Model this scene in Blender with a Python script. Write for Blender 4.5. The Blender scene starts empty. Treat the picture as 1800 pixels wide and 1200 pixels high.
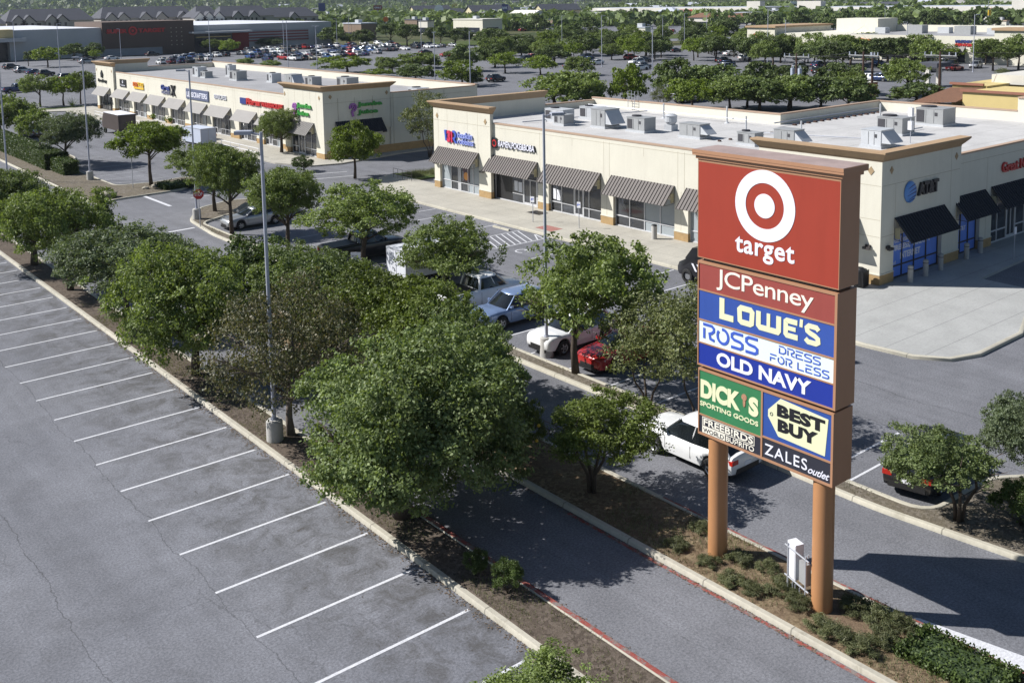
import bpy, bmesh, math, random
import numpy as np
from mathutils import Vector, Matrix
R = math.radians
rnd = random.Random(7)
S = bpy.context.scene
COL = S.collection

# ------------------------------------------------------------------ camera
F, PX, PY = 1794.2, 900.0, 217.03           # lens calibration in photo pixels (1800 wide)
YAW, PITCH, ROLL = 0.6818455, 0.1202468, -0.0170098
CH = 17.03                                  # height of the drone above the car park, metres

def _cam_rows():
    c, s = math.cos, math.sin
    Rp = np.array([[1, 0, 0], [0, c(PITCH), -s(PITCH)], [0, s(PITCH), c(PITCH)]])
    Rr = np.array([[c(ROLL), -s(ROLL), 0], [s(ROLL), c(ROLL), 0], [0, 0, 1]])
    a = np.array([-s(YAW), 0, c(YAW)]); b = np.array([c(YAW), 0, s(YAW)]); u = np.array([0, -1, 0.])
    return Rr @ Rp @ np.stack([b, a, u], 1)  # rows: right, down, forward as (X,Y,Z)
ROWS = _cam_rows()

def ray(x, y):
    return ROWS.T @ np.array([(x - PX) / F, (y - PY) / F, 1.0])
def G(x, y, z=0.0):                          # ground point (X, Y) seen at a photo pixel
    d = ray(x, y); t = (z - CH) / d[2]
    return d[0] * t, d[1] * t
def depth(X, Y, z=0.0):
    return float(ROWS[2] @ np.array([X, Y, z - CH]))
def pix(X, Y, z):
    c = ROWS @ np.array([X, Y, z - CH]); return F * c[0] / c[2] + PX, F * c[1] / c[2] + PY

cd = bpy.data.cameras.new("camera"); cam = bpy.data.objects.new("camera", cd); COL.objects.link(cam)
cd.sensor_width = 36; cd.lens = F / 1800 * 36; cd.shift_x = 0; cd.shift_y = (PY - 600) / 1800
cd.clip_start = 0.5; cd.clip_end = 20000
r_, d_, f_ = ROWS
cam.matrix_world = Matrix(((r_[0], -d_[0], -f_[0], 0), (r_[1], -d_[1], -f_[1], 0), (r_[2], -d_[2], -f_[2], CH), (0, 0, 0, 1)))
S.camera = cam

# ------------------------------------------------------------------ light
SUN_EL, SUN_AZ = 40.6, -43.5                 # azimuth: angle from +Y towards +X
w = bpy.data.worlds.new("World"); S.world = w; w.use_nodes = True
nt = w.node_tree; bg = nt.nodes["Background"]
sky = nt.nodes.new("ShaderNodeTexSky"); sky.sky_type = 'NISHITA'; sky.sun_disc = False
sky.sun_elevation = R(SUN_EL); sky.sun_rotation = R(SUN_AZ); sky.air_density = 1.2; sky.dust_density = 0.6; sky.ozone_density = 3.5
nt.links.new(sky.outputs[0], bg.inputs[0]); bg.inputs[1].default_value = 0.05
sl = bpy.data.lights.new("sun", 'SUN'); sl.energy = 5.0; sl.angle = R(0.5); sl.color = (1.0, 0.965, 0.915)
so = bpy.data.objects.new("sun", sl); COL.objects.link(so)
tosun = Vector((math.sin(R(SUN_AZ)) * math.cos(R(SUN_EL)), math.cos(R(SUN_AZ)) * math.cos(R(SUN_EL)), math.sin(R(SUN_EL))))
so.rotation_euler = tosun.to_track_quat('Z', 'Y').to_euler(); so.location = (0, 0, 60)
S.view_settings.view_transform = 'Standard'; S.view_settings.look = 'None'
S.view_settings.exposure = 0.52; S.view_settings.gamma = 1.0
S.cycles.max_bounces = 6; S.cycles.transparent_max_bounces = 6; S.cycles.use_denoising = True
S.cycles.diffuse_bounces = 2; S.cycles.glossy_bounces = 3; S.cycles.transmission_bounces = 3

# ------------------------------------------------------------------ materials
def new_mat(name):
    m = bpy.data.materials.new(name); m.use_nodes = True
    n = m.node_tree.nodes; return m, n, m.node_tree.links, n["Principled BSDF"]
def node(n, t, **kw):
    x = n.new(t)
    for k, v in kw.items():
        if k.startswith('i_'): x.inputs[k[2:].replace('_', ' ')].default_value = v
        else: setattr(x, k, v)
    return x
def mixc(n, l, fac, a, b, mode='MIX'):
    x = n.new("ShaderNodeMix"); x.data_type = 'RGBA'; x.blend_type = mode
    for s, v in ((0, fac), (6, a), (7, b)):
        if hasattr(v, 'links') or hasattr(v, 'is_linked'): l.new(v, x.inputs[s])
        else: x.inputs[s].default_value = v if s == 0 else (*v[:3], 1)
    return x.outputs[2]
def ramp(n, l, src, stops):
    x = n.new("ShaderNodeValToRGB"); e = x.color_ramp.elements
    e[0].position, e[0].color = stops[0][0], (*([stops[0][1]] * 3 if not hasattr(stops[0][1], '__len__') else stops[0][1]), 1)
    e[1].position, e[1].color = stops[-1][0], (*([stops[-1][1]] * 3 if not hasattr(stops[-1][1], '__len__') else stops[-1][1]), 1)
    for p, c in stops[1:-1]:
        q = e.new(p); q.color = (*([c] * 3 if not hasattr(c, '__len__') else c), 1)
    l.new(src, x.inputs[0]); return x.outputs[0]
def noise(n, l, vec, scale, detail=4, rough=.55, dist=0.0):
    x = node(n, "ShaderNodeTexNoise"); x.inputs['Scale'].default_value = scale; x.inputs['Detail'].default_value = detail
    x.inputs['Roughness'].default_value = rough; x.inputs['Distortion'].default_value = dist
    l.new(vec, x.inputs['Vector']); return x.outputs[0]
def mathn(n, l, op, a, b=None, clamp=False):
    x = n.new("ShaderNodeMath"); x.operation = op; x.use_clamp = clamp
    for i, v in enumerate((a, b)):
        if v is None: continue
        if hasattr(v, 'is_linked'): l.new(v, x.inputs[i])
        else: x.inputs[i].default_value = v
    return x.outputs[0]
_MC = {}
def pm(name, c, rough=.75, var=.12, scale=3.0, bump=0.0, bscale=40, metal=0.0, spec=.5, coat=0.0, grime=0.0, objrand=0.0):
    """plain procedural surface: base colour broken up by two noises"""
    if name in _MC: return _MC[name]
    m, n, l, b = new_mat(name)
    tc = node(n, "ShaderNodeTexCoord").outputs['Object']
    a = noise(n, l, tc, scale, 5, .6); f = noise(n, l, tc, scale * 14, 3, .6)
    s = mathn(n, l, 'ADD', mathn(n, l, 'MULTIPLY', a, .7), mathn(n, l, 'MULTIPLY', f, .3))
    v = ramp(n, l, s, [(.3, 1 - var), (.7, 1 + var * .6)])
    col = mixc(n, l, 1.0, c, v, 'MULTIPLY')
    if grime:
        mp = node(n, "ShaderNodeMapping"); mp.inputs['Scale'].default_value = (1.2, 1.2, .12); l.new(tc, mp.inputs[0])
        g = ramp(n, l, noise(n, l, mp.outputs[0], 2.2, 5, .7), [(.45, 0), (.8, grime)])
        col = mixc(n, l, g, col, (c[0] * .35, c[1] * .33, c[2] * .32))
    if objrand:
        oi = node(n, "ShaderNodeObjectInfo").outputs['Random']
        col = mixc(n, l, 1.0, col, ramp(n, l, oi, [(0, 1 - objrand), (1, 1 + objrand)]), 'MULTIPLY')
    l.new(col, b.inputs['Base Color'])
    b.inputs['Roughness'].default_value = rough; b.inputs['Metallic'].default_value = metal
    b.inputs['Specular IOR Level'].default_value = spec; b.inputs['Coat Weight'].default_value = coat
    if bump:
        bn = node(n, "ShaderNodeBump"); bn.inputs['Strength'].default_value = bump; bn.inputs['Distance'].default_value = .02
        l.new(noise(n, l, tc, bscale, 4, .6), bn.inputs['Height']); l.new(bn.outputs[0], b.inputs['Normal'])
    _MC[name] = m; return m

def asphalt(name, c1, c2, cracks=(), stain=.5, band=False):
    m, n, l, b = new_mat(name)
    tc = node(n, "ShaderNodeTexCoord").outputs['Object']
    big = noise(n, l, tc, .09, 5, .6); mid = noise(n, l, tc, .7, 6, .65); fine = noise(n, l, tc, 14, 3, .7)
    col = mixc(n, l, ramp(n, l, big, [(.35, 0), (.65, 1)]), c1, c2)
    col = mixc(n, l, 1, col, ramp(n, l, mid, [(.32, .88), (.68, 1.09)]), 'MULTIPLY')
    col = mixc(n, l, 1, col, ramp(n, l, fine, [(.36, .74), (.64, 1.24)]), 'MULTIPLY')
    # tyre-polished streaks running with the aisles
    mp = node(n, "ShaderNodeMapping"); mp.inputs['Scale'].default_value = (.9, .045, 1); l.new(tc, mp.inputs[0])
    col = mixc(n, l, 1, col, ramp(n, l, noise(n, l, mp.outputs[0], 1, 4, .6), [(.36, .90), (.64, 1.07)]), 'MULTIPLY')
    st = ramp(n, l, noise(n, l, tc, .45, 6, .72, .4), [(.58, 0), (.74, stain)])
    col = mixc(n, l, st, col, (c1[0] * .42, c1[1] * .41, c1[2] * .38))
    st2 = ramp(n, l, noise(n, l, tc, 2.1, 4, .6, .6), [(.68, 0), (.76, stain * .8)])
    col = mixc(n, l, st2, col, (c1[0] * .35, c1[1] * .32, c1[2] * .28))
    col = mixc(n, l, 1, col, ramp(n, l, noise(n, l, tc, 45, 2, .8), [(.3, .72), (.7, 1.28)]), 'MULTIPLY')
    if band:                                  # oil, tyre and leaf stains in the bays next to the kerb
        sb = node(n, "ShaderNodeSeparateXYZ"); l.new(tc, sb.inputs[0])
        bw_ = ramp(n, l, mathn(n, l, 'DIVIDE', mathn(n, l, 'SUBTRACT', sb.outputs[0], 10.0), 6.1), [(.1, .15), (.6, .8), (.93, 1)])
        s3 = ramp(n, l, noise(n, l, tc, .95, 7, .75, .7), [(.44, 0), (.63, .72)])
        col = mixc(n, l, mathn(n, l, 'MULTIPLY', s3, bw_), col, (.055, .052, .048))
        s4 = ramp(n, l, noise(n, l, tc, 3.4, 3, .6, .8), [(.66, 0), (.72, .8)])
        col = mixc(n, l, mathn(n, l, 'MULTIPLY', s4, bw_), col, (.045, .038, .030))
    # cracks: warped voronoi edges, only here and there
    wn = node(n, "ShaderNodeTexNoise"); wn.inputs['Scale'].default_value = 1.3; wn.inputs['Detail'].default_value = 5; l.new(tc, wn.inputs['Vector'])
    va = node(n, "ShaderNodeVectorMath", operation='SCALE'); va.inputs['Scale'].default_value = 1.1; l.new(wn.outputs['Color'], va.inputs[0])
    vb = node(n, "ShaderNodeVectorMath", operation='ADD'); l.new(tc, vb.inputs[0]); l.new(va.outputs[0], vb.inputs[1])
    vo = node(n, "ShaderNodeTexVoronoi", feature='DISTANCE_TO_EDGE'); vo.inputs['Scale'].default_value = .17; l.new(vb.outputs[0], vo.inputs['Vector'])
    cr = ramp(n, l, vo.outputs['Distance'], [(.0, 1), (.0045, 0)])
    gate = ramp(n, l, noise(n, l, tc, .13, 3, .5), [(.48, 0), (.60, .42)])
    crk = mathn(n, l, 'MULTIPLY', cr, gate)
    sx = node(n, "ShaderNodeSeparateXYZ"); l.new(tc, sx.inputs[0])
    wob = mathn(n, l, 'ADD', mathn(n, l, 'MULTIPLY', mathn(n, l, 'SUBTRACT', noise(n, l, tc, .3, 3, .6), .5), .8),
                mathn(n, l, 'MULTIPLY', mathn(n, l, 'SUBTRACT', noise(n, l, tc, 2.6, 4, .7), .5), .26))
    xw = mathn(n, l, 'ADD', sx.outputs[0], wob)
    for x0, wd, st_ in cracks:
        dd = mathn(n, l, 'ABSOLUTE', mathn(n, l, 'SUBTRACT', xw, x0))
        q = mathn(n, l, 'MULTIPLY', ramp(n, l, mathn(n, l, 'DIVIDE', dd, wd), [(.25, 1), (1, 0)]), st_)
        crk = mathn(n, l, 'MAXIMUM', crk, q)
    col = mixc(n, l, crk, col, (.035, .034, .036))
    l.new(col, b.inputs['Base Color']); b.inputs['Roughness'].default_value = .9; b.inputs['Specular IOR Level'].default_value = .25
    bn = node(n, "ShaderNodeBump"); bn.inputs['Strength'].default_value = .35; bn.inputs['Distance'].default_value = .01
    l.new(noise(n, l, tc, 40, 3, .7), bn.inputs['Height']); l.new(bn.outputs[0], b.inputs['Normal'])
    return m

def concrete(name, c, joint=1.5, jx=None, jy=None, stain=.35, jw=.012):
    m, n, l, b = new_mat(name)
    tc = node(n, "ShaderNodeTexCoord").outputs['Object']
    a = noise(n, l, tc, .35, 6, .65); f = noise(n, l, tc, 7, 4, .7)
    col = mixc(n, l, 1, c, ramp(n, l, a, [(.3, .84), (.7, 1.1)]), 'MULTIPLY')
    col = mixc(n, l, 1, col, ramp(n, l, f, [(.25, .86), (.75, 1.1)]), 'MULTIPLY')
    st = ramp(n, l, noise(n, l, tc, 1.6, 6, .75, .5), [(.56, 0), (.74, stain)])
    col = mixc(n, l, st, col, (c[0] * .4, c[1] * .38, c[2] * .33))
    sx = node(n, "ShaderNodeSeparateXYZ"); l.new(tc, sx.inputs[0])
    for ax, sp in ((0, jx), (1, jy)):
        if not sp: continue
        fr = mathn(n, l, 'FRACT', mathn(n, l, 'DIVIDE', sx.outputs[ax], sp))
        j = mathn(n, l, 'LESS_THAN', fr, jw * 2 / sp)
        col = mixc(n, l, mathn(n, l, 'MULTIPLY', j, .75), col, (c[0] * .3, c[1] * .3, c[2] * .3))
    l.new(col, b.inputs['Base Color']); b.inputs['Roughness'].default_value = .85
    bn = node(n, "ShaderNodeBump"); bn.inputs['Strength'].default_value = .3; bn.inputs['Distance'].default_value = .01
    l.new(noise(n, l, tc, 30, 3, .7), bn.inputs['Height']); l.new(bn.outputs[0], b.inputs['Normal'])
    return m

def mulch(name, c1, c2, c3, scale=9):
    m, n, l, b = new_mat(name)
    tc = node(n, "ShaderNodeTexCoord").outputs['Object']
    v = node(n, "ShaderNodeTexVoronoi"); v.inputs['Scale'].default_value = scale; l.new(tc, v.inputs['Vector'])
    v2 = node(n, "ShaderNodeSeparateColor"); l.new(v.outputs['Color'], v2.inputs[0])
    col = mixc(n, l, ramp(n, l, v2.outputs[0], [(.2, 0), (.9, 1)]), c1, c2)
    col = mixc(n, l, ramp(n, l, noise(n, l, tc, .8, 6, .7), [(.42, 0), (.62, .85)]), col, c3)
    col = mixc(n, l, 1, col, ramp(n, l, noise(n, l, tc, 22, 3, .8), [(.25, .6), (.75, 1.35)]), 'MULTIPLY')
    l.new(col, b.inputs['Base Color']); b.inputs['Roughness'].default_value = .95; b.inputs['Specular IOR Level'].default_value = .1
    bn = node(n, "ShaderNodeBump"); bn.inputs['Strength'].default_value = .8; bn.inputs['Distance'].default_value = .04
    l.new(noise(n, l, tc, 14, 4, .8), bn.inputs['Height']); l.new(bn.outputs[0], b.inputs['Normal'])
    return m

def leaf_mat(name, c, c2, trans=.3, objrand=.18, rough=.52, yellow=0.0):
    m, n, l, b = new_mat(name)
    gi = node(n, "ShaderNodeNewGeometry").outputs['Random Per Island']
    oi = node(n, "ShaderNodeObjectInfo").outputs['Random']
    col = mixc(n, l, gi, c, c2)
    tc = node(n, "ShaderNodeTexCoord").outputs['Object']
    col = mixc(n, l, 1, col, ramp(n, l, noise(n, l, tc, .9, 3, .6), [(.3, .72), (.7, 1.28)]), 'MULTIPLY')
    col = mixc(n, l, 1, col, ramp(n, l, oi, [(0, 1 - objrand), (1, 1 + objrand)]), 'MULTIPLY')
    l.new(col, b.inputs['Base Color']); b.inputs['Roughness'].default_value = rough; b.inputs['Specular IOR Level'].default_value = .3
    tr = n.new("ShaderNodeBsdfTranslucent"); l.new(mixc(n, l, 1, col, (1.25, 1.3, .5), 'MULTIPLY'), tr.inputs[0])
    ms = n.new("ShaderNodeMixShader"); ms.inputs[0].default_value = trans
    l.new(b.outputs[0], ms.inputs[1]); l.new(tr.outputs[0], ms.inputs[2]); l.new(ms.outputs[0], n["Material Output"].inputs[0])
    return m

def worn_paint(name, c, under, lo=.46, hi=.56, sc=3.2):
    m, n, l, b = new_mat(name); tc = node(n, "ShaderNodeTexCoord").outputs['Object']
    k = ramp(n, l, noise(n, l, tc, sc, 7, .78), [(lo, 0), (hi, 1)]); col = mixc(n, l, k, c, under)
    l.new(mixc(n, l, 1, col, ramp(n, l, noise(n, l, tc, 18, 3, .7), [(.3, .75), (.7, 1.15)]), 'MULTIPLY'), b.inputs['Base Color']); b.inputs['Roughness'].default_value = .88; return m
M = {}
CR = (.665, .64, .55)
M['stucco'] = pm('stucco_cream', CR, .85, .06, .5, .25, 60, grime=.10)
M['stucco_side'] = M['stucco']
M['joint'] = pm('stucco_joint', (.40, .36, .27), .9, .1, 1)
M['brick'] = pm('split_face_tan', (.40, .27, .13), .9, .25, 2.5, .5, 25)
M['cap'] = pm('parapet_cap_tan', (.42, .30, .22), .7, .08, 1)
M['cornice'] = pm('cornice_tan', (.40, .275, .165), .75, .1, .6, .1, 30, grime=.15)
M['diamond'] = pm('diamond_tan', (.36, .26, .15), .8)
M['awn'] = pm('awning_brown_metal', (.080, .066, .063), .55, .12, 1.5, metal=.0, spec=.4)
M['awn_dark'] = pm('awning_navy_black', (.016, .017, .026), .6, .12, 1.2)
M['awn_grey'] = pm('awning_grey_metal', (.20, .19, .185), .6, .1, 1.2)
M['awn_soffit'] = pm('awning_cream_return', (.42, .38, .25), .85)
M['frame_white'] = pm('storefront_aluminium', (.62, .63, .66), .4, .05, 3, metal=.2)
M['frame_dark'] = pm('storefront_bronze', (.05, .045, .045), .5, .1)
M['hvac'] = pm('hvac_painted_steel', (.33, .34, .35), .55, .12, 2, metal=.1)
M['hvac_light'] = pm('hvac_light_steel', (.50, .52, .55), .5, .1, 2, metal=.1)
M['hvac_dark'] = pm('hvac_coil', (.05, .05, .06), .7, .3, 8)
M['galv'] = pm('galvanised_steel', (.46, .48, .53), .45, .1, 2, metal=.35)
M['pole'] = pm('pole_painted_grey', (.42, .44, .52), .45, .08, 1, metal=.1)
M['conc_base'] = pm('cast_concrete', (.46, .45, .43), .9, .2, 1.2, .4, 30, grime=.3)
M['bark'] = pm('bark', (.085, .065, .05), .95, .4, 6, .8, 18)
M['bark_pale'] = pm('bark_pale', (.17, .14, .12), .95, .35, 6, .8, 18)
M['black'] = pm('black_plastic', (.018, .018, .02), .5, .2, 4)
M['rubber'] = pm('tyre_rubber', (.02, .02, .021), .85, .3, 8)
M['rim'] = pm('alloy_rim', (.45, .46, .48), .3, .05, 4, metal=.8)
M['white_paint'] = pm('white_sign_paint', (.82, .83, .88), .5, .03)
M['line'] = worn_paint('road_line_white', (.60, .61, .65), (.30, .31, .34), .56, .72, 5)
M['line_worn'] = pm('road_line_worn', (.40, .41, .43), .85, .45, 4)
M['redpaint'] = worn_paint('red_kerb_paint', (.27, .060, .048), (.20, .17, .16))
M['sign_brown'] = pm('sign_cabinet_brown', (.40, .215, .125), .45, .06, .6, grime=.06)
M['sign_cap'] = pm('sign_cap_weathered', (.34, .26, .245), .75, .28, 1.2, .1, 20)
M['sign_post'] = pm('sign_post_brown', (.43, .215, .10), .4, .07, .5, grime=.12)
M['target_red'] = pm('sign_red', (.33, .046, .027), .4, .05, .7, grime=.14)
M['jcp_red'] = pm('sign_faded_red', (.30, .062, .052), .5, .08, .6, grime=.14)
M['blue1'] = pm('sign_blue', (.035, .085, .36), .45, .10, .8, grime=.14)
M['blue2'] = pm('sign_navy_blue', (.014, .035, .30), .45, .06, .8)
M['blue3'] = pm('sign_royal_blue', (.03, .08, .33), .45, .12, 1.0, grime=.14)
M['sgreen'] = pm('sign_green', (.04, .20, .085), .45, .12, 1.2, grime=.14)
M['sblack'] = pm('sign_black', (.028, .03, .045), .45, .1, 1)
M['swhite'] = pm('sign_face_white', (.70, .80, .80), .5, .03, 1)
M['ltr_white'] = pm('lettering_white', (.80, .81, .92), .5, .02)
M['ltr_warm'] = pm('lettering_warm_white', (.83, .80, .70), .5, .02)
M['ltr_cream'] = pm('lettering_cream', (.74, .76, .50), .5, .03)
M['ltr_blue'] = pm('lettering_blue', (.05, .11, .52), .5, .05)
M['ltr_dark'] = pm('lettering_black', (.015, .015, .02), .4, .1)
M['ltr_red'] = pm('lettering_red', (.50, .03, .03), .4, .05)
M['ltr_navy'] = pm('lettering_navy', (.03, .05, .22), .4, .05)
M['ltr_green'] = pm('lettering_green', (.05, .30, .06), .4, .05)
M['yellow'] = pm('sign_yellow', (.75, .48, .04), .5, .08)
M['orange'] = pm('orange_paint', (.65, .17, .03), .5, .1)
M['glassb'] = pm('glass_blue_film', (.15, .29, .86), .35, .12, 1.5, spec=.4)
M['deskgrey'] = pm('window_grey_blind', (.33, .37, .40), .25, .12, .8)
M['poster'] = pm('poster_paper', (.7, .72, .78), .6, .1, 3)
M['tile'] = pm('terracotta_tiles', (.17, .085, .05), .85, .4, 4, .8, 10)
M['yellow_stucco'] = pm('stucco_yellow', (.58, .46, .20), .85, .07, .7)
M['apt_wall'] = pm('apartment_stucco', (.42, .39, .36), .85, .08, .3)
M['apt_roof'] = pm('apartment_shingles', (.075, .08, .10), .9, .15, .6)
M['tgt_grey'] = pm('store_grey_block', (.46, .47, .49), .85, .06, .2)
M['tgt_brown'] = pm('store_brown_block', (.115, .082, .066), .85, .1, .3)
M['tgt_red'] = pm('store_red', (.20, .012, .012), .6, .05)
M['tgt_dark'] = pm('store_dark_glass', (.03, .035, .05), .2, .2, .5)
M['wood'] = pm('creosote_pole', (.07, .04, .032), .9, .3, 2, .4, 20)
M['porcelain'] = pm('grey_porcelain', (.45, .50, .60), .3, .1)
M['box_white'] = pm('utility_box_white', (.70, .71, .76), .45, .06, 2, grime=.1)
M['pole_red'] = pm('red_pole', (.30, .03, .03), .5, .1)
M['far_white'] = pm('far_white_wall', (.62, .60, .55), .8, .12, .1)
M['far_roof'] = pm('far_metal_roof', (.45, .48, .55), .5, .1, .1)
M['brown_wall'] = pm('far_brown_wall', (.22, .16, .12), .85, .15, .2)
M['grey_wall'] = pm('far_grey_wall', (.30, .29, .29), .85, .12, .2)

def glass(name, c=(.02, .026, .032), rough=.08, var=.5):
    m, n, l, b = new_mat(name)
    tc = node(n, "ShaderNodeTexCoord").outputs['Object']
    col = mixc(n, l, 1, c, ramp(n, l, noise(n, l, tc, .8, 3, .6), [(.3, 1 - var), (.7, 1 + var)]), 'MULTIPLY')
    l.new(col, b.inputs['Base Color']); b.inputs['Roughness'].default_value = rough
    b.inputs['Specular IOR Level'].default_value = .8
    return m
M['glass'] = glass('window_glass', (.035, .04, .05))
M['carglass'] = glass('car_glass', (.012, .015, .018), .05)

def striped(name, c1, c2, axis, period, duty):
    m, n, l, b = new_mat(name)
    tc = node(n, "ShaderNodeTexCoord").outputs['Object']
    sx = node(n, "ShaderNodeSeparateXYZ"); l.new(tc, sx.inputs[0])
    src = sx.outputs[axis] if axis < 3 else mathn(n, l, 'ADD', sx.outputs[1], sx.outputs[2])
    k = mathn(n, l, 'LESS_THAN', mathn(n, l, 'FRACT', mathn(n, l, 'DIVIDE', src, period)), duty)
    l.new(mixc(n, l, k, c1, c2), b.inputs['Base Color']); b.inputs['Roughness'].default_value = .6
    return m

# ------------------------------------------------------------------ mesh building
class MB:
    def __init__(s): s.v = []; s.f = []; s.m = []
    def add(s, vs, fs, mi=0):
        o = len(s.v); s.v += [tuple(map(float, p)) for p in vs]; s.f += [tuple(i + o for i in f) for f in fs]; s.m += [mi] * len(fs); return s
    def box(s, x0, x1, y0, y1, z0, z1, mi=0):
        if x0 > x1: x0, x1 = x1, x0
        if y0 > y1: y0, y1 = y1, y0
        v = [(x, y, z) for z in (z0, z1) for x, y in ((x0, y0), (x1, y0), (x1, y1), (x0, y1))]
        return s.add(v, [(3, 2, 1, 0), (4, 5, 6, 7), (0, 1, 5, 4), (1, 2, 6, 5), (2, 3, 7, 6), (3, 0, 4, 7)], mi)
    def rings(s, rs, cap=True, mi=0, closed=True):
        k = len(rs[0]); v = [p for r in rs for p in r]; fs = []
        for i in range(len(rs) - 1):
            for j in range(k if closed else k - 1):
                a, b = i * k + j, i * k + (j + 1) % k
                fs.append((a, b, b + k, a + k))
        if cap: fs += [tuple(range(k - 1, -1, -1)), tuple(range((len(rs) - 1) * k, len(rs) * k))]
        return s.add(v, fs, mi)
    def poly(s, pts, z0, z1, mi=0):           # vertical prism from a plan outline
        return s.rings([[(x, y, z0) for x, y in pts], [(x, y, z1) for x, y in pts]], True, mi)
    def tube(s, pts, rad, k=8, mi=0):
        pts = [Vector(p) for p in pts]
        if not hasattr(rad, '__len__'): rad = [rad] * len(pts)
        rs = []; ref = Vector((0, 0, 1))
        for i, p in enumerate(pts):
            t = (pts[min(i + 1, len(pts) - 1)] - pts[max(i - 1, 0)]).normalized()
            a = t.cross(ref if abs(t.z) < .9 else Vector((1, 0, 0))).normalized(); b = t.cross(a).normalized()
            if i and (a.dot(pa) < 0): a = -a; b = -b
            pa = a
            rs.append([p + (a * math.cos(q) + b * math.sin(q)) * rad[i] for q in [2 * math.pi * j / k for j in range(k)]])
        return s.rings(rs, True, mi)
    def cyl(s, x, y, z0, z1, r, r2=None, k=16, mi=0):
        r2 = r if r2 is None else r2
        return s.rings([[(x + rr * math.cos(q), y + rr * math.sin(q), z) for q in [2 * math.pi * j / k for j in range(k)]] for rr, z in ((r, z0), (r2, z1))], True, mi)
    def quad(s, a, b, c, d, mi=0): return s.add([a, b, c, d], [(0, 1, 2, 3)], mi)
    def mesh(s, name, mats, smooth=False, recalc=True, off=(0, 0, 0)):
        me = bpy.data.meshes.new(name)
        v = [(p[0] - off[0], p[1] - off[1], p[2] - off[2]) for p in s.v]
        me.from_pydata(v, [], s.f)
        for mt in (mats if isinstance(mats, (list, tuple)) else [mats]): me.materials.append(mt)
        me.polygons.foreach_set('material_index', s.m)
        if recalc:
            bm = bmesh.new(); bm.from_mesh(me); bmesh.ops.recalc_face_normals(bm, faces=bm.faces); bm.to_mesh(me); bm.free()
        if smooth is True: me.polygons.foreach_set('use_smooth', [True] * len(me.polygons))
        elif smooth: me.shade_smooth() if False else me.polygons.foreach_set('use_smooth', [True] * len(me.polygons)); 
        if smooth and smooth is not True:
            try: me.set_sharp_from_angle(angle=R(smooth))
            except Exception: pass
        me.update(); return me
    def build(s, name, mats, parent=None, smooth=False, world=True):
        off = (0, 0, 0)
        if parent is not None and world: off = wloc(parent)
        o = bpy.data.objects.new(name, s.mesh(name, mats, smooth, off=off)); COL.objects.link(o)
        if parent is not None: o.parent = parent
        return o
def wloc(o):
    x = y = z = 0.0
    while o is not None: x += o.location.x; y += o.location.y; z += o.location.z; o = o.parent
    return (x, y, z)
def tag(o, label=None, cat=None, group=None, kind=None):
    if label: o['label'] = label
    if cat: o['category'] = cat
    if group: o['group'] = group
    if kind: o['kind'] = kind
    return o
def thing(name, label, cat, loc=(0, 0, 0), rz=0.0, group=None):
    o = bpy.data.objects.new(name, None); COL.objects.link(o); o.location = loc; o.rotation_euler = (0, 0, rz)
    o.empty_display_size = .3
    return tag(o, label, cat, group)
def link_mesh(name, me, parent=None, loc=(0, 0, 0), rz=0, sc=(1, 1, 1)):
    o = bpy.data.objects.new(name, me); COL.objects.link(o); o.parent = parent
    o.location = loc; o.rotation_euler = (0, 0, rz); o.scale = sc; return o
def copy_tree(o, parent=None):
    c = o.copy(); COL.objects.link(c); c.parent = parent
    for ch in list(o.children): copy_tree(ch, c)
    return c

class Frame:                                  # a facade plane: s to the right, z up, d outward
    def __init__(s, o, r, n): s.o = Vector(o); s.r = Vector(r); s.n = Vector(n)
    def p(s, a, z, d=0.0): return tuple(s.o + s.r * a + Vector((0, 0, z)) + s.n * d)
    def box(s, mb, a0, a1, z0, z1, d0, d1, mi=0):
        v = [s.p(a, z, d) for z in (z0, z1) for a, d in ((a0, d0), (a1, d0), (a1, d1), (a0, d1))]
        mb.add(v, [(3, 2, 1, 0), (4, 5, 6, 7), (0, 1, 5, 4), (1, 2, 6, 5), (2, 3, 7, 6), (3, 0, 4, 7)], mi)
    def prism(s, mb, pts, d0, d1, mi=0):
        mb.rings([[s.p(a, z, d0) for a, z in pts], [s.p(a, z, d1) for a, z in pts]], True, mi)

def text_polys(body, offset=0.0, shear=0.0, space=1.0, ext=.5):
    cu = bpy.data.curves.new("t", 'FONT'); cu.body = body; cu.offset = offset; cu.shear = shear; cu.space_character = space
    cu.extrude = ext; cu.resolution_u = 4; cu.fill_mode = 'BOTH'; cu.space_line = .95
    ob = bpy.data.objects.new("t", cu); COL.objects.link(ob)
    bpy.context.view_layer.update()
    ev = ob.evaluated_get(bpy.context.evaluated_depsgraph_get()); me = bpy.data.meshes.new_from_object(ev)
    vs = [tuple(v.co) for v in me.vertices]; fs = [tuple(p.vertices) for p in me.polygons]
    bpy.data.objects.remove(ob); bpy.data.curves.remove(cu); bpy.data.meshes.remove(me)
    return vs, fs
def text_into(mb, fr, body, s0, s1, z0, z1, d0, d1, offset=0.0, shear=0.0, space=1.0, mi=0, wave=None):
    vs, fs = text_polys(body, offset, shear, space)
    xs = [v[0] for v in vs]; ys = [v[1] for v in vs]
    x0, x1, y0, y1 = min(xs), max(xs), min(ys), max(ys)
    out = []
    for x, y, z in vs:
        t = (x - x0) / (x1 - x0); a = s0 + t * (s1 - s0)
        zz = z0 + (y - y0) / (y1 - y0) * (z1 - z0)
        if wave: zz += wave(t)
        out.append(fr.p(a, zz, d1 if z > 0 else d0))
    mb.add(out, fs, mi)
def lettering(name, fr, body, box, mat, parent, d=(.0, .06), **kw):
    mb = MB(); text_into(mb, fr, body, *box, d[0], d[1], **kw); return mb.build(name, mat, parent)
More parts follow.
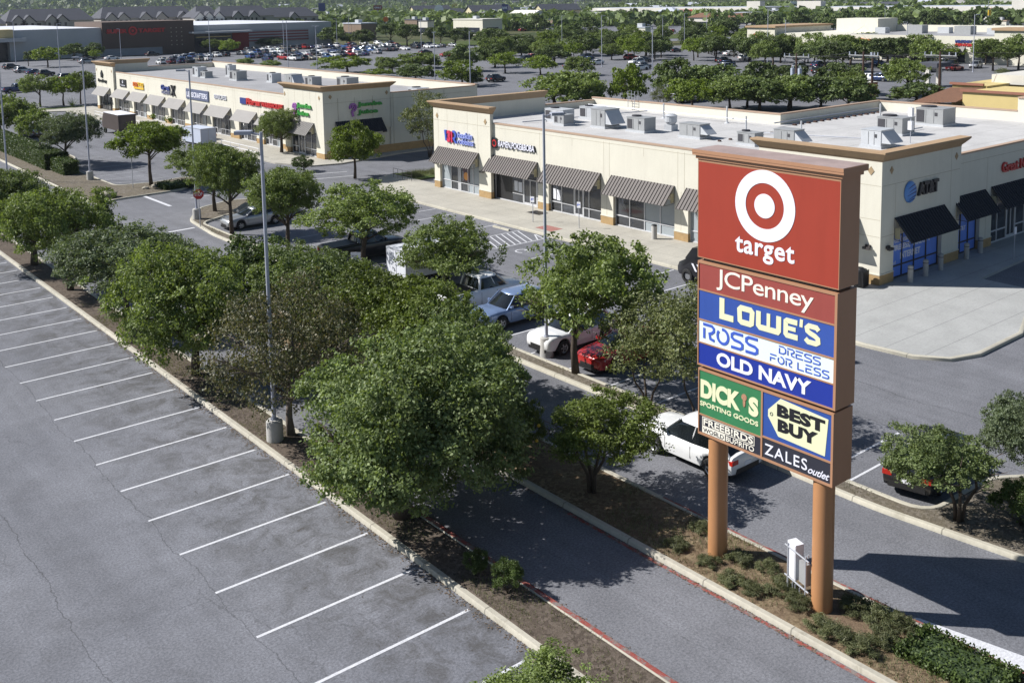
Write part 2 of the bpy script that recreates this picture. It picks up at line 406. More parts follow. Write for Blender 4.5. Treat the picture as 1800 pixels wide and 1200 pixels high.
def stroke_into(mb, fr, pts, w, d0, d1, mi=0, closed=False):
    P = [Vector(p) for p in pts]; n = len(P); L = []; Rr = []
    for i in range(n):
        a = P[i - 1] if (i or closed) else None; b = P[(i + 1) % n] if (i < n - 1 or closed) else None
        t1 = (P[i] - a).normalized() if a is not None else (b - P[i]).normalized()
        t2 = (b - P[i]).normalized() if b is not None else t1
        n1 = Vector((-t1.y, t1.x)); n2 = Vector((-t2.y, t2.x)); m = (n1 + n2)
        m = m.normalized() if m.length > 1e-6 else n1
        k = min(1 / max(m.dot(n1), .3), 2.2) * w / 2
        L.append(P[i] + m * k); Rr.append(P[i] - m * k)
    rings = [[fr.p(l.x, l.y, d0), fr.p(r.x, r.y, d0), fr.p(r.x, r.y, d1), fr.p(l.x, l.y, d1)] for l, r in zip(L, Rr)]
    if closed: rings.append(rings[0])
    mb.rings(rings, not closed, mi)
def arc(cx, cy, rx, ry, a0, a1, k=10):
    return [(cx + rx * math.cos(R(a0 + (a1 - a0) * i / k)), cy + ry * math.sin(R(a0 + (a1 - a0) * i / k))) for i in range(k + 1)]
def disc_into(mb, fr, cx, cz, r0, r1, d0, d1, k=40, mi=0, sx=1.0):
    if r0 <= 0:
        fr.prism(mb, [(cx + sx * r1 * math.cos(2 * math.pi * i / k), cz + r1 * math.sin(2 * math.pi * i / k)) for i in range(k)], d0, d1, mi); return
    rs = []
    for i in range(k + 1):
        c, s_ = math.cos(2 * math.pi * i / k), math.sin(2 * math.pi * i / k)
        rs.append([fr.p(cx + sx * r0 * c, cz + r0 * s_, d0), fr.p(cx + sx * r1 * c, cz + r1 * s_, d0), fr.p(cx + sx * r1 * c, cz + r1 * s_, d1), fr.p(cx + sx * r0 * c, cz + r0 * s_, d1)])
    mb.rings(rs, False, mi)

# ------------------------------------------------------------------ setting: ground, roads, islands
M['asph_w'] = asphalt('asphalt_old_pale', (.158, .164, .188), (.182, .188, .212), cracks=((10.72, .022, .5), (7.05, .024, .55), (13.4, .016, .25)), stain=.42, band=True)
M['asph_e'] = asphalt('asphalt_grey', (.146, .150, .168), (.178, .182, .202), cracks=((19.6, .02, .25), (35.9, .03, .6), (39.2, .03, .6)), stain=.3)
M['asph_d'] = asphalt('asphalt_far', (.150, .155, .18), (.19, .195, .22), stain=.25)
M['deck'] = concrete('roof_membrane_white', (.49, .485, .485), jx=None, jy=3.05, stain=.22, jw=.02)
M['deck_grey'] = concrete('roof_membrane_grey', (.32, .32, .335), jx=None, jy=3.05, stain=.25, jw=.02)
M['kerb'] = concrete('kerb_concrete', (.44, .415, .35), jx=None, jy=3.05, stain=.75, jw=.02)
M['kerb_pale'] = concrete('kerb_concrete_pale', (.47, .445, .37), jx=None, jy=3.05, stain=.35, jw=.02)
M['walk'] = concrete('sidewalk_concrete', (.42, .40, .35), jx=1.83, jy=2.44, stain=.18)
M['plaza'] = concrete('plaza_concrete', (.37, .375, .37), jx=None, jy=1.83, stain=.12, jw=.014)
M['mulch'] = mulch('bark_mulch', (.075, .060, .050), (.160, .132, .110), (.125, .102, .082))
M['mulch_tan'] = mulch('dry_mulch_tan', (.13, .095, .06), (.25, .195, .125), (.17, .12, .085))
M['gravel'] = mulch('bare_soil_gravel', (.12, .105, .085), (.22, .195, .165), (.15, .13, .095))
M['terrain'] = mulch('terrain_scrub', (.055, .07, .03), (.13, .12, .065), (.045, .065, .03), .03)
M['lawn'] = mulch('lawn_dry', (.05, .085, .025), (.11, .125, .05), (.07, .09, .03), .8)

def sheet(name, pts, z, mat, parent=None):
    mb = MB(); mb.add([(x, y, z) for x, y in pts], [tuple(range(len(pts)))])
    o = mb.build(name, mat, parent); return tag(o, kind='structure')
def inset(poly, d):
    n = len(poly); A = sum(poly[i][0] * poly[(i + 1) % n][1] - poly[(i + 1) % n][0] * poly[i][1] for i in range(n))
    sg = 1 if A > 0 else -1; out = []
    for i in range(n):
        a, b, c = Vector(poly[i - 1]), Vector(poly[i]), Vector(poly[(i + 1) % n])
        t1 = (b - a).normalized(); t2 = (c - b).normalized()
        n1 = Vector((-t1.y, t1.x)) * sg; n2 = Vector((-t2.y, t2.x)) * sg; m = (n1 + n2).normalized()
        k = d / max(m.dot(n1), .35); out.append((b.x + m.x * k, b.y + m.y * k))
    return out
def smooth_poly(poly, r=1.0, k=5):
    n = len(poly); out = []
    for i in range(n):
        a, b, c = Vector(poly[i - 1]), Vector(poly[i]), Vector(poly[(i + 1) % n])
        d1 = (a - b); d2 = (c - b); rr = min(r, d1.length * .45, d2.length * .45)
        p, q = b + d1.normalized() * rr, b + d2.normalized() * rr
        for j in range(k + 1):
            t = j / k; out.append(tuple(p * (1 - t) ** 2 + b * 2 * t * (1 - t) + q * t * t))
    return out
def island(name, poly, soil, kerbmat, r=.8, h=.15, w_=.22, soilh=None):
    P = smooth_poly(poly, r)
    mb = MB(); prof = ((0, 0), (.02, h - .03), (.05, h), (w_ - .02, h), (w_, h - .02), (w_, 0))
    rs = [[(x, y, z) for x, y in (inset(P, d) if d else P)] for d, z in prof]
    mb.rings(rs, False)
    k = tag(mb.build(name + '_kerb', kerbmat, None, smooth=40), kind='structure')
    # soil: slightly mounded grid-free fan
    q = inset(P, w_ - .01); sh = soilh if soilh is not None else h - .04
    m2 = MB(); q2 = inset(P, w_ + .06)
    m2.rings([[(x, y, sh) for x, y in q], [(x, y, sh + .02) for x, y in q2]], False); m2.add([(x, y, sh + .02) for x, y in q2], [tuple(range(len(q2)))])
    s = tag(m2.build(name + '_soil', soil), kind='structure')
    return P

BIG = 9000
# terrain in one sheet out to the hills, sunk below the paved sheets
sheet('ground', [(-BIG, -BIG), (BIG, -BIG), (BIG, BIG), (-BIG, BIG)], -.05, M['terrain'])
sheet('parking_lot', [(-160, -60), (16.07, -60), (16.07, 300), (-160, 300)], 0, M['asph_w'])
sheet('road', [(16.074, -60), (29.6, -60), (29.6, 330), (16.074, 330)], 0.0, M['asph_e'])
sheet('parking_lot', [(29.604, -120), (300, -120), (300, 235), (214, 262), (214, 357), (29.604, 357)], 0.0, M['asph_e'])
sheet('road', [(214, 300), (760, 120), (800, 145), (214, 322)], 0.004 - .03, M['asph_d'])
sheet('parking_lot', [(320, 150), (520, 30), (760, 420), (420, 560)], -.03, M['asph_d'])

island('planting_strip', [(16.05, 4), (17.85, 4), (17.85, 128), (16.05, 128)], M['mulch'], M['kerb'], .6)
island('median', [(21.7, -6), (24.7, -6), (24.7, 26), (24.75, 52), (21.9, 52), (21.75, 27)], M['mulch_tan'], M['kerb'], 1.2)
island('planting_strip', [(29.4, 17.5), (29.45, 20.5), (29.5, 60), (29.5, 72), (30.2, 78.2), (32.5, 82.2), (36, 83.8), (38.8, 82.6), (38.2, 80.2), (33.5, 77.9), (30.65, 76.4), (30.55, 73.2), (30.5, 20), (30.5, 16.2), (32.6, 16.2), (34.4, 16.1), (35.6, 15.2), (40, 13), (40, 4), (30.2, 4), (30.0, 12)], M['gravel'], M['kerb_pale'], .9)
island('planting_strip', [(26.6, 89.0), (28.4, 91.2), (35, 91.8), (38.8, 95.6), (38, 98.6), (34.5, 97.6), (31.2, 98.4), (31.2, 111.5), (34, 121), (34, 168), (27.2, 190), (26.9, 124)], M['gravel'], M['kerb_pale'], 1.0)
# landscaped end of the mall row, left of the far shop
island('planting_strip', [(41.5, 179), (53, 180.5), (53.5, 184), (40, 184.5)], M['lawn'], M['kerb_pale'], 1.0)
# fire-lane paint beside the kerbs
for i, (x0, x1, y0, y1) in enumerate(((17.86, 17.98, 4, 34), (21.56, 21.69, 6, 24), (24.71, 24.84, 4, 23))):
    sheet('kerb_paint', [(x0, y0), (x1, y0), (x1, y1), (x0, y1)], .008, M['redpaint'])
sheet('kerb_paint', [(17.68, 6), (17.80, 6), (17.80, 31), (17.66, 31)], .154, M['redpaint'])
sheet('kerb_paint', [(24.58, 8), (24.65, 8), (24.65, 22.5), (24.58, 22.5)], .154, M['redpaint'])
mb = MB(); mb.box(17.848, 17.856, 5.5, 30, .02, .125); tag(mb.build('kerb_paint', M['redpaint']), kind='structure')
mb = MB(); mb.box(24.698, 24.706, 7, 22, .02, .125); tag(mb.build('kerb_paint', M['redpaint']), kind='structure')
# leaf litter lying in the gutters
def litter(name, x0, x1, y0, y1, nn, col, seed):
    rr = random.Random(seed); mb = MB()
    for i in range(nn):
        x = rr.triangular(x0, x1, x0 if seed % 2 else x1); y = rr.uniform(y0, y1); s = rr.uniform(.012, .045); a = rr.uniform(0, 6.3)
        c, q = math.cos(a) * s, math.sin(a) * s
        mb.quad((x - c, y - q, .012), (x + q * .6, y - c * .6, .02), (x + c, y + q, .012 + rr.random() * .02), (x - q * .6, y + c * .6, .016))
    o = mb.build(name, col); tag(o, 'scattered dry leaves lying along the kerb of the planting strip', 'leaves', kind='stuff')
M['litter'] = pm('dry_leaf', (.15, .11, .075), .9, .4, 9)
litter('leaf_litter', 15.65, 16.06, 18, 60, 2400, M['litter'], 2); litter('leaf_litter', 21.45, 21.72, 14, 30, 700, M['litter'], 4); litter('leaf_litter', 17.86, 18.1, 8, 34, 450, M['litter'], 3)

# painted stall lines
def bar(mb, x0, y0, x1, y1, w_, z=.006):
    d = Vector((x1 - x0, y1 - y0)).normalized(); nx, ny = -d.y * w_ / 2, d.x * w_ / 2
    mb.quad((x0 - nx, y0 - ny, z), (x1 - nx, y1 - ny, z), (x1 + nx, y1 + ny, z), (x0 + nx, y0 + ny, z))
def line(x0, y0, x1, y1, w_=.10, mat='line', z=.006):
    mb = MB(); bar(mb, x0, y0, x1, y1, w_, z); return tag(mb.build('stall_line', M[mat]), kind='structure')
for k in range(24): line(10.72, 16.33 + 2.745 * k + (8.17 - 8.17), 15.86 - (.25 if k < 2 else 0), 16.33 + 2.745 * k, .105)
for y in np.arange(20.2, 74, 2.745): line(30.62, y, 35.6, y, .10, 'line' if y < 60 else 'line_worn')
for y in (39.6, 42.35, 45.1, 47.85, 50.6): line(42.5, y, 47.3, y)
for y in (57.6, 60.3, 63.05, 65.8, 68.5, 71.3, 74, 76.7): line(42.6, y, 47.3, y)
# hatched access aisle and wheelchair mark
for a, b in (((42.6, 57.55), (47.3, 57.55)), ((42.6, 54.3), (47.3, 54.3)), ((42.6, 57.5), (41.4, 55.9)), ((41.4, 55.9), (42.6, 54.3))): line(*a, *b)
for i in range(9): line(42.7 + i * .52, 54.4, min(42.7 + i * .52 + 1.2, 47.3), 57.45 if i < 7 else 55.9, .1)
mb = MB(); fr = Frame((43.6, 52.6, .007), (0, -1, 0), (0, 0, 1)); 
P = arc(0, 0, .45, .45, 20, 320, 14); 
for i in range(len(P) - 1): bar(mb, 43.4 + P[i][1], 52.6 - P[i][0], 43.4 + P[i + 1][1], 52.6 - P[i + 1][0], .12)
bar(mb, 43.6, 52.6, 44.5, 52.5, .12, .007); tag(mb.build('wheelchair_marking', M['line']), kind='structure')
for y in (97.5, 100.3, 103.1, 105.9, 108.7, 111.5, 114.3, 117, 119.8): line(31.4, y, 36.6, y, .10, 'line_worn')
for y in np.arange(100.5, 150, 2.745): line(43.2, y, 48.2, y, .10, 'line_worn')
line(31.4, 85.3, 31.35, 94.3, .32); line(27.5, 75.4, 29.6, 75.6, .3); line(34.1, 87.6, 41, 88.2, .2, 'line_worn')
line(38.4, 90, 39.6, 93.6, .5)
line(45.5, 92, 51.5, 90.2, .3, 'line_worn'); line(45, 89, 51, 87.5, .3, 'line_worn'); line(36, 137, 46, 176, .25, 'line_worn')
for y in np.arange(13, -20, -2.745): line(36, y + 1.2, 41, y + 1.2)
line(32.9, 19.2, 30.7, 19.2)
for i in range(46):                           # rows of the big store's car park
    pass
# painted chevron at the nose of the sign island
for pts in ([(24.85, 13.6), (25.0, 13.4), (25.75, 9.6), (24.86, 9.2)],):
    sheet('chevron_marking', pts, .01, M['line'])
# grass verge and hedge bank behind the big car park
sheet('lawn', [(218, 322), (420, 250), (430, 285), (222, 362)], .02, M['lawn'])
# sidewalks and plaza
def slab(name, pts, h, mat, r=.0, lip=True):
    P = smooth_poly(pts, r) if r else pts
    mb = MB(); mb.poly(P, 0, h); o = tag(mb.build(name, mat), kind='structure')
    return P
slab('sidewalk', [(47.6, 40.2), (53.6, 40.2), (53.6, 85.2), (51.6, 84.2), (48.6, 79.5), (47.6, 77.8)], .15, M['walk'])
pl = [(47.596, 40.196), (47.2, 38.6), (45.4, 37.0), (44.0, 35.2), (43.55, 33), (43.45, 26.6), (43.7, 24.2), (44.6, 22.9), (46.2, 22.35), (50.6, 22.4), (54.0, 23.6), (58.6, 25.6), (58.7, 28.4), (66, 28.8), (100, 28.9), (100, 40.196)]
slab('plaza', pl, .152, M['plaza'])
mb = MB()
edge = [(47.62, 77), (47.6, 40.2), (47.2, 38.6), (45.4, 37.0), (44.0, 35.2), (43.55, 33), (43.45, 26.6), (43.7, 24.2), (44.6, 22.9), (46.2, 22.35), (50.6, 22.4), (54.0, 23.6), (58.6, 25.6)]
rs = []
for i, p in enumerate(edge):
    a = Vector(edge[max(i - 1, 0)]); b = Vector(edge[min(i + 1, len(edge) - 1)]); t = (b - a).normalized(); nx, ny = t.y, -t.x
    nx, ny = -nx, -ny
    rs.append([(p[0] - nx * .16, p[1] - ny * .16, 0), (p[0] - nx * .15, p[1] - ny * .15, .14), (p[0] - nx * .12, p[1] - ny * .12, .162), (p[0] + nx * .06, p[1] + ny * .06, .162), (p[0] + nx * .06, p[1] + ny * .06, 0)])
mb.rings(rs, True); tag(mb.build('plaza_kerb', M['kerb_pale'], smooth=40), kind='structure')
slab('sidewalk', [(48.4, 100), (50.2, 95.5), (53.4, 94.6), (62, 98.0 - 1.6), (76, 96.4), (76, 98.2), (54.2, 98.2), (54.2, 181), (45, 180.6), (44.6, 178), (48.4, 176)], .15, M['walk'])
sheet('sidewalk', [(58.7, 79.6 + 1), (76, 80.6), (76, 83), (60, 83), (56.5, 84.5), (53.7, 85.3), (53.7, 80.6)], .13, M['lawn'])
sheet('ramp_paint', [(48.3, 55.2), (49.5, 55.2), (49.5, 57.0), (48.3, 57.0)], .156, pm('ramp_red', (.33, .15, .13), .9, .2))

# ------------------------------------------------------------------ shopping-row buildings
def cornice(mb, L0, L1, z0, z1):
    mid = [(a[0] * .45 + b[0] * .55, a[1] * .45 + b[1] * .55) for a, b in zip(L0, L1)]
    mb.rings([[(x, y, z0) for x, y in L0], [(x, y, z0 + (z1 - z0) * .12) for x, y in L0], [(x, y, z0 + (z1 - z0) * .5) for x, y in mid],
              [(x, y, z1 - .1) for x, y in L1], [(x, y, z1) for x, y in L1]], True)
def ltower(b, cx, cy, sy, ly, lx, name='corner_tower', wz=7.44, tz=8.06, t=.35, o=.42, ox=.0):
    """L-shaped tower parapet: corner at (cx,cy); runs ly along Y (direction sy) and lx along +X"""
    def Lp(o1, e):
        return [(cx - o1, cy - sy * o1), (cx + lx + e, cy - sy * o1), (cx + lx + e, cy + sy * t), (cx + t, cy + sy * t), (cx + t, cy + sy * (ly + e)), (cx - o1, cy + sy * (ly + e))]
    mb = MB(); base = Lp(0, 0)
    mb.rings([[(x, y, 6.0) for x, y in base], [(x, y, wz) for x, y in base]], True)
    mb.poly([(cx, cy), (cx + .3, cy), (cx + .3, cy + sy * ly), (cx, cy + sy * ly)], 2.95, 5.999)
    mb.poly([(cx + .301, cy), (cx + lx, cy), (cx + lx, cy + sy * .15), (cx + .301, cy + sy * .15)], 2.95, 5.999)
    mb.build(name, M['stucco'], b)
    m2 = MB(); cornice(m2, Lp(.01, .01), Lp(o, o), wz, tz); m2.build('cornice', M['cornice'], b)
def facade(b, fr, a0, a1, zt, bays, joints=True, brickw=True, ztop_open=2.9, cap=True, depth=.32, z0=.15):
    """wall with pillars, storefront bays: fr frame, a along the wall; bays = [(a0,a1)]"""
    mb = MB(); fr.box(mb, a0, a1, ztop_open, zt, -depth, 0)
    edges = [a0] + [e for bb in bays for e in bb] + [a1]
    for i in range(0, len(edges), 2):
        if edges[i + 1] - edges[i] > .05: fr.box(mb, edges[i], edges[i + 1], .8, ztop_open - .001, -depth, 0)
    mb.build('wall', M['stucco'], b)
    for i in range(0, len(edges), 2):
        if edges[i + 1] - edges[i] > .05:
            m2 = MB(); fr.box(m2, edges[i] - .02, edges[i + 1] + .02, z0, .74, -depth, .03); fr.box(m2, edges[i] - .03, edges[i + 1] + .03, .741, .799, -depth, .05, 1)
            m2.build('brick_base', [M['brick'], M['stucco']], b)
    if joints:
        m3 = MB()
        for e in joints:
            if e[0] == 'v': fr.box(m3, e[1] - .012, e[1] + .012, e[2], e[3], .0, .004)
            else: fr.box(m3, e[1], e[2], e[3] - .012, e[3] + .012, 0, .004)
        m3.build('panel_joint', M['joint'], b)
def storefront(b, fr, a0, a1, kinds, gl='glass', frm='frame_white', z0=.15, z1=2.9, d=-.3, rail=.95):
    """kinds: list of (width share, type) with type g glass, d door, p poster, b blind, o open"""
    tot = sum(k[0] for k in kinds); mb = MB(); m2 = MB(); a = a0
    win = None
    mats = [M[gl], M['deskgrey'], M['poster'], M['black'], M['glassb'], M['orange']]
    idx = {'g': 0, 'd': 0, 'b': 1, 'p': 2, 'o': 3, 'f': 4}
    for wd, t in kinds:
        e = a + (a1 - a0) * wd / tot
        fr.box(mb, a, e, z0, z1, d - .04, d, idx[t] if t != 'p' else 0)
        if t == 'o': fr.box(mb, a, e, z0, z1, d - 1.6, d - 1.5, 3)
        if t == 'p':
            fr.box(mb, a + .25, a + .25 + (e - a - .5) * .45, 1.15, 2.0, d, d + .012, 2); fr.box(mb, a + .3 + (e - a - .5) * .5, e - .2, 1.1, 1.95, d, d + .012, 2)
        if t == 'b' and wd > 1.4:
            pass
        w_ = .035
        if t != 'o': fr.box(m2, e - w_, e + w_, z0, z1, d, d + .06)
        if t in 'gpbf': fr.box(m2, a + w_, e - w_, rail - .04, rail + .04, d, d + .05)
        if t == 'd':
            fr.box(m2, a + .06, e - .06, 2.25, 2.33, d, d + .055); fr.box(m2, a + .06, a + .13, z0, 2.249, d, d + .055); fr.box(m2, e - .13, e - .06, z0, 2.249, d, d + .055)
            fr.box(m2, (a + e) / 2 - .04, (a + e) / 2 + .04, z0, 2.249, d, d + .053); fr.box(m2, a + .14, e - .14, z0, z0 + .2, d, d + .05)
        a = e
    fr.box(m2, a0, a0 + .05, z0, z1, d, d + .062); fr.box(m2, a0 + .051, a1, z0, z0 + .08, d + .001, d + .058); fr.box(m2, a0 + .051, a1, z1 - .07, z1, d + .001, d + .058)
    s = mb.build('storefront_window', mats, b)
    f2 = m2.build('frame', M[frm], s)
    return s
def awning(b, fr, a0, a1, mat, z1=3.93, z0=2.65, out=1.12, seams=True, returns=True):
    mb = MB(); th = .03; L = math.hypot(z1 - z0, out); n1, n2 = (z1 - z0) / L, out / L
    def sec(a, dd, t): # point on slope: t 0 top .. 1 bottom, offset along normal
        return fr.p(a, z1 + (z0 - z1) * t + n2 * dd, out * t + n1 * dd)
    mb.rings([[sec(a, 0, 0), sec(a, th, 0), sec(a, th, 1), sec(a, 0, 1)] for a in (a0, a1)], True)
    if seams:
        n = max(2, int(round((a1 - a0) / .305)))
        for i in range(n + 1):
            a = a0 + .02 + (a1 - a0 - .04) * i / n
            mb.rings([[sec(q, th, 0.0), sec(q, th + .05, .004), sec(q, th + .05, .996), sec(q, th, 1)] for q in (a - .018, a + .018)], True)
    o = mb.build('awning', mat, b)
    m2 = MB()
    for a in (a0 + .03, a1 - .03):
        m2.tube([fr.p(a, z1 - .03, .01), fr.p(a, z0 + .05, .01), fr.p(a, z0, out - .02)], .02, 5)
    for q in (.3, .9): m2.tube([sec(a0, -.03, q), sec(a1, -.03, q)], .02, 5)
    m2.build('awning_bracket', M['frame_dark'], o)
    if returns:
        for a in (a0 + .06, a1 - .09): m3 = MB(); fr.prism(m3, [(a, z0 + .1), (a + .03, z0 + .1), (a + .03, z0 + .75), (a, z0 + .75)], .02, .35); m3.build('awning_return', M['awn_soffit'], o)
    return o
def diamond(b, fr, a, z, r=.26):
    mb = MB(); fr.prism(mb, [(a - r * .8, z), (a, z - r), (a + r * .8, z), (a, z + r)], 0, .03); mb.build('diamond_tile', M['diamond'], b)
def walllight(b, fr, a, z):
    mb = MB(); fr.box(mb, a - .16, a + .16, z - .06, z + .12, .0, .12); fr.box(mb, a - .22, a - .03, z - .12, z + .02, .12, .32); fr.box(mb, a + .03, a + .22, z - .12, z + .02, .12, .32); mb.build('wall_light', M['frame_dark'], b)

HV = []
def hvac(label, X, Y, lx, ly, h, z, kind=0, mat='hvac'):
    lx *= .80; ly *= .80; h *= .80
    t = thing('rooftop_air_conditioner', label, 'air conditioner', (X, Y, z), 0, 'air conditioning units on the shop roofs')
    mb = MB(); mb.box(-.08, lx + .08, -.08, ly + .08, 0, .18); mb.build('curb', M['hvac_light'], t, world=False)
    mb = MB(); mb.box(0, lx, 0, ly, .18, h); mb.box(-.03, lx + .03, -.03, ly + .03, h, h + .05)
    for q in (.33, .62): mb.box(-.012, 0, ly * q - .012, ly * q + .012, .25, h - .1, 1)
    mb.box(-.02, 0, ly * .2, ly * .3, .6 * h, .8 * h, 1)
    mb.build('housing', [M[mat], M['hvac_dark']], t, world=False)
    mb = MB(); mb.box(-.015, .0, ly * .68, ly - .08, .3, h - .12) if kind != 1 else mb.box(.05, lx - .05, ly, ly + .015, .3, h - .12); mb.build('coil_grille', M['hvac_dark'], t, world=False)
    if kind in (0, 2):
        mb = MB(); mb.cyl(lx * .5, ly * .75, h + .05, h + .16, min(lx, ly) * .3, k=18); mb.build('fan_ring', M['hvac_dark'], t, world=False)
    if kind in (1, 2):                        # sloping rain hood at the -Y end
        mb = MB(); mb.rings([[(x, 0, h - .05), (x, -.75, .45), (x, -.75, .4), (x, 0, .4)] for x in (.05, lx - .05)], True); mb.build('intake_hood', M['hvac_light'], t, world=False)
    return t

# ---- building B: the near row --------------------------------------------------
XB, YB0, YB1 = 53.05, 31.55, 76.35
B = thing('shop_building', 'near cream L-shaped shop row with brown ribbed awnings behind the tall sign', 'shopping building', (60, 54, 0))
fB = Frame((XB, 76.35, 0), (0, -1, 0), (-1, 0, 0)); YB = lambda y: 76.35 - y
bays = [(69.62, 75.5), (62.15, 68.02), (54.82, 60.85), (47.45, 53.52), (40.2, 46.2), (32.95, 38.9)]
J = []
for y in (61.55, 54.2, 46.85): J += [('v', YB(y) - .3, 3, 6.4), ('v', YB(y) + .3, 3, 6.4), ('v', YB(y), .8, 3.6)]
J += [('h', YB(67.8), YB(40.3), 6.3), ('v', YB(58), 5.7, 6.3), ('v', YB(50.4), 5.7, 6.3)]
facade(B, fB, YB(67.95), YB(40.2), 6.6, [(YB(b), YB(a)) for a, b in bays[1:5]], J, z0=.155)
fBt = Frame((XB - .3, 76.35, 0), (0, -1, 0), (-1, 0, 0))
facade(B, fBt, 0, YB(67.95), 2.949, [(YB(75.5), YB(69.62))], None, z0=.155, depth=.299)
fAt = Frame((XB - .1, 76.35, 0), (0, -1, 0), (-1, 0, 0))
facade(B, fAt, YB(40.2), YB(31.55), 2.949, [(YB(38.9), YB(32.95))], None, z0=.155, depth=.299)
ltower(B, XB - .3, 76.35, -1, 8.4, 13.2)
ltower(B, XB - .1, 31.55, 1, 8.65, 9.1, wz=7.42, tz=8.04)
jm = MB()
for y in (74.2, 71.2): fBt.box(jm, YB(y) - .012, YB(y) + .012, 3, 7.4, 0, .004)
for y in (75.6, 69.7): fBt.box(jm, YB(y) - .012, YB(y) + .012, 3.9, 7.4, 0, .004)
fBt.box(jm, .02, 8.3, 6.35, 6.374, .004, .007)
for z in (6.0, 4.0, 3.0): fAt.box(jm, YB(40.1), YB(31.6), z - .012, z + .012, 0, .004)
jm.build('panel_joint', M['joint'], B)
for y in (75.75, 68.6): diamond(B, fBt, YB(y), 6.75)
diamond(B, fAt, YB(32.25), 6.85)
# main volume: deck and parapets
mb = MB(); mb.poly([(XB + .001, 40.0), (XB + .35, 40.0), (XB + .35, 31.9), (88.1, 31.9), (88.1, 53), (72.7, 53), (72.7, 76.0), (XB + .35, 76.0), (XB + .35, 67.9), (XB + .001, 67.9)], 5.6, 6.0); mb.build('roof_deck', M['deck'], B)
mb = MB()
mb.box(XB + .001, XB + .3, 40.25, 67.9, 6.0, 6.6); mb.build('parapet_wall', M['stucco'], B); mb = MB()
for q_ in ((72.7, 73.0, 53.3, 76.35, 0, 6.85), (72.7, 88.4, 53.0, 53.299, 0, 6.85), (88.1, 88.4, 40.0, 52.999, 0, 6.85), (XB + .36, 72.699, 76.05, 76.349, 0, 5.999), (65.95, 72.699, 76.05, 76.349, 6.0, 6.6), (88.1, 101, 39.7, 39.999, 0, 8.0), (88.1, 88.4, 31.9, 39.699, 6, 8.0), (88.4, 101, 31.56, 31.85, 6, 8.0),): mb = MB(); mb.box(*q_); mb.build('parapet_wall', M['stucco'], B)

mb = MB()
for x0, x1, y0, y1, z in ((XB - .03, XB + .33, 40.25, 67.9, 6.6), (72.66, 73.04, 53.34, 76.39, 6.85), (72.66, 88.44, 52.96, 53.339, 6.85), (88.06, 88.44, 40.0, 52.959, 6.85), (66.0, 72.659, 76.01, 76.39, 6.6), (88.0, 101, 39.6, 40.0, 8.0), (88.0, 88.45, 31.5, 39.59, 8.0)):
    mb = MB(); mb.box(x0, x1, y0, y1, z, z + .11); mb.build('parapet_cap', M['cap'], B)
# side facade facing -Y (in shade)
fS = Frame((XB, 31.85, 0), (1, 0, 0), (0, -1, 0)); fT = Frame((XB - .1, 31.55, 0), (1, 0, 0), (0, -1, 0))
xs = lambda x: x - XB
facade(B, fT, .301, 9.1, 2.949, [(1.45, 7.0)], None, z0=.157, depth=.28)
facade(B, fS, 9.0, 45, 6.74, [(xs(62.3), xs(65.4)), (xs(67.0), xs(75)), (xs(76.5), xs(83)), (xs(84.5), xs(92))], [('h', 9.1, 30, 6.2), ('v', xs(66.2), .8, 6.2)], z0=.157)
mb = MB(); fS.box(mb, 9.1, 45, 6.741, 6.85, -.33, .03); mb.build('parapet_cap', M['cap'], B)
jm = MB()
for z in (6.0, 3.0): fT.box(jm, .1, 9.0, z - .012, z + .012, 0, .004)
fT.box(jm, 7.9, 7.924, 3.01, 7.4, 0, .003); fT.box(jm, 1.5, 1.524, 4.0, 5.98, 0, .003); jm.build('panel_joint', M['joint'], B)
for a in (1.0, 8.5): diamond(B, fT, a, 6.85, .24)
storefront(B, fT, 1.45, 7.0, [(1, 'f')] * 4, frm='frame_dark', z0=.16, z1=2.94, rail=.9)
storefront(B, fS, xs(62.3), xs(65.4), [(1, 'f')] * 3, frm='frame_dark', z0=.16, rail=.9)
storefront(B, fS, xs(67.0), xs(75), [(1, 'g'), (1, 'g'), (1, 'd'), (1, 'g'), (1, 'g'), (1, 'g')], frm='frame_white', z0=.16)
storefront(B, fS, xs(76.5), xs(83), [(1, 'g')] * 4, z0=.16); storefront(B, fS, xs(84.5), xs(92), [(1, 'g')] * 4, z0=.16)
awning(B, fT, 1.45, 7.1, M['awn_dark'], 3.95, 2.6); awning(B, fS, xs(61.6), xs(65.9), M['awn_dark'], 4.1, 2.75, returns=True)
awning(B, fS, xs(66.8), xs(75.4), M['awn_dark'], 4.15, 2.8); awning(B, fS, xs(76.6), xs(84), M['awn_dark'], 4.15, 2.8)
walllight(B, fT, .75, 2.3); walllight(B, fAt, YB(32.3), 2.35)
m_ = MB(); text_into(m_, fT, 'Great Deals on', 1.55, 4.2, 2.28, 2.62, -.298, -.285); text_into(m_, fT, 'and', 1.6, 2.2, .98, 1.2, -.298, -.285); m_.build('window_lettering', M['ltr_white'], B)
m_ = MB(); text_into(m_, fT, 'WIRELESS,  DIRECTV', 1.5, 6.2, 1.75, 2.15, -.298, -.284, offset=.03); text_into(m_, fT, 'INTERNET', 2.7, 5.0, 1.22, 1.62, -.298, -.284, offset=.03); m_.build('window_lettering', M['ltr_white'], B)
m_ = MB(); text_into(m_, fS, 'AT&T', xs(63.1), xs(64.1), 1.65, 1.95, -.298, -.284, offset=.02); m_.build('window_lettering', M['ltr_white'], B)
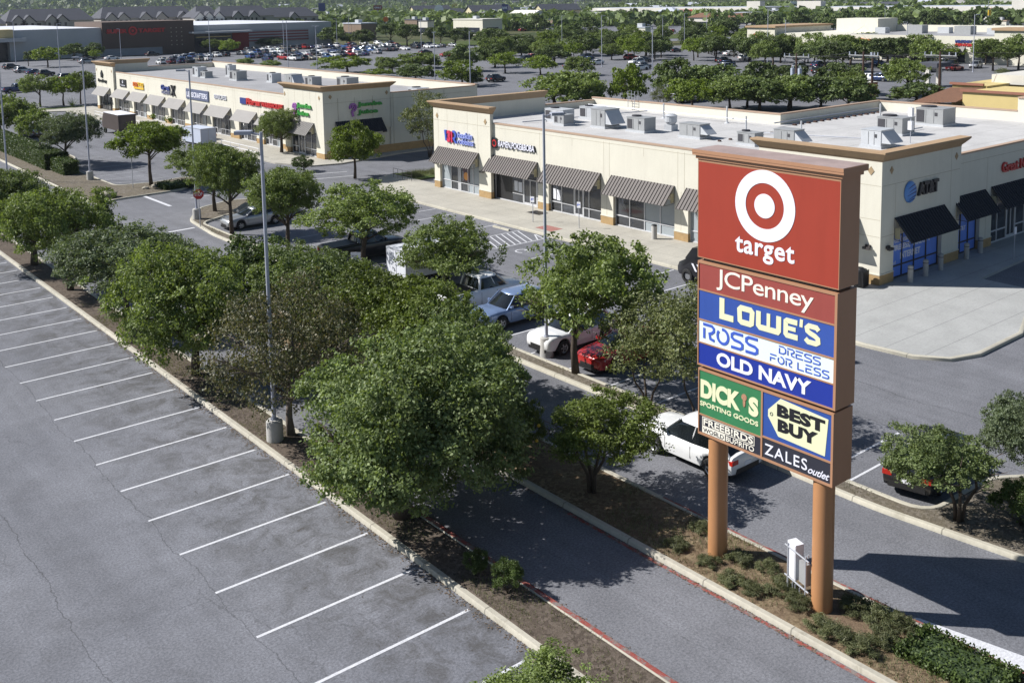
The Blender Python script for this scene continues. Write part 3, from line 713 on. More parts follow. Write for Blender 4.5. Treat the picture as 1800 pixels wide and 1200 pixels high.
# AT&T globe and name
gb = MB(); n_, k_ = 14, 24; cx_, cz_ = 3.05, 5.3
rsg = []
for i in range(n_ + 1):
    ph = math.pi / 2 * i / n_
    rsg.append([fT.p(cx_ + .66 * math.cos(ph) * math.cos(q), cz_ + .66 * math.cos(ph) * math.sin(q), .03 + .2 * math.sin(ph)) for q in [2 * math.pi * j / k_ for j in range(k_)]])
gb.rings(rsg, True)
gl_ = gb.build('globe_logo', pm('globe_blue', (.10, .26, .62), .35, .05), B, smooth=True)
sw = MB()
for q, (zc, a0, a1) in enumerate(((.34, -.42, .45), (.13, -.35, .58), (-.09, -.5, .6), (-.31, -.3, .52), (-.48, -.35, .3))):
    pts = [(cx_ + a0 + (a1 - a0) * t, cz_ + zc - .10 + .16 * t + .07 * math.sin(3.1 * t)) for t in [i / 8 for i in range(9)]]
    rs_ = []
    for i, (a, z) in enumerate(pts):
        wd = .012 + .05 * (i / 8); rr2 = ((a - cx_) ** 2 + (z - cz_) ** 2) / .4356; dd = .03 + .2 * math.sqrt(max(0, 1 - rr2)) + .006
        rs_.append([fT.p(a, z - wd, dd - .03), fT.p(a, z - wd, dd), fT.p(a, z + wd, dd), fT.p(a, z + wd, dd - .03)])
    sw.rings(rs_, True)
sw.build('globe_stripe', pm('globe_navy', (.02, .05, .22), .4), gl_)
lettering('shop_lettering', fT, 'AT&T', (3.85, 6.2, 4.95, 5.75), M['ltr_dark'], B, d=(.02, .16), offset=.05)
lettering('shop_lettering', fS, 'Great Nails', (xs(68.1), xs(72.6), 4.95, 5.65), M['ltr_red'], B, d=(.02, .14), offset=.02)
# front storefronts and awnings
for (a, b_), kd in zip(bays, ([(1.3, 'b'), (1.0, 'g'), (.35, 'd'), (1.0, 'p'), (.7, 'b'), (1.1, 'b')], [(1.9, 'o'), (1.2, 'p'), (1.5, 'd'), (.3, 'g')], [(1.1, 'p'), (1.2, 'g'), (.9, 'd'), (.5, 'g'), (1.3, 'g')], [(1.2, 'g'), (1.2, 'g'), (1.25, 'b'), (1.25, 'b')], [(1.2, 'b'), (1, 'b'), (1, 'd'), (1, 'g')], [(1, 'g'), (1, 'd'), (1, 'g'), (1, 'g')])):
    fr = fBt if a > 69 else (fAt if a < 39 else fB)
    storefront(B, fr, YB(b_), YB(a), kd, z0=.158, d=-.28)
    awning(B, fr, YB(b_) - .14, YB(a) + .02, M['awn'])
for y in (75.95, 69.0, 61.5): walllight(B, fBt if y > 68 else fB, YB(y), 2.45)
# white film inside two panes, wall lights, ice-cream poster
pm_ = MB(); fBt.box(pm_, YB(72.3) , YB(71.35), 1.1, 2.45, -.26, -.245); pm_.build('window_poster', pm('poster_dark', (.10, .06, .09), .5, .4, 5), B)
pm_ = MB(); disc_into(pm_, fBt, YB(71.85), 1.6, 0, .36, -.244, -.235, 20); pm_.build('window_poster', pm('poster_mango', (.75, .33, .08), .5, .2, 4), B)
# Baskin Robbins sign: a pink and blue BR and two lines of name
m_ = MB(); fBt.prism(m_, [(YB(74.5), 5.55), (YB(74.25), 5.55), (YB(74.15), 4.6), (YB(74.35), 4.6)], .02, .16); stroke_into(m_, fBt, arc(YB(73.2), 5.2, .38, .32, 100, -80, 8) + [(YB(72.75), 4.5)], .17, .02, .15); m_.build('shop_lettering', M['ltr_blue'], B)
m_ = MB(); text_into(m_, fBt, '3', YB(74.1), YB(73.6), 4.5, 5.55, .02, .16, offset=.05); fBt.prism(m_, [(YB(73.45), 5.5), (YB(73.28), 5.5), (YB(73.28), 4.5), (YB(73.45), 4.5)], .02, .16); m_.build('shop_lettering', pm('lettering_pink', (.62, .04, .10), .4, .05), B)
m_ = MB(); text_into(m_, fBt, 'baskin', YB(72.5), YB(70.4), 5.03, 5.55, .02, .16, offset=.01); text_into(m_, fBt, 'robbins', YB(72.5), YB(70.2), 4.48, 4.98, .02, .16, offset=.01)
m_.build('shop_lettering', pm('lettering_face_pale_blue', (.30, .36, .75), .4, .05), B)
m_ = MB(); text_into(m_, fB, 'RAMEN,POKE&BOBA', YB(67.05), YB(62.35), 4.68, 5.28, .14, .18, offset=.012); m_.build('shop_lettering', M['ltr_white'], B)
m_ = MB(); text_into(m_, fB, 'RAMEN,POKE&BOBA', YB(67.0), YB(62.3), 4.64, 5.25, .02, .138, offset=.02); m_.build('shop_lettering', M['ltr_dark'], B)
m_ = MB(); disc_into(m_, fB, YB(67.6), 5.0, 0, .47, .02, .16); m_.build('round_shop_logo', M['ltr_dark'], B)
m_ = MB(); disc_into(m_, fB, YB(67.6), 5.0, .2, .3, .16, .18, mi=0); m_.build('round_shop_logo', M['ltr_red'], B)

for i, (lb, X, Y, lx, ly, h, kd, mt) in enumerate((
    ('long pale unit with a black end grille, farthest left on the near shop roof', 60.6, 67.4, 1.7, 3.1, 1.45, 0, 'hvac_light'), ('low grey box unit in front of the pale long one, near the corner tower', 59.3, 65.9, 1.5, 1.6, 1.15, 0, 'hvac'),
    ('pale unit with a black grille nearest the back parapet corner', 63.9, 66.4, 1.6, 3.0, 1.45, 0, 'hvac_light'), ('tall dark grey unit with an intake hood below the roof ladder', 60.4, 61.9, 2.2, 2.1, 2.0, 1, 'hvac'),
    ('mid grey square unit between the tall hooded one and the exhaust fan', 60.6, 57.5, 1.7, 2.5, 1.5, 0, 'hvac'), ('long grey unit with a slanted hood left of the sign top', 60.9, 51.9, 1.5, 2.6, 1.4, 1, 'hvac'),
    ('small grey unit just behind the sign top, partly hidden by the cornice', 60.7, 46.5, 1.3, 2.0, 1.2, 0, 'hvac'), ('grey unit with black grille and big hood behind the corner cornice', 62.4, 44.3, 1.6, 2.2, 1.5, 1, 'hvac'),
    ('pale hooded unit standing alone above the corner tower cornice', 66.0, 39.5, 2.2, 2.0, 1.6, 1, 'hvac_light'), ('boxy grey unit in the middle of the wide roof, by the mast', 73.0, 41.9, 2.3, 2.7, 1.7, 0, 'hvac'),
    ('large grey unit farthest right, near the back parapet', 80.3, 42.5, 2.6, 3.0, 1.8, 0, 'hvac'))):
    hvac(lb, X, Y, lx, ly, h, 6.0, kd, mt)
t = thing('roof_exhaust_fan', 'white mushroom exhaust fan on the near shop roof between two grey units', 'exhaust fan', (63.5, 57.2, 6.0))
mb = MB(); mb.box(-.4, .4, -.4, .4, 0, .5); mb.build('curb', M['hvac_light'], t, world=False)
mb = MB(); mb.cyl(0, 0, .5, .75, .32, .5); mb.cyl(0, 0, .751, 1.25, .5, .5); mb.cyl(0, 0, 1.251, 1.4, .55, .3); mb.build('hood', M['hvac_light'], t, world=False)
t = thing('roof_ladder', 'galvanised access ladder hooked over the back parapet of the near shop', 'ladder', (72.4, 70.0, 6.0))
mb = MB()
for y in (0, .9): mb.tube([(0, y, .1), (0, y, 1.9), (.5, y, 1.9), (.5, y, .9)], .03, 6)
for z in (.4, .7, 1.0, 1.3, 1.6): mb.tube([(0, 0, z), (0, .9, z)], .02, 5)
mb.build('rail', M['galv'], t, world=False)
t = thing('roof_mast', 'thin antenna mast with two white boxes on the near shop roof', 'antenna mast', (*G(1600, 252, 6.0), 6.0))
mb = MB(); mb.tube([(0, 0, 0), (0, 0, 2.7)], .035, 6); mb.build('pole', M['galv'], t, world=False)
for z in (1.0, 2.0): mb = MB(); mb.box(-.16, .16, -.16, .16, z, z + .65); mb.build('antenna_box', M['box_white'], t, world=False)
for i, (x, y, hh, lb) in enumerate(((69.5, 63.5, 1.4, 'left of the fan'), (70.5, 57.0, 1.5, 'behind the exhaust fan'), (67.0, 52.2, 1.3, 'near the inner parapet corner'), (80.0, 48.0, 1.6, 'behind the boxy grey unit'), (70.0, 49.0, .9, 'short one between grey units'))):
    t = thing('roof_vent_pipe', 'white vent pipe on the near shop roof ' + lb, 'vent pipe', (x, y, 6.0)); mb = MB(); mb.cyl(0, 0, 0, hh, .07, k=8); mb.cyl(0, 0, 0, .12, .25, .12, k=10); mb.build('pipe', M['hvac_light'], t, world=False)
# flexible ducts and conduit runs lying on the roof
t = thing('roof_conduit', 'grey conduit runs on blocks across the near shop roof', 'conduit', (70, 55, 6.0))
mb = MB(); mb.tube([(58 - 70, 70 - 55, .15), (72.2 - 70, 68 - 55, .15)], .05, 6); mb.tube([(.9, 20, .4), (.9, 0, .4)], .05, 6); mb.tube([(-4, -3, .15), (-1, -12, .15), (8, -12, .15)], .05, 6); mb.tube([(1, -2.6, .35), (17, -2.6, .35)], .06, 6); mb.build('pipe', M['galv'], t, world=False)
mb = MB()
for i in range(14): mb = MB(); mb.box(3 + i, 3.25 + i, -3.3, -3.0, 0, .14); mb.build('support_block', M['wood'], t, world=False)
for i in range(8): mb = MB(); mb.box(-9 + i * 1.3, -8.8 + i * 1.3, -5, -4.8, 0, .12); mb.build('support_block', M['wood'], t, world=False)

# ---- building C: the far row ---------------------------------------------------
C_ = thing('shop_building', 'farther cream shop row with smooth grey awnings and a tower at each end', 'shopping building', (62, 137, 0))
XC = 53.95; fC = Frame((XC, 176.2, 0), (0, -1, 0), (-1, 0, 0)); YC = lambda y: 176.2 - y
fCt = Frame((XC - .35, 176.2, 0), (0, -1, 0), (-1, 0, 0)); fCj = Frame((XC - .6, 176.2, 0), (0, -1, 0), (-1, 0, 0))
cb = [(161.6, 167.2), (154.0, 159.6), (146.5, 152.0), (139.0, 144.4), (131.3, 136.4), (123.8, 129.5), (116.2, 121.2), (109.2, 114.2)]
J = [('h', YC(167.4), YC(107.9), 6.25)]
for y in (160.6, 153.1, 145.5, 137.6, 130.3, 122.3, 115.1): J += [('v', YC(y) - .3, 3, 6.5), ('v', YC(y) + .3, 3, 6.5)]
facade(C_, fC, YC(167.5), YC(107.3), 6.55, [(YC(b), YC(a)) for a, b in cb], J, z0=.155)
facade(C_, fCt, 0, YC(167.5), 2.949, [(1.0, YC(168.6))], None, z0=.155, depth=.299)
facade(C_, fCj, YC(107.3), YC(98.1), 2.949, [(YC(106.0), YC(99.9))], None, z0=.155, depth=.299)
ltower(C_, XC - .35, 176.2, -1, 8.7, 8.6, wz=7.42, tz=8.1, o=.5); ltower(C_, XC - .6, 98.1, 1, 9.2, 8.6, wz=7.5, tz=8.12, o=.5)
jm = MB()
for y in (175.2, 173.2, 170.6, 168.5): fCt.box(jm, YC(y) - .015, YC(y) + .015, 3, 7.4, 0, .004)
for y in (106.2, 104.6, 102.6, 101, 99.6): fCj.box(jm, YC(y) - .015, YC(y) + .015, 3, 7.4, 0, .004)
jm.build('panel_joint', M['joint'], C_)
for y in (175.7, 168.1): diamond(C_, fCt, YC(y), 6.7)
for y in (107.0, 98.9): diamond(C_, fCj, YC(y), 6.8)
mb = MB(); mb.poly([(XC + .001, 107.3), (XC, 98.5), (74, 98.5), (74, 175.8), (XC + .1, 175.8), (XC + .001, 167.5)], 5.6, 6.0); mb.build('roof_deck', M['deck_grey'], C_)
for q_ in ((XC + .001, XC + .3, 107.4, 167.4, 6.0, 6.55), (74.0, 74.3, 98.1, 176.2, 0, 6.95), (61.9, 73.999, 98.1, 98.4, 0, 6.8), (53.7, 61.899, 98.26, 98.4, .8, 6.0), (62.2, 73.999, 175.9, 176.2, 0, 6.7),): mb = MB(); mb.box(*q_); mb.build('parapet_wall', M['stucco'], C_)
for q_ in ((XC - .03, XC + .33, 107.4, 167.4, 6.551, 6.66), (73.96, 74.34, 98.06, 176.24, 6.951, 7.06), (62.0, 73.95, 98.06, 98.44, 6.801, 6.91), (62.3, 73.95, 175.86, 176.24, 6.701, 6.8),): mb = MB(); mb.box(*q_); mb.build('parapet_cap', M['cap'], C_)
mb = MB(); mb.box(53.66, 74.3, 98.06, 98.1, .1, 1.0); mb.build('brick_base', M['brick'], C_)
fJ = Frame((XC - .6, 98.08, 0), (1, 0, 0), (0, -1, 0))
jm = MB()
for a in (1.8, 3.9, 6.2, 8.9, 12.5, 16): fJ.box(jm, a, a + .024, 1.0, 6.7, 0, .02)
fJ.box(jm, .1, 20, 6.2, 6.224, .02, .023); jm.build('panel_joint', M['joint'], C_)
for a in (.9, 8.1): diamond(C_, fJ, a, 6.9)
awning(C_, fJ, 1.4, 7.3, M['awn_dark'], 4.12, 2.75); walllight(C_, fJ, 7.6, 2.6)
for i, (a, b_) in enumerate(cb):
    storefront(C_, fC, YC(b_), YC(a), [(1, 'g'), (1, 'd'), (1.3, 'g'), (1, 'b' if i % 3 == 1 else 'g'), (1, 'g')], z0=.156, d=-.28)
    awning(C_, fC, YC(b_) - .35, YC(a) + .35, M['awn_grey'], seams=False, returns=False, z1=3.9)
storefront(C_, fCt, 1.0, YC(168.6), [(1, 'g'), (1, 'd'), (1, 'g'), (1, 'o')], z0=.156, d=-.28, frm='frame_dark'); awning(C_, fCt, .5, YC(169.3), M['awn_grey'], seams=False, returns=False)
storefront(C_, fCj, YC(106), YC(99.9), [(1, 'g'), (1, 'd'), (1, 'g'), (1, 'g')], z0=.156, d=-.28); awning(C_, fCj, YC(106.3), YC(100.2), M['awn_grey'], seams=True)
lettering('shop_lettering', fCt, 'Broadway', (YC(174.9), YC(170.7), 4.6, 5.25), M['ltr_dark'], C_, d=(.02, .15), offset=.03)
mb = MB(); fCt.prism(mb, [(YC(173.4), 5.5), (YC(172.6), 5.5), (YC(172.3), 6.1), (YC(172.9), 6.7), (YC(173.5), 6.2)], .02, .14); mb.build('leaf_logo', M['ltr_dark'], C_)
mb = MB(); fC.box(mb, YC(165.3), YC(162.4), 4.4, 5.6, .01, .1); pnl = mb.build('shop_sign_panel', M['ltr_dark'], C_)
m_ = MB(); text_into(m_, fC, 'Tailor', YC(164.9), YC(162.8), 4.55, 4.8, .1, .12); disc_into(m_, fC, YC(163.9), 5.2, .1, .22, .1, .12); m_.build('shop_lettering', M['ltr_white'], pnl)
mb = MB(); fC.box(mb, YC(158.8), YC(154.6), 4.45, 4.75, .02, .14); mb.build('shop_sign_panel', M['yellow'], C_)
m_ = MB(); text_into(m_, fC, 'DICKEY', YC(159.1), YC(156.9), 4.8, 5.45, .02, .16, offset=.03); m_.build('shop_lettering', M['orange'], C_)
m_ = MB(); text_into(m_, fC, "'S BQ", YC(156.9), YC(154.6), 4.8, 5.5, .02, .16, offset=.03); m_.build('shop_lettering', M['yellow'], C_)
lettering('shop_lettering', fC, 'Great', (YC(147.2), YC(143.9), 4.95, 5.7), M['ltr_navy'], C_, d=(.02, .2), offset=.05)
lettering('shop_lettering', fC, 'HAIRCUTS', (YC(147.0), YC(144.0), 4.4, 4.8), pm('lettering_grey', (.25, .26, .36), .5), C_, d=(.02, .18), offset=.02)
lettering('shop_lettering', fC, 'X', (YC(143.5), YC(141.8), 4.3, 5.8), M['ltr_dark'], C_, d=(.02, .2), offset=.04)
mb = MB(); fC.box(mb, YC(137.9), YC(130.2), 4.25, 5.65, .01, .12); pnl = mb.build('shop_sign_panel', pm('sign_slate', (.10, .12, .20), .5, .06), C_)
m_ = MB(); text_into(m_, fC, 'LENSCRAFTERS', YC(137.5), YC(130.6), 4.55, 5.25, .12, .15, offset=.015); m_.build('shop_lettering', M['ltr_white'], pnl)
lettering('shop_lettering', fC, 'BRIDES', (YC(128.3), YC(124.5), 4.85, 5.4), pm('lettering_pale_grey', (.55, .56, .62), .5), C_, d=(.02, .12), offset=.01)
mb = MB(); fC.box(mb, YC(120.3), YC(118.6), 4.75, 5.5, .02, .14); mb.build('shop_sign_panel', M['ltr_navy'], C_)
lettering('shop_lettering', fC, 'Fitness', (YC(118.4), YC(114.6), 4.75, 5.55), M['ltr_red'], C_, d=(.02, .18), offset=.05)
lettering('shop_lettering', fC, 'WAREHOUSE', (YC(114.3), YC(108.6), 4.75, 5.35), M['ltr_red'], C_, d=(.02, .18), offset=.04)
def jamba(fr, a, z, s):
    m_ = MB(); text_into(m_, fr, 'Jamba', a + 1.0 * s, a + 4.2 * s, z + .1, z + .75 * 1, .02, .18, offset=.04); text_into(m_, fr, 'Juice', a + 1.0 * s, a + 3.6 * s, z - .75, z - .1, .02, .18, offset=.04); m_.build('shop_lettering', M['ltr_green'], C_)
    m_ = MB(); pts = arc(a + .45 * s, z + .25, .5 * s, .5, 0, 300, 14)
    for wd, rr in ((.18, .40), (.14, .16)): stroke_into(m_, fr, arc(a + .45 * s, z + .2, rr * s, rr, -120, 200, 14), wd, .02, .16)
    stroke_into(m_, fr, [(a + .3 * s, z - .25), (a + .45 * s, z - .8)], .25, .02, .15); m_.build('swirl_logo', pm('logo_violet', (.34, .12, .42), .5, .3, 3), C_)
jamba(fCj, YC(105.0), 5.25, 1.05); jamba(fJ, 3.2, 5.35, 1.0)
for i, (lb, X, Y, lx, ly, h, kd, mt) in enumerate((
    ('leftmost pale tall unit on the far shop roof', 62, 153.5, 1.8, 2.6, 1.8, 0, 'hvac_light'), ('small grey unit beside the leftmost pale one on the far shop roof', 61.5, 149.5, 1.5, 2.2, 1.2, 0, 'hvac'), ('narrow upright unit near the back parapet of the far shop roof', 65.2, 149, 1.4, 1.8, 2.2, 0, 'hvac_light'),
    ('dark square unit third from the left tower on the far shop roof', 62.4, 140.2, 2.0, 3.0, 1.7, 0, 'hvac'), ('white unit with a dark side in the middle of the far shop roof', 64.2, 132.5, 1.8, 2.0, 1.6, 0, 'hvac_light'), ('hooded dark unit left of the right corner tower, far shop roof', 63.4, 125, 2.0, 2.6, 1.9, 1, 'hvac'),
    ('short grey unit touching the hooded dark unit, far shop roof', 64.6, 121.5, 1.8, 2.4, 1.6, 0, 'hvac'), ('big grey unit behind the corner tower cornice of the far shop', 65.8, 114.5, 2.2, 3.2, 1.8, 0, 'hvac'), ('low dark unit right of the corner tower, at the edge of the far shop roof', 67.5, 101, 2.2, 2.4, .9, 0, 'hvac_light'))):
    hvac(lb, X, Y, lx, ly, h, 6.0, kd, mt)

# ------------------------------------------------------------------ the tall sign
SG = thing('pylon_sign', 'tall brown two-post sign with a red bullseye cabinet over stacked store panels', 'pylon sign', (23.86, 17.55, .1))
fs = Frame((23.42, 20.0, 0), (0, -1, 0), (-1, 0, 0)); W = 4.88; XD = .88
for y in (19.42, 15.66):
    mb = MB(); mb.cyl(23.74, y, -.6, 3.75, .30, k=28); mb.build('post', M['sign_post'], SG, smooth=40)
mb = MB()
fs.box(mb, .06, W - .06, 3.63, 5.74, -XD, -.001); fs.box(mb, .02, W - .02, 5.83, 9.1, -XD, -.001); fs.box(mb, 0, W, 9.2, 12.22, -XD - .02, -.001)
mb.build('cabinet', M['sign_brown'], SG)
mb = MB(); fs.box(mb, .15, W - .15, 5.741, 5.829, -XD + .1, -.1); mb.build('cabinet_gap', M['frame_dark'], SG); mb = MB(); fs.box(mb, .15, W - .15, 9.101, 9.199, -XD + .1, -.1); mb.build('cabinet_gap', M['frame_dark'], SG)
mb = MB(); fs.box(mb, -.06, W + .06, 12.221, 12.33, -XD - .08, .05); fs.box(mb, -.14, W + .14, 12.331, 12.40, -XD - .18, .12); fs.box(mb, -.14, W + .14, 12.401, 12.50, -XD - .18, .13); mb.build('cap', M['sign_brown'], SG)
mb = MB(); fs.box(mb, -.12, W + .12, 12.501, 12.508, -XD - .16, .11); mb.build('cap_top', M['sign_cap'], SG)
def frame_bars(rects, name='cabinet_trim'):
    mb = MB()
    for a0, a1, z0, z1, d in rects: fs.box(mb, a0, a1, z0, z1, 0, d)
    mb.build(name, M['sign_brown'], SG)
frame_bars([(.0, W, 12.13, 12.22, .012), (0, W, 9.2, 9.225, .012), (0, .02, 9.225, 12.13, .012), (W - .02, W, 9.225, 12.13, .012),
            (.02, W - .02, 9.03, 9.1, .03), (.02, W - .02, 5.83, 5.88, .03), (.02, .06, 5.88, 9.03, .03), (W - .10, W - .02, 5.88, 9.03, .03),
            (.06, W - .1, 8.19, 8.235, .026), (.06, W - .1, 7.25, 7.3, .026), (.06, W - .1, 6.54, 6.58, .026),
            (.06, W - .06, 5.68, 5.74, .03), (.06, W - .06, 3.63, 3.70, .03), (.06, .10, 3.70, 5.68, .03), (W - .13, W - .06, 3.70, 5.68, .03),
            (2.415, 2.475, 3.70, 5.68, .027), (.10, 2.415, 4.25, 4.30, .024), (2.475, W - .13, 4.30, 4.36, .024)])
def panel(name, mat, a0, a1, z0, z1, label=None):
    mb = MB(); fs.box(mb, a0, a1, z0, z1, 0.0, .008); o = mb.build(name, mat, SG)
    if label: o['label'] = label
    return o
p1 = panel('sign_panel', M['target_red'], .021, W - .021, 9.226, 12.129, 'red panel with white bullseye and target name')
m_ = MB(); disc_into(m_, fs, 2.44, 11.12, .66, 1.03, .008, .02, 56); m_.build('bullseye_ring', M['ltr_white'], p1)
m_ = MB(); disc_into(m_, fs, 2.44, 11.12, 0, .35, .008, .02, 40); m_.build('bullseye_centre', M['ltr_white'], p1)
lettering('lettering', fs, 'target', (1.42, 3.47, 9.46, 10.11), M['ltr_white'], p1, d=(.008, .02), offset=.02, space=1.08)
p2 = panel('sign_panel', M['jcp_red'], .061, W - .101, 8.236, 9.029, 'faded red JCPenney panel')
lettering('lettering', fs, 'JCPenney', (.74, 4.11, 8.33, 9.0 - .02), M['ltr_warm'], p2, d=(.008, .02), offset=.004, space=.93)
p3 = panel('sign_panel', M['blue1'], .061, W - .101, 7.301, 8.189, "blue LOWE'S panel with cream block letters")
m_ = MB(); wL = .185; z0, z1 = 7.50, 8.07
def st(pts, w_=wL, d=.02, closed=False): stroke_into(m_, fs, pts, w_, .008, d, closed=closed)
st([(.95, 8.12), (.95, 7.565), (1.38, 7.565)])
st([(1.62, 7.6), (1.60, 7.92), (1.66, 7.98), (2.00, 7.98), (2.06, 7.92), (2.04, 7.6), (1.98, 7.56), (1.68, 7.56)], .165, closed=True)
st([(2.28, 8.03), (2.28, 7.62), (2.34, 7.565), (2.60, 7.565), (2.74, 7.565), (2.94, 7.565), (2.98, 7.62), (2.98, 8.03)], .165)
st([(2.63, 8.03), (2.63, 7.64)], .12, .022)
st([(3.60, 7.985), (3.26, 7.985), (3.22, 7.95), (3.22, 7.6), (3.26, 7.56), (3.62, 7.56)], .15); st([(3.28, 7.775), (3.55, 7.775)], .12, .022)
st([(3.735, 8.12), (3.72, 7.90)], .10)
st([(4.29, 7.93), (4.22, 8.0), (3.98, 8.0), (3.91, 7.93), (3.93, 7.85), (4.02, 7.80), (4.18, 7.75), (4.27, 7.69), (4.28, 7.60), (4.20, 7.545), (3.96, 7.545), (3.87, 7.62)], .14)
m_.build('lettering', M['ltr_cream'], p3)
p4 = panel('sign_panel', M['swhite'], .061, W - .101, 6.581, 7.249, 'white ROSS DRESS FOR LESS panel')
m_ = MB()
def ross(cx, cz, w_, h, word, wd, gap):
    x = cx
    for ch in word:
        L = lambda u, v: (x + u * w_, cz + v * h)
        if ch == 'R': stroke_into(m_, fs, [L(-.02, 1), L(.75, 1), L(.92, .86), L(.92, .66), L(.75, .5), L(.55, .42), L(.62, .08), L(.98, 0)], wd, .008, .02); stroke_into(m_, fs, [L(.08, .74), L(.08, 0)], wd, .008, .02)
        if ch == 'O': stroke_into(m_, fs, [(x + .5 * w_ + .46 * w_ * math.cos(R(a)), cz + .5 * h + .5 * h * math.sin(R(a))) for a in range(100, -240, -20)], wd, .008, .02)
        if ch == 'S': stroke_into(m_, fs, [L(.98, 1), L(.25, 1), L(.06, .88), L(.06, .66), L(.25, .53), L(.75, .47), L(.94, .36), L(.94, .12), L(.75, 0), L(0, 0)], wd, .008, .02)
        if ch == 'D': stroke_into(m_, fs, [L(-.02, 1), L(.6, 1), L(.92, .75), L(.92, .25), L(.6, 0), L(.06, 0), L(.06, .72)], wd, .008, .02)
        if ch == 'E': stroke_into(m_, fs, [L(.98, 0), L(.06, 0), L(.06, .52), L(.8, .52)], wd, .008, .02); stroke_into(m_, fs, [L(0, 1), L(.98, 1)], wd, .008, .02)
        if ch == 'F': stroke_into(m_, fs, [L(.06, 0), L(.06, .5), L(.8, .5)], wd, .008, .02); stroke_into(m_, fs, [L(0, 1), L(.98, 1)], wd, .008, .02)
        if ch == 'L': stroke_into(m_, fs, [L(.06, 1), L(.06, 0), L(.95, 0)], wd, .008, .02)
        x += w_ + gap if ch != ' ' else w_ * .6
ross(.24, 6.72, .44, .44, 'ROSS', .085, .09)
ross(3.0, 6.98, .24, .20, 'DRESS', .034, .04); ross(2.70, 6.67, .215, .2, 'FOR LESS', .034, .05)
m_.build('lettering', M['ltr_blue'], p4)
p5 = panel('sign_panel', M['blue2'], .061, W - .101, 5.881, 6.539, 'dark blue OLD NAVY panel')
lettering('lettering', fs, 'OLD NAVY', (.76, 4.08, 6.0, 6.43), M['ltr_white'], p5, d=(.008, .02), offset=.035, space=1.0)
p6 = panel('sign_panel', M['sgreen'], .101, 2.414, 4.301, 5.679, "green DICK'S SPORTING GOODS panel")
m_ = MB(); text_into(m_, fs, 'DICK', .15, 1.66, 4.82, 5.40, .008, .02, offset=.055); text_into(m_, fs, 'S', 1.97, 2.32, 4.82, 5.40, .008, .02, offset=.06); text_into(m_, fs, 'SPORTING GOODS', .13, 2.32, 4.56, 4.71, .008, .02, offset=.025)
m_.build('lettering', M['ltr_cream'], p6)
m_ = MB(); disc_into(m_, fs, 1.80, 5.30, 0, .10, .008, .021, 16); fs.prism(m_, [(1.755, 5.2), (1.85, 5.2), (1.84, 5.03), (1.80, 5.0), (1.765, 5.03)], .008, .021); m_.build('shoe_print', pm('sign_tan', (.45, .24, .15), .6, .5, 20), p6)
p7 = panel('sign_panel', M['sblack'], .101, 2.414, 3.701, 4.249, 'black FREEB!RDS WORLD BURRITO panel')
m_ = MB()
for a0, a1, z0_, z1_ in ((.22, 2.19, 4.205, 4.222), (.22, 2.19, 3.925, 3.94), (.22, .24, 3.941, 4.204), (2.17, 2.19, 3.941, 4.204)): fs.box(m_, a0, a1, z0_, z1_, .008, .018)
fs.box(m_, .22, 1.10, 3.72, 3.915, .008, .016)
text_into(m_, fs, 'FREEB!RDS', .27, 2.14, 3.965, 4.18, .008, .018, offset=.02); text_into(m_, fs, 'BU\u042fRITO', 1.14, 2.18, 3.735, 3.90, .008, .018, offset=.012)
m_.build('lettering', M['ltr_warm'], p7)
lettering('lettering', fs, 'WO\u042fLD', (.26, 1.06, 3.745, 3.89), M['sblack'], p7, d=(.016, .021), offset=.012)
p8 = panel('sign_panel', M['blue3'], 2.476, W - .131, 4.361, 5.679, 'blue BEST BUY panel with cream price tag')
m_ = MB(); fs.prism(m_, [(2.66, 5.2), (2.66, 5.0), (3.02, 4.50), (4.56, 4.44), (4.65, 5.52), (3.08, 5.64)], .008, .016); tg = m_.build('price_tag', M['ltr_cream'], p8)
m_ = MB(); disc_into(m_, fs, 2.78, 5.1, .035, .055, .016, .022, 16); m_.build('tag_eyelet', M['sblack'], tg)
m_ = MB(); text_into(m_, fs, 'BEST', 2.97, 4.55, 5.10, 5.47, .016, .024, offset=.062, space=1.08); text_into(m_, fs, 'BUY', 3.0, 4.33, 4.66, 5.03, .016, .024, offset=.062, space=1.08); m_.build('lettering', M['ltr_dark'], tg)
p9 = panel('sign_panel', M['sblack'], 2.476, W - .131, 3.701, 4.299, 'black ZALES outlet panel')
m_ = MB(); text_into(m_, fs, 'ZALES', 2.56, 4.0, 3.82, 4.15, .008, .018, offset=.003, space=1.15); text_into(m_, fs, 'outlet', 4.03, 4.72, 3.78, 3.99, .008, .018, offset=.008, shear=.45, space=.95); m_.build('lettering', M['ltr_white'], p9)
q_ = .978                                      # true distance found from the feet of the posts
SG.location = (SG.location.x * q_, SG.location.y * q_, CH + (SG.location.z - CH) * q_); SG.scale = (q_, q_, q_)

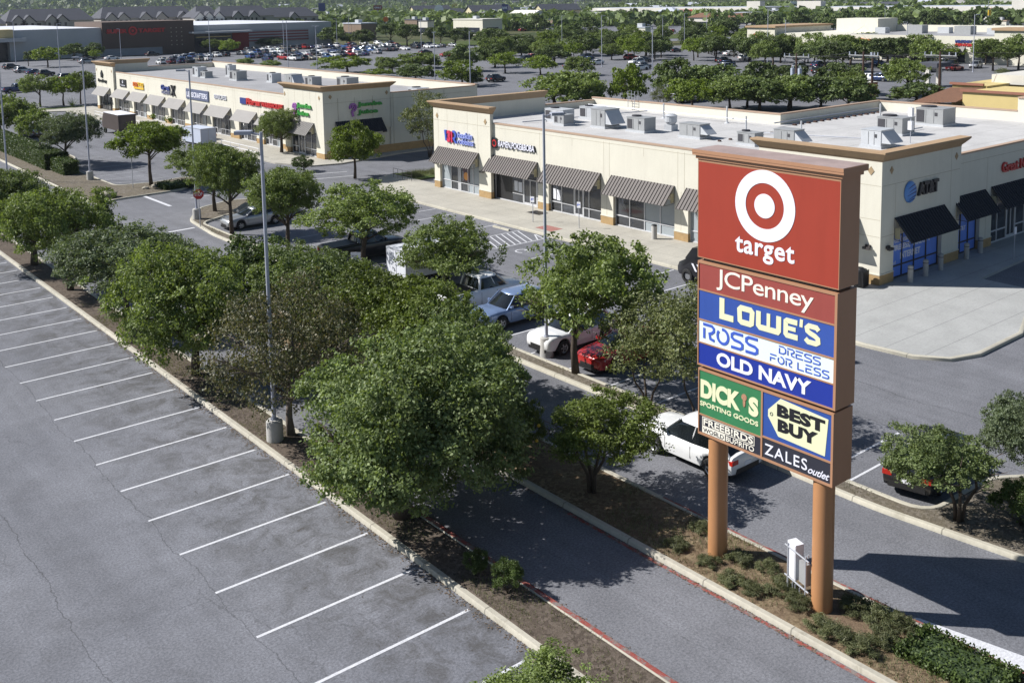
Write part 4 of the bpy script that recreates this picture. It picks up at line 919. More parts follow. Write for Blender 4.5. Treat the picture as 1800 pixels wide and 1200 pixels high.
# ------------------------------------------------------------------ light poles, signs on posts, street furniture
def lamp_pole(x, y, h, label, arm=1, group='tall parking lot light poles', base=True, az=0.0, r=.085):
    t = thing('light_pole', label, 'light pole', (x, y, .0), az, group)
    z0 = .9 if base else 0
    if base:
        mb = MB(); mb.cyl(0, 0, .0, .93, .33, .32, 20); mb.cyl(0, 0, .931, .97, .28, .26, 20); mb.build('concrete_base', M['conc_base'], t, world=False, smooth=40)
    mb = MB(); mb.cyl(0, 0, z0, z0 + .12, r * 1.9, r * 1.7, 10); mb.cyl(0, 0, z0 + .121, h, r, r * .75, 10); mb.cyl(0, 0, h * .42, h * .42 + .06, r * 1.25, None, 10); mb.build('pole', M['pole'], t, world=False, smooth=40)
    heads = {1: [0], 2: [0, math.pi], 4: [0, math.pi / 2, math.pi, -math.pi / 2]}[arm]
    for a in heads:
        c, s_ = math.cos(a), math.sin(a)
        mb = MB(); mb.tube([(0, 0, h - .12), (.35 * c, .35 * s_, h - .02)], .035, 6)
        v = []
        for z, k in ((h - .08, .92), (h + .06, 1.0)):
            v.append([(c * (.35 + u * .62) - s_ * q * .2 * k, s_ * (.35 + u * .62) + c * q * .2 * k, z) for u, q in ((0, -1), (1, -1), (1, 1), (0, 1))])
        mb.rings(v, True); mb.build('lamp_head', M['pole'], t, world=False)
    return t
# (base pixel, top pixel y) -> position and height
def pole_at(bx, by, ty, label, **kw):
    X, Y = G(bx, by, .1 if kw.get('base', True) else 0); d = ray(bx, ty); k = math.hypot(X, Y) / math.hypot(d[0], d[1]); h = CH + d[2] * k
    return lamp_pole(X, Y, h, label, **kw)
X0, Y0 = G(482, 776, .12); lamp_pole(X0 + .1, Y0 + .12, 12.25, 'light pole on a round concrete base in the near planting strip, nearest of all', az=R(140))
lamp_pole(30.32, 103.6, 12.2, 'light pole left of the stop sign pole, in the strip beyond the driveway', az=R(140))
lamp_pole(30.8, 78.0, 12.0, 'light pole standing beside the red stop sign at the driveway', az=R(140))
lamp_pole(31.05, 35.9, 11.7, 'light pole in front of the white crossover, middle of the photo', az=R(-25))
X0, Y0 = G(14, 322); lamp_pole(X0, Y0, 12, 'light pole at the far left edge of the photo, in the strip', az=R(140))
for bx, by, ty, ar, lb in ((28, 112, 38, 1, 'far light pole at the left edge, before the pale store wall'), (106, 130, 42, 1, 'far light pole left of the big store sign, over a green tree'), (213, 103, 51, 1, 'short far light pole before the brown store wall, left'),
        (272, 92, 35, 1, 'far light pole crossing the brown store wall after its lettering'), (370, 108, 36, 1, 'far light pole in front of the store canopy'), (507, 127, 36, 1, 'far light pole right of the striped store wall, over parked cars'), (500, 105, 36, 1, 'far light pole just left of the one over parked cars'),
        (558, 135, 46, 2, 'twin-head far light pole left of the pale green tree'), (593, 90, 33, 1, 'far light pole before the end of the big store'), (614, 72, 30, 1, 'thin far light pole behind the big store end'), (741, 95, 30, 1, 'far light pole among the middle row of round trees'),
        (765, 148, 57, 2, 'twin-head far light pole nearest the far shop roof corner'), (827, 155, 55, 1, 'light pole right of the twin-head one, behind the far shop'), (988, 82, 28, 1, 'far light pole before the oak row, middle of the background'), (1058, 118, 28, 1, 'light pole standing at the asphalt island behind the oaks'),
        (1147, 160, 44, 1, 'light pole right behind the near shop roof, beside two parked cars'), (1165, 95, 28, 1, 'far light pole left of the two dark cars on the far aisle'), (1203, 92, 24, 1, 'far light pole between the two dark cars on the far aisle'), (1242, 80, 24, 1, 'far light pole right of the two dark cars'),
        (1349, 112, 18, 1, 'far light pole before the cream shop tower on the right'), (1380, 108, 36, 1, 'light pole left of the power pole, before the cream shops'), (1593, 107, 39, 1, 'light pole before the middle of the right-hand cream shops'), (1710, 127, 26, 1, 'light pole behind the silver car at the right'),
        (1555, 50, 14, 1, 'far thin light pole beyond the right-hand cream shops'), (1408, 50, 24, 1, 'far thin light pole beyond the cream tower'), (1736, 48, 2, 1, 'far thin light pole near the yellow canopy columns')):
    pole_at(bx, by, ty, lb, arm=ar, base=False, group='far parking lot light poles', az=R(rnd.choice((-45, 135, 40))), r=.10)
def post_sign(X, Y, h, label, w_, hh, mat, cat='sign', round_=0, az=0.0, word=None, wmat=None, z=.13):
    t = thing('post_sign', label, cat, (X, Y, z))
    mb = MB(); mb.tube([(0, 0, 0), (0, 0, h)], .03, 6); mb.build('post', M['galv'], t, world=False)
    fr = Frame((-.035 * math.cos(az), -.035 * math.sin(az), 0), (math.sin(az), -math.cos(az), 0), (-math.cos(az), -math.sin(az), 0)); mb = MB()
    if round_ == 8: fr.prism(mb, [(w_ / 2 * math.cos(R(22.5 + 45 * i)) / .924, h - hh / 2 + hh / 2 * math.sin(R(22.5 + 45 * i)) / .924) for i in range(8)], 0, .012)
    else: fr.box(mb, -w_ / 2, w_ / 2, h - hh, h, 0, .012)
    mb.build('sign_face', mat, t, world=False)
    if word:
        m_ = MB(); text_into(m_, fr, word, -w_ * .38, w_ * .38, h - hh * .68, h - hh * .32, .012, .016, offset=.02); m_.build('lettering', wmat or M['ltr_white'], t, world=False)
    return t
X0, Y0 = G(352, 398, .13); post_sign(X0, Y0, 2.9, 'red octagonal stop sign at the driveway beside the light pole', .76, .76, M['ltr_red'], 'stop sign', 8, R(62), 'STOP')
X0, Y0 = G(234, 330, .13); post_sign(X0, Y0, 2.9, 'thin sign post seen from its edge on the small island by the driveway', .3, .45, M['galv'], 'sign', 0, R(150))
X0, Y0 = G(937, 390, .15); post_sign(X0, Y0, 2.0, 'thin post with small white parking sign outside the noodle shop door', .3, .45, M['white_paint'], 'sign', 0, R(20), 'P', M['ltr_blue'])
X0, Y0 = G(1018, 401, .15); post_sign(X0, Y0, 2.0, 'thin post with small white parking sign outside the shop with taped posters', .3, .45, M['white_paint'], 'sign', 0, R(20), 'P', M['ltr_blue'])
X0, Y0 = G(1782, 455, .15); post_sign(X0, Y0, 2.1, 'thin dark post sign in the shade at the right end of the plaza', .3, .45, M['white_paint'], 'sign', 0, R(90))
X0, Y0 = G(627, 492, .13); t = post_sign(X0, Y0, 1.75, 'small white notice sign on a post behind the black pickup', .62, .62, M['white_paint'], 'sign', 0, R(50), 'FOR\nLEASE', M['ltr_dark'])
# bollards
for i, (x, y) in enumerate(((54.95, 30.75), (56.85, 30.85), (58.8, 30.95), (62.5, 31.2), (64.6, 31.35))):
    t = thing('bollard', ('concrete bollard before the blue window, nearest the trash can', 'second concrete bollard from the left before the blue window', 'concrete bollard at the right end of the wide blue window', 'concrete bollard at the left edge of the narrow blue window', 'concrete bollard farthest right, in the narrow blue window')[i], 'bollard', (x, y, .15), 0, 'concrete bollards in front of the blue windows')
    mb = MB(); mb.cyl(0, 0, 0, .98, .16, k=18); mb.cyl(0, 0, .981, 1.03, .16, .09, 18); mb.build('post', M['conc_base'], t, world=False, smooth=40)
    mb = MB(); mb.cyl(0, 0, .80, .84, .168, k=18); mb.build('band', M['frame_dark'], t, world=False)
X0, Y0 = G(1150, 420, .15); t = thing('ash_urn', 'brown concrete cylinder bin standing by the pale shop window with blinds', 'litter bin', (X0, Y0, .15)); mb = MB(); mb.cyl(0, 0, 0, .95, .2, .2, 18); mb.build('body', M['conc_base'], t, world=False, smooth=40); mb = MB(); mb.cyl(0, 0, .951, 1.02, .21, .17, 18); mb.build('lid', M['black'], t, world=False)
X0, Y0 = 52.05, 32.25; t = thing('trash_can', 'black slatted square trash can at the corner of the corner shop', 'trash can', (X0, Y0, .15), R(8))
mb = MB(); mb.box(-.36, .36, -.36, .36, .08, .95)
for i in range(9):
    a = -.34 + i * .085
    mb.box(a - .018, a + .018, -.39, -.361, .05, 1.0); mb.box(-.39, -.361, a - .018, a + .018, .05, 1.0)
mb.build('body', M['black'], t, world=False); mb = MB(); mb.cyl(0, 0, .951, 1.02, .42, .40, 20); mb.cyl(0, 0, 1.021, 1.12, .30, .2, 20); mb.build('lid', M['black'], t, world=False)
mb = MB(); mb.box(-.5, .5, -.75, .75, 0, .015); o = mb.build('door_mat', M['black']); o.location = (51.9, 60.9, .155); tag(o, 'dark rectangular door mat outside the noodle shop entrance', 'door mat')
t = thing('wheel_stop', 'white concrete wheel stop at the stall beside the hatched aisle', 'wheel stop', (46.6, 58.9, 0)); mb = MB(); mb.rings([[(-.09, y, 0), (-.06, y, .13), (.06, y, .13), (.09, y, 0)] for y in (-.95, .95)], True); mb.build('block', M['kerb_pale'], t, world=False)
# meter boxes on a pipe rack under the sign
t = thing('electric_meter_rack', 'white metal electric box on a pipe rack beside the right sign post', 'utility box', (*G(1400, 1047, .15), .12), R(-18)); t.scale = (.8, .8, .9)
mb = MB()
for y in (.45, -.55): mb.tube([(-.05, y, 0), (-.05, y, 1.62)], .032, 7)
for z in (.5, 1.5): mb.tube([(-.05, .62, z), (-.05, -.72, z)], .028, 7)
for y in (.3, .15, -.1): mb.tube([(.05, y, .35), (.05, y, .1), (.3, y - .1, 0)], .022, 6)
mb.build('pipe_rack', M['galv'], t, world=False)
mb = MB(); mb.box(-.02, .33, .06, .52, .52, 1.68); mb.box(-.035, -.021, .09, .49, .56, 1.64); mb.build('electric_box', M['box_white'], t, world=False)
mb = MB(); mb.box(.0, .2, -.52, -.12, .6, 1.3); mb.build('grey_panel', M['hvac'], t, world=False)
for y, nm in ((-.68, 0), (-.62, 1)): mb = MB(); mb.cyl(-.05, y, 1.62, 1.74, .03, k=8); mb.build('pipe_cap', M['galv'], t, world=False) if nm == 0 else None
# rocks in the island ends and the tipped white sign plate
def rock(X, Y, s, label, seed, z=.1):
    rr = random.Random(seed); bm = bmesh.new(); bmesh.ops.create_icosphere(bm, subdivisions=2, radius=1)
    for v in bm.verts: v.co *= 1 + rr.uniform(-.22, .18); v.co.z = v.co.z * .6 + .35; v.co *= s
    me = bpy.data.meshes.new('rock'); bm.to_mesh(me); bm.free(); me.materials.append(M['rockm'])
    o = bpy.data.objects.new('rock', me); COL.objects.link(o); o.location = (X, Y, z); tag(o, label, 'rock', 'landscape rocks in the island ends')
M['rockm'] = pm('limestone_rock', (.33, .30, .25), .9, .3, 2, .6, 10)
for i, (px_, py_, s, lb) in enumerate(((192, 347, .75, 'large grey rock at the driveway corner left of the island'), (283, 326, .5, 'low rock in the small island left of the yellow-green tree'), (272, 329, .35, 'small pale rock near the edge post on the small island'), (256, 332, .3, 'tiny rock left of the other two on the small island'), (434, 372, .8, 'tan boulder behind the silver sedan'), (420, 376, .55, 'lower tan boulder beside the big one behind the silver sedan'))):
    X0, Y0 = G(px_, py_, .13); rock(X0, Y0, s, lb, 30 + i)
X0, Y0 = G(83, 281, .15); mb = MB(); mb.box(-.5, .5, -.8, .8, .12, .16); mb.box(-.35, .35, -.6, .6, 0, .119); o = mb.build('white_cover_plate', M['box_white'], None); o.location = (X0, Y0, .12); o.rotation_euler = (0, 0, .3); tag(o, 'white square utility cover on the bare soil strip at the left', 'utility cover')
# bike rack and dry grass patch between the two buildings
t = thing('bike_rack', 'low dark metal railing on the dry grass left of the near shop', 'railing', (52.6, 80.0, .15)); mb = MB()
for q in range(5): mb.tube([(0, q * .8, 0), (0, q * .8, .9)], .02, 5)
mb.tube([(0, 0, .9), (0, 3.2, .9)], .02, 5); mb.tube([(0, 0, .5), (0, 3.2, .5)], .02, 5); mb.build('rail', M['frame_dark'], t, world=False)
# white handrail along the far row's walk
t = thing('handrail', 'long white metal handrail along the walk of the far shop row', 'handrail', (48.9, 105, .15)); mb = MB()
for q in range(24): mb.tube([(0, q * 2.5, 0), (0, q * 2.5, .95)], .03, 5)
for z in (.95, .5): mb.tube([(0, 0, z), (0, 57.5, z)], .028, 5)
mb.build('rail', M['white_paint'], t, world=False)

# ------------------------------------------------------------------ vehicles (front towards +X, origin on the ground)
def carpaint(name, c, metal=.0, rough=.28):
    m, n, l, b = new_mat('paint_' + name); tc = node(n, "ShaderNodeTexCoord").outputs['Object']
    d = ramp(n, l, noise(n, l, tc, 1.5, 5, .7), [(.3, .93), (.7, 1.03)])
    l.new(mixc(n, l, 1, c, d, 'MULTIPLY'), b.inputs['Base Color']); b.inputs['Roughness'].default_value = rough; b.inputs['Metallic'].default_value = metal
    b.inputs['Coat Weight'].default_value = .6; b.inputs['Coat Roughness'].default_value = .06; return m
PAINT = {k: carpaint(k, *v) for k, v in dict(white=((.78, .79, .80),), black=((.012, .012, .015),), silver=((.42, .43, .45), .6, .32), grey=((.13, .135, .15), .5, .3), red=((.36, .02, .02), .1, .25),
    navy=((.02, .04, .12), .3, .25), blue=((.03, .10, .30), .2, .25), maroon=((.12, .012, .02), .3, .25), champagne=((.36, .33, .27), .5, .3), iceblue=((.20, .28, .46), .3, .3), tan=((.33, .28, .2), .3, .3)).items()}
M['lampred'] = pm('tail_lamp', (.45, .02, .01), .2, .1); M['lampclear'] = pm('head_lamp', (.65, .68, .72), .12, .1)
M['chrome'] = pm('chrome', (.6, .61, .63), .15, .03, 2, metal=.9)
CT = dict(
 sedan=dict(L=4.85, W=1.84, H=1.45, r=.335, wb=1.42, zb=.98, st=[(-2.42, .48, .80, .66), (-2.36, .34, .98, .80), (-2.05, .26, 1.06, .89), (-1.42, .24, 1.03, .92), (-.5, .22, .99, .92), (.6, .22, .97, .92), (1.12, .22, .96, .915), (1.75, .24, .90, .91), (2.15, .25, .84, .885), (2.34, .27, .76, .83), (2.43, .33, .66, .72)], bot=(-1.95, 1.22, .80), top=(-1.02, .22, .60)),
 suv=dict(L=4.65, W=1.88, H=1.68, r=.365, wb=1.36, zb=1.02, st=[(-2.32, .55, .92, .76), (-2.28, .40, 1.03, .87), (-2.0, .30, 1.06, .92), (-1.36, .28, 1.05, .94), (-.5, .28, 1.02, .94), (.5, .28, 1.01, .94), (1.0, .28, 1.01, .93), (1.6, .30, 1.02, .925), (2.08, .31, .96, .89), (2.26, .34, .87, .83), (2.34, .42, .76, .73)], bot=(-2.22, 1.12, .85), top=(-1.62, .30, .66)),
 pickup=dict(L=5.85, W=2.02, H=1.90, r=.41, wb=1.83, zb=1.22, st=[(-2.92, .62, 1.20, .92), (-2.88, .52, 1.24, .97), (-2.0, .42, 1.24, .99), (-.8, .42, 1.24, 1.0), (.4, .42, 1.22, 1.0), (1.2, .42, 1.22, .99), (1.5, .42, 1.21, .98), (2.3, .44, 1.16, .97), (2.78, .46, 1.06, .93), (2.9, .52, .92, .86)], bot=(-.75, 1.52, .88), top=(-.55, .72, .72)),
)
def car_parts(kind):
    P = CT[kind]; out = {}
    mb = MB(); rs = []
    st = P['st']; xs_ = np.linspace(st[0][0], st[-1][0], 34)
    xs_ = sorted(set(list(xs_) + [s[0] for s in st]))
    I = lambda x, j: float(np.interp(x, [s[0] for s in st], [s[j] for s in st]))
    for x in xs_:
        zl, zb, hw = I(x, 1), I(x, 2), I(x, 3); h = zb - zl
        # raise the sill over the wheels so that the arches are open
        for wx in (-P['wb'], P['wb']):
            q = (P['r'] + .07) ** 2 - (x - wx) ** 2
            if q > 0: zl2 = P['r'] + math.sqrt(q); 
            else: continue
            zl = max(zl, min(zl2, zb - .16))
        half = [(0, zl), (hw * .70, zl), (hw * .955, zl + .03), (hw * .995, zl + (zb - zl) * .35), (hw, zl + (zb - zl) * .55), (hw * .985, zb - .12), (hw * .955, zb - .045), (hw * .88, zb - .005), (hw * .5, zb + .03), (0, zb + .04)]
        rs.append([(x, -y, z) for y, z in half] + [(x, y, z) for y, z in reversed(half[1:-1])])
    mb.rings(rs, True); out['body'] = (mb, 'BODY', 45)
    b0, b1, bw = P['bot']; t0, t1, tw = P['top']; H = P['H']; zb = P['zb'] - .04
    def ringp(x0, x1, w_, z, rr=.12):
        return [(x0, -w_ + rr, z), (x0 + rr, -w_, z), ((x0 + x1) / 2, -w_ * 1.02, z), (x1 - rr * 2.2, -w_, z), (x1 - .02, -w_ * .72, z), (x1 + .06, 0, z + .0), (x1 - .02, w_ * .72, z), (x1 - rr * 2.2, w_, z), ((x0 + x1) / 2, w_ * 1.02, z), (x0 + rr, w_, z), (x0, w_ - rr, z), (x0 - .03, 0, z)]
    mid = lambda a, b, t: a + (b - a) * t
    g = MB(); L = [ringp(mid(b0, t0, t), mid(b1, t1, t), mid(bw, tw, t ** 1.15), mid(zb, H - .07, t)) for t in (0, .35, .7, 1)]
    g.rings(L, True); out['window_glass'] = (g, 'carglass', 50)
    rf = MB(); rf.rings([ringp(t0 - .05, t1 + .05, tw + .03, H - .085), ringp(t0 - .03, t1 + .02, tw + .01, H - .04), ringp(t0 + .12, t1 - .14, tw - .12, H - .005), ringp(t0 + .5, t1 - .5, tw - .4, H + .005, .05)], True); out['roof'] = (rf, 'BODY', 50)
    for s in (-1, 1):
        for ip_, (xa, xb, wd) in enumerate( ((b1 - .12, t1 + .0, .035), ((b0 + b1) / 2 + .1, (t0 + t1) / 2 + .12, .03), (b0 + .06, t0 + .03, .07))):
            pl_ = MB(); pl_.tube([(xa, s * (bw * .975), zb - .02), (mid(xa, xb, .5), s * mid(bw, tw, .46) * 1.0, mid(zb, H - .07, .5)), (xb, s * tw * .985, H - .07)], wd, 6); out['pillar%d' % (ip_ + (4 if s > 0 else 0))] = (pl_, 'BODY', 50)
    fl = st[-1][0]; rl = st[0][0]; zf = st[-3][2]; wf = st[-3][3]; wr = st[1][3]; zr = st[1][2]
    tr = MB(); tr.box(fl - .12, fl + .012, -.45, .45, st[-1][1] + .0, st[-1][1] + .14); tr.box(fl - .16, fl - .0, -.62, .62, st[-1][1] - .16, st[-1][1] - .02); tr.box(rl - .01, rl + .1, -.62, .62, st[0][1] - .14, st[0][1] + .04); out['bumper_trim'] = (tr, 'black', None)
    for s in (-1, 1):
        q = MB(); q.rings([[(x, s * (y), z) for x, y, z in ((fl - .32, wf - .005, zf - .22), (fl - .30, wf + .01, zf - .10), (fl - .06, wf * .62, zf - .16), (fl - .05, wf * .62, zf - .26))], [(x - .12, s * (y - .1), z) for x, y, z in ((fl - .32, wf - .005, zf - .22), (fl - .30, wf + .01, zf - .10), (fl - .06, wf * .62, zf - .16), (fl - .05, wf * .62, zf - .26))]], True); out['headlight%d' % s] = (q, 'lampclear', None)
        q = MB(); q.box(rl - .015, rl + .18, s * (wr * .62), s * (wr + .01), zr - .26, zr - .10) if kind != 'pickup' else q.box(rl - .015, rl + .1, s * (wr * .86), s * (wr + .005), zr - .45, zr - .12); out['taillight%d' % s] = (q, 'lampred', None)
        q = MB(); q.rings([[(b1 - .42, s * (bw + .02), zb + .10), (b1 - .42, s * (bw + .20), zb + .12), (b1 - .42, s * (bw + .20), zb + .24), (b1 - .42, s * (bw + .03), zb + .2)], [(b1 - .28, s * (bw + .02), zb + .10), (b1 - .3, s * (bw + .18), zb + .12), (b1 - .3, s * (bw + .18), zb + .22), (b1 - .28, s * (bw + .03), zb + .2)]], True); out['mirror%d' % s] = (q, 'BODY', None)
    q = MB(); q.box(rl - .02, rl + .02, -.16, .16, zr - .42, zr - .28); out['licence_plate'] = (q, 'white_paint', None)
    ar = MB()
    for wx in (-P['wb'], P['wb']): ar.box(wx - P['r'] - .05, wx + P['r'] + .05, -P['W'] / 2 + .27, P['W'] / 2 - .27, P['r'] * .5, P['r'] * 2 + .02)
    ar.box(st[1][0] + .2, st[-2][0] - .2, -P['W'] / 2 + .25, P['W'] / 2 - .25, .2, .42); out['underbody'] = (ar, 'black', None)
    if kind == 'pickup':
        bd = MB(); bd.box(-2.80, -.86, -.80, .80, 1.26, 1.30); out['truck_bed_cover'] = (bd, 'black', None)
    ln = MB()                                     # door gaps
    for x in (b1 - .35, (b0 + b1) / 2 + .1, b0 + .65 if kind != 'pickup' else -.62):
        hwx = I(x, 3)
        for s in (-1, 1): ln.box(x - .006, x + .006, s * (hwx - .02), s * (hwx + .0025), .45, zb - .09)
    out['door_gap'] = (ln, 'black', None)
    return out
def wheel_parts(r):
    t = MB(); k = 22; w_ = .22
    prof = ((-w_ / 2, r * .62), (-w_ / 2, r * .93), (-w_ / 2 + .03, r), (w_ / 2 - .03, r), (w_ / 2, r * .93), (w_ / 2, r * .62))
    t.rings([[(rr * math.cos(2 * math.pi * j / k), y, rr * math.sin(2 * math.pi * j / k)) for j in range(k)] for y, rr in prof], False)
    m = MB()
    for i in range(5):
        a = 2 * math.pi * i / 5; c, s = math.cos(a), math.sin(a)
        for y in (w_ / 2 - .04, -w_ / 2 + .04):
            m.rings([[(c * q - s * e, y, s * q + c * e) for q, e in ((.03, -.04), (r * .6, -.03), (r * .6, .03), (.03, .04))], [(c * q - s * e, y + .02, s * q + c * e) for q, e in ((.03, -.04), (r * .6, -.03), (r * .6, .03), (.03, .04))]], True)
    m.rings([[(q * math.cos(2 * math.pi * j / k), y, q * math.sin(2 * math.pi * j / k)) for j in range(k)] for q, y in ((r * .63, -w_ / 2 + .005), (r * .56, -w_ / 2 + .03), (r * .56, w_ / 2 - .03), (r * .63, w_ / 2 - .005))], False)
    d = MB(); d.rings([[(r * .57 * math.cos(2 * math.pi * j / k), y, r * .57 * math.sin(2 * math.pi * j / k)) for j in range(k)] for y in (-.03, .03)], True)
    return t, m, d
_CARM = {}
def car(kind, paint, X, Y, rz, label, cat=None, z=0.0, group=None, name=None):
    nm = name or {'sedan': 'sedan', 'suv': 'crossover', 'pickup': 'pickup_truck'}[kind]
    t = thing(nm, label, cat or {'sedan': 'car', 'suv': 'SUV', 'pickup': 'pickup truck'}[kind], (X, Y, z), rz, group)
    if kind not in _CARM:
        _CARM[kind] = {k: (mb.mesh(k, PAINT['white'] if m == 'BODY' else M[m], sm), m) for k, (mb, m, sm) in car_parts(kind).items()}
        tt, mm, dd = wheel_parts(CT[kind]['r']); _CARM[kind + '_w'] = (tt.mesh('tyre', M['rubber'], 40), mm.mesh('rim', M['rim']), dd.mesh('hub', M['black']))
    for k, (me, m) in _CARM[kind].items():
        if kind == 'sedan' and k == 'x': continue
        o = link_mesh(k.rstrip('-0123456789'), me, t)
        if m == 'BODY':
            o.material_slots[0].link = 'OBJECT'; o.material_slots[0].material = PAINT[paint]
    P = CT[kind]; ty, rm, hb = _CARM[kind + '_w']
    for sx in (-1, 1):
        for sy in (-1, 1):
            w_ = link_mesh('wheel', ty, t, (sx * P['wb'], sy * (P['W'] / 2 - .13), P['r']))
            link_mesh('rim', rm, w_); link_mesh('hub', hb, w_)
    return t
def far_car_mesh(kind, paint, low=True):
    key = ('far', kind, paint)
    if key in _CARM: return _CARM[key]
    mb = MB(); mats = [PAINT[paint], M['carglass'], M['rubber'], M['lampred'], M['lampclear']]
    ci = {'BODY': 0, 'carglass': 1, 'black': 2, 'lampred': 3, 'lampclear': 4, 'white_paint': 4}
    for k, (q, m, sm) in car_parts(kind).items():
        if k.startswith(('door_gap', 'mirror')): continue
        mb.add(q.v, q.f, ci[m])
    P = CT[kind]
    for sx in (-1, 1):
        for sy in (-1, 1):
            mb.rings([[(sx * P['wb'] + P['r'] * math.cos(a), sy * (P['W'] / 2 - .02) + dy, P['r'] + P['r'] * math.sin(a)) for a in [2 * math.pi * j / 12 for j in range(12)]] for dy in (-.11, .11 * 0 + .02)], True, 2)
    me = mb.mesh('car', mats, 45); _CARM[key] = me; return me
PI = math.pi
PUX, PUY, BSX, BSY = 33.6, 44.5, 33.2, 41.2
car('suv', 'white', 28.0, 23.9, PI / 2, 'white crossover driving away behind the left post of the tall sign')
car('sedan', 'black', 33.25, 17.75, R(13), 'black sedan with red tail lights parked under the small tree at right')
car('sedan', 'silver', 33.4, 73.2, PI + R(0), 'silver sedan parked nose-in behind a slim tree near the stop sign')
car('pickup', 'black', 34.4, 58.4, R(0), 'black pickup truck in deep shade with its tailgate to the road')
car('pickup', 'white', PUX, PUY, R(0), 'white pickup truck parked beyond the airy green tree')
car('suv', 'iceblue', BSX, BSY, PI, 'pale blue crossover beside the white pickup, half hidden by shrubs', name='crossover')
car("suv", "white", 33.1, 36.3, PI, 'white crossover parked nose-in behind the middle light pole')
car('sedan', 'red', 33.4, 33.0, PI, 'shiny red sedan parked nose-in right of the dark tree trunk')
# box trailers and vans
def box_trailer(X, Y, rz, L, W_, H, mat, label, cat='trailer', zf=.75):
    t = thing('box_trailer', label, cat, (X, Y, 0), rz)
    mb = MB(); mb.box(-L / 2, L / 2, -W_ / 2, W_ / 2, zf, H); mb.build('body', mat, t, world=False)
    mb = MB()
    for x in (-L / 2 - .01, L / 2 - .05):
        for y in (-W_ / 2 - .01, W_ / 2 - .05): mb.box(x, x + .06, y, y + .06, zf, H + .01)
    for y in (-W_ / 2 - .012, W_ / 2 - .045): mb.box(-L / 2 + .051, L / 2 - .051, y, y + .06, H - .06, H + .02)
    mb.box(-L / 2 - .012, -L / 2 + .04, -W_ / 2 + .051, W_ / 2 - .051, H - .08, H + .02); mb.box(-L / 2 - .015, -L / 2, -.02, .02, zf + .05, H - .1); mb.build('corner_trim', M['galv'], t, world=False)
    mb = MB(); mb.box(-L / 2 + .1, L / 2 - .1, -W_ / 2 + .3, W_ / 2 - .3, zf - .25, zf - .002); mb.build('chassis', M['black'], t, world=False)
    tt, mm, dd = wheel_parts(.36)
    me = (tt.mesh('tyre', M['rubber'], 40), dd.mesh('hub', M['rim']))
    for sx in (-.45, .45):
        for sy in (-1, 1): w_ = link_mesh('wheel', me[0], t, (sx, sy * (W_ / 2 - .15), .36)); link_mesh('hub', me[1], w_)
    return t
box_trailer(34.4, 50.7, 0, 4.7, 2.1, 2.4, pm('trailer_white', (.66, .68, .74), .45, .08, .8, grime=.2), 'white box trailer parked between the black and the white pickup')
box_trailer(47.6, 118.5, PI / 2 + .1, 4.6, 2.0, 2.5, pm('trailer_pale_blue', (.50, .55, .66), .5, .08, .8), 'small pale box trailer in front of the far shop row')
t = thing('delivery_truck', 'dark brown boxy delivery truck with a white roof before the far shops', 'delivery truck', (45.0, 139.5, 0), PI / 2)
mb = MB(); mb.box(-3.4, 2.6, -1.15, 1.15, .75, 2.85); mb.rings([[(2.601, y, .75), (3.5, y, .75), (3.5, y, 1.5), (3.1, y, 2.4), (2.601, y, 2.75)] for y in (-1.1, 1.1)], True); mb.build('body', pm('truck_brown', (.055, .04, .035), .5, .1, .6), t, world=False)
mb = MB(); mb.box(-3.42, 2.62, -1.17, 1.17, 2.851, 2.9); mb.build('roof', M['white_paint'], t, world=False)
mb = MB(); mb.box(-3.405, -3.401, -.9, .9, .95, 2.65); mb.build('rear_door', pm('truck_brown_door', (.08, .06, .05), .4, .1), t, world=False)
mb = MB(); mb.box(3.0, 3.25, -1.0, 1.0, 1.6, 2.2); mb.box(-3.41, -3.4, -.95, -.7, 1.2, 1.6); mb.build('windscreen', M['carglass'], t, world=False)
mb = MB(); mb.box(-3.5, -3.40, -1.1, 1.1, .5, .74); mb.build('bumper', M['galv'], t, world=False)
tt, mm, dd = wheel_parts(.42); me_t = tt.mesh('tyre', M['rubber'], 40); me_h = dd.mesh('hub', M['rim'])
for sx in (-2.1, 2.6):
    for sy in (-1, 1): w_ = link_mesh('wheel', me_t, t, (sx, sy * 1.0, .42)); link_mesh('hub', me_h, w_)
t = thing('delivery_van', 'black delivery van with white stripes, nose peeking out left of the tall sign', 'delivery van', (46.72, 38.1, 0), PI / 2)
mb = MB(); rs = []
for x, zl, zt, hw in ((-2.6, .5, 2.1, .9), (-2.5, .4, 2.25, .98), (.9, .35, 2.3, 1.0), (1.5, .35, 2.2, .98), (2.1, .35, 1.4, .96), (2.6, .4, 1.15, .9), (2.7, .5, .9, .8)):
    rs.append([(x, -hw * .9, zl), (x, -hw, zl + .2), (x, -hw, zt - .5 * (zt - 1) - .2), (x, -hw * .85, zt - .05), (x, 0, zt), (x, hw * .85, zt - .05), (x, hw, zt - .5 * (zt - 1) - .2), (x, hw, zl + .2), (x, hw * .9, zl)])
mb.rings(rs, True); mb.build('body', PAINT['black'], t, world=False, smooth=40)
mb = MB()
for q in range(9):
    for s in (-1, 1): mb.quad((-2.2 + q * .4, s * 1.006, .8), (-2.05 + q * .4, s * 1.006, .8), (-1.75 + q * .4, s * 1.006, 1.25), (-1.9 + q * .4, s * 1.006, 1.25))
    mb.quad((2.56 + .14 * 0 + .02, -.8 + q * .18, .7), (2.58, -.72 + q * .18, .7), (2.60, -.6 + q * .18, .95), (2.60, -.68 + q * .18, .95))
mb.build('stripe_decal', M['ltr_white'], t, world=False)
mb = MB(); mb.rings([[(1.55, y, 2.14), (2.12, y, 1.42), (2.0, y, 1.4), (1.45, y, 2.1)] for y in (-.8, .8)], True); mb.build('windscreen', M['carglass'], t, world=False)
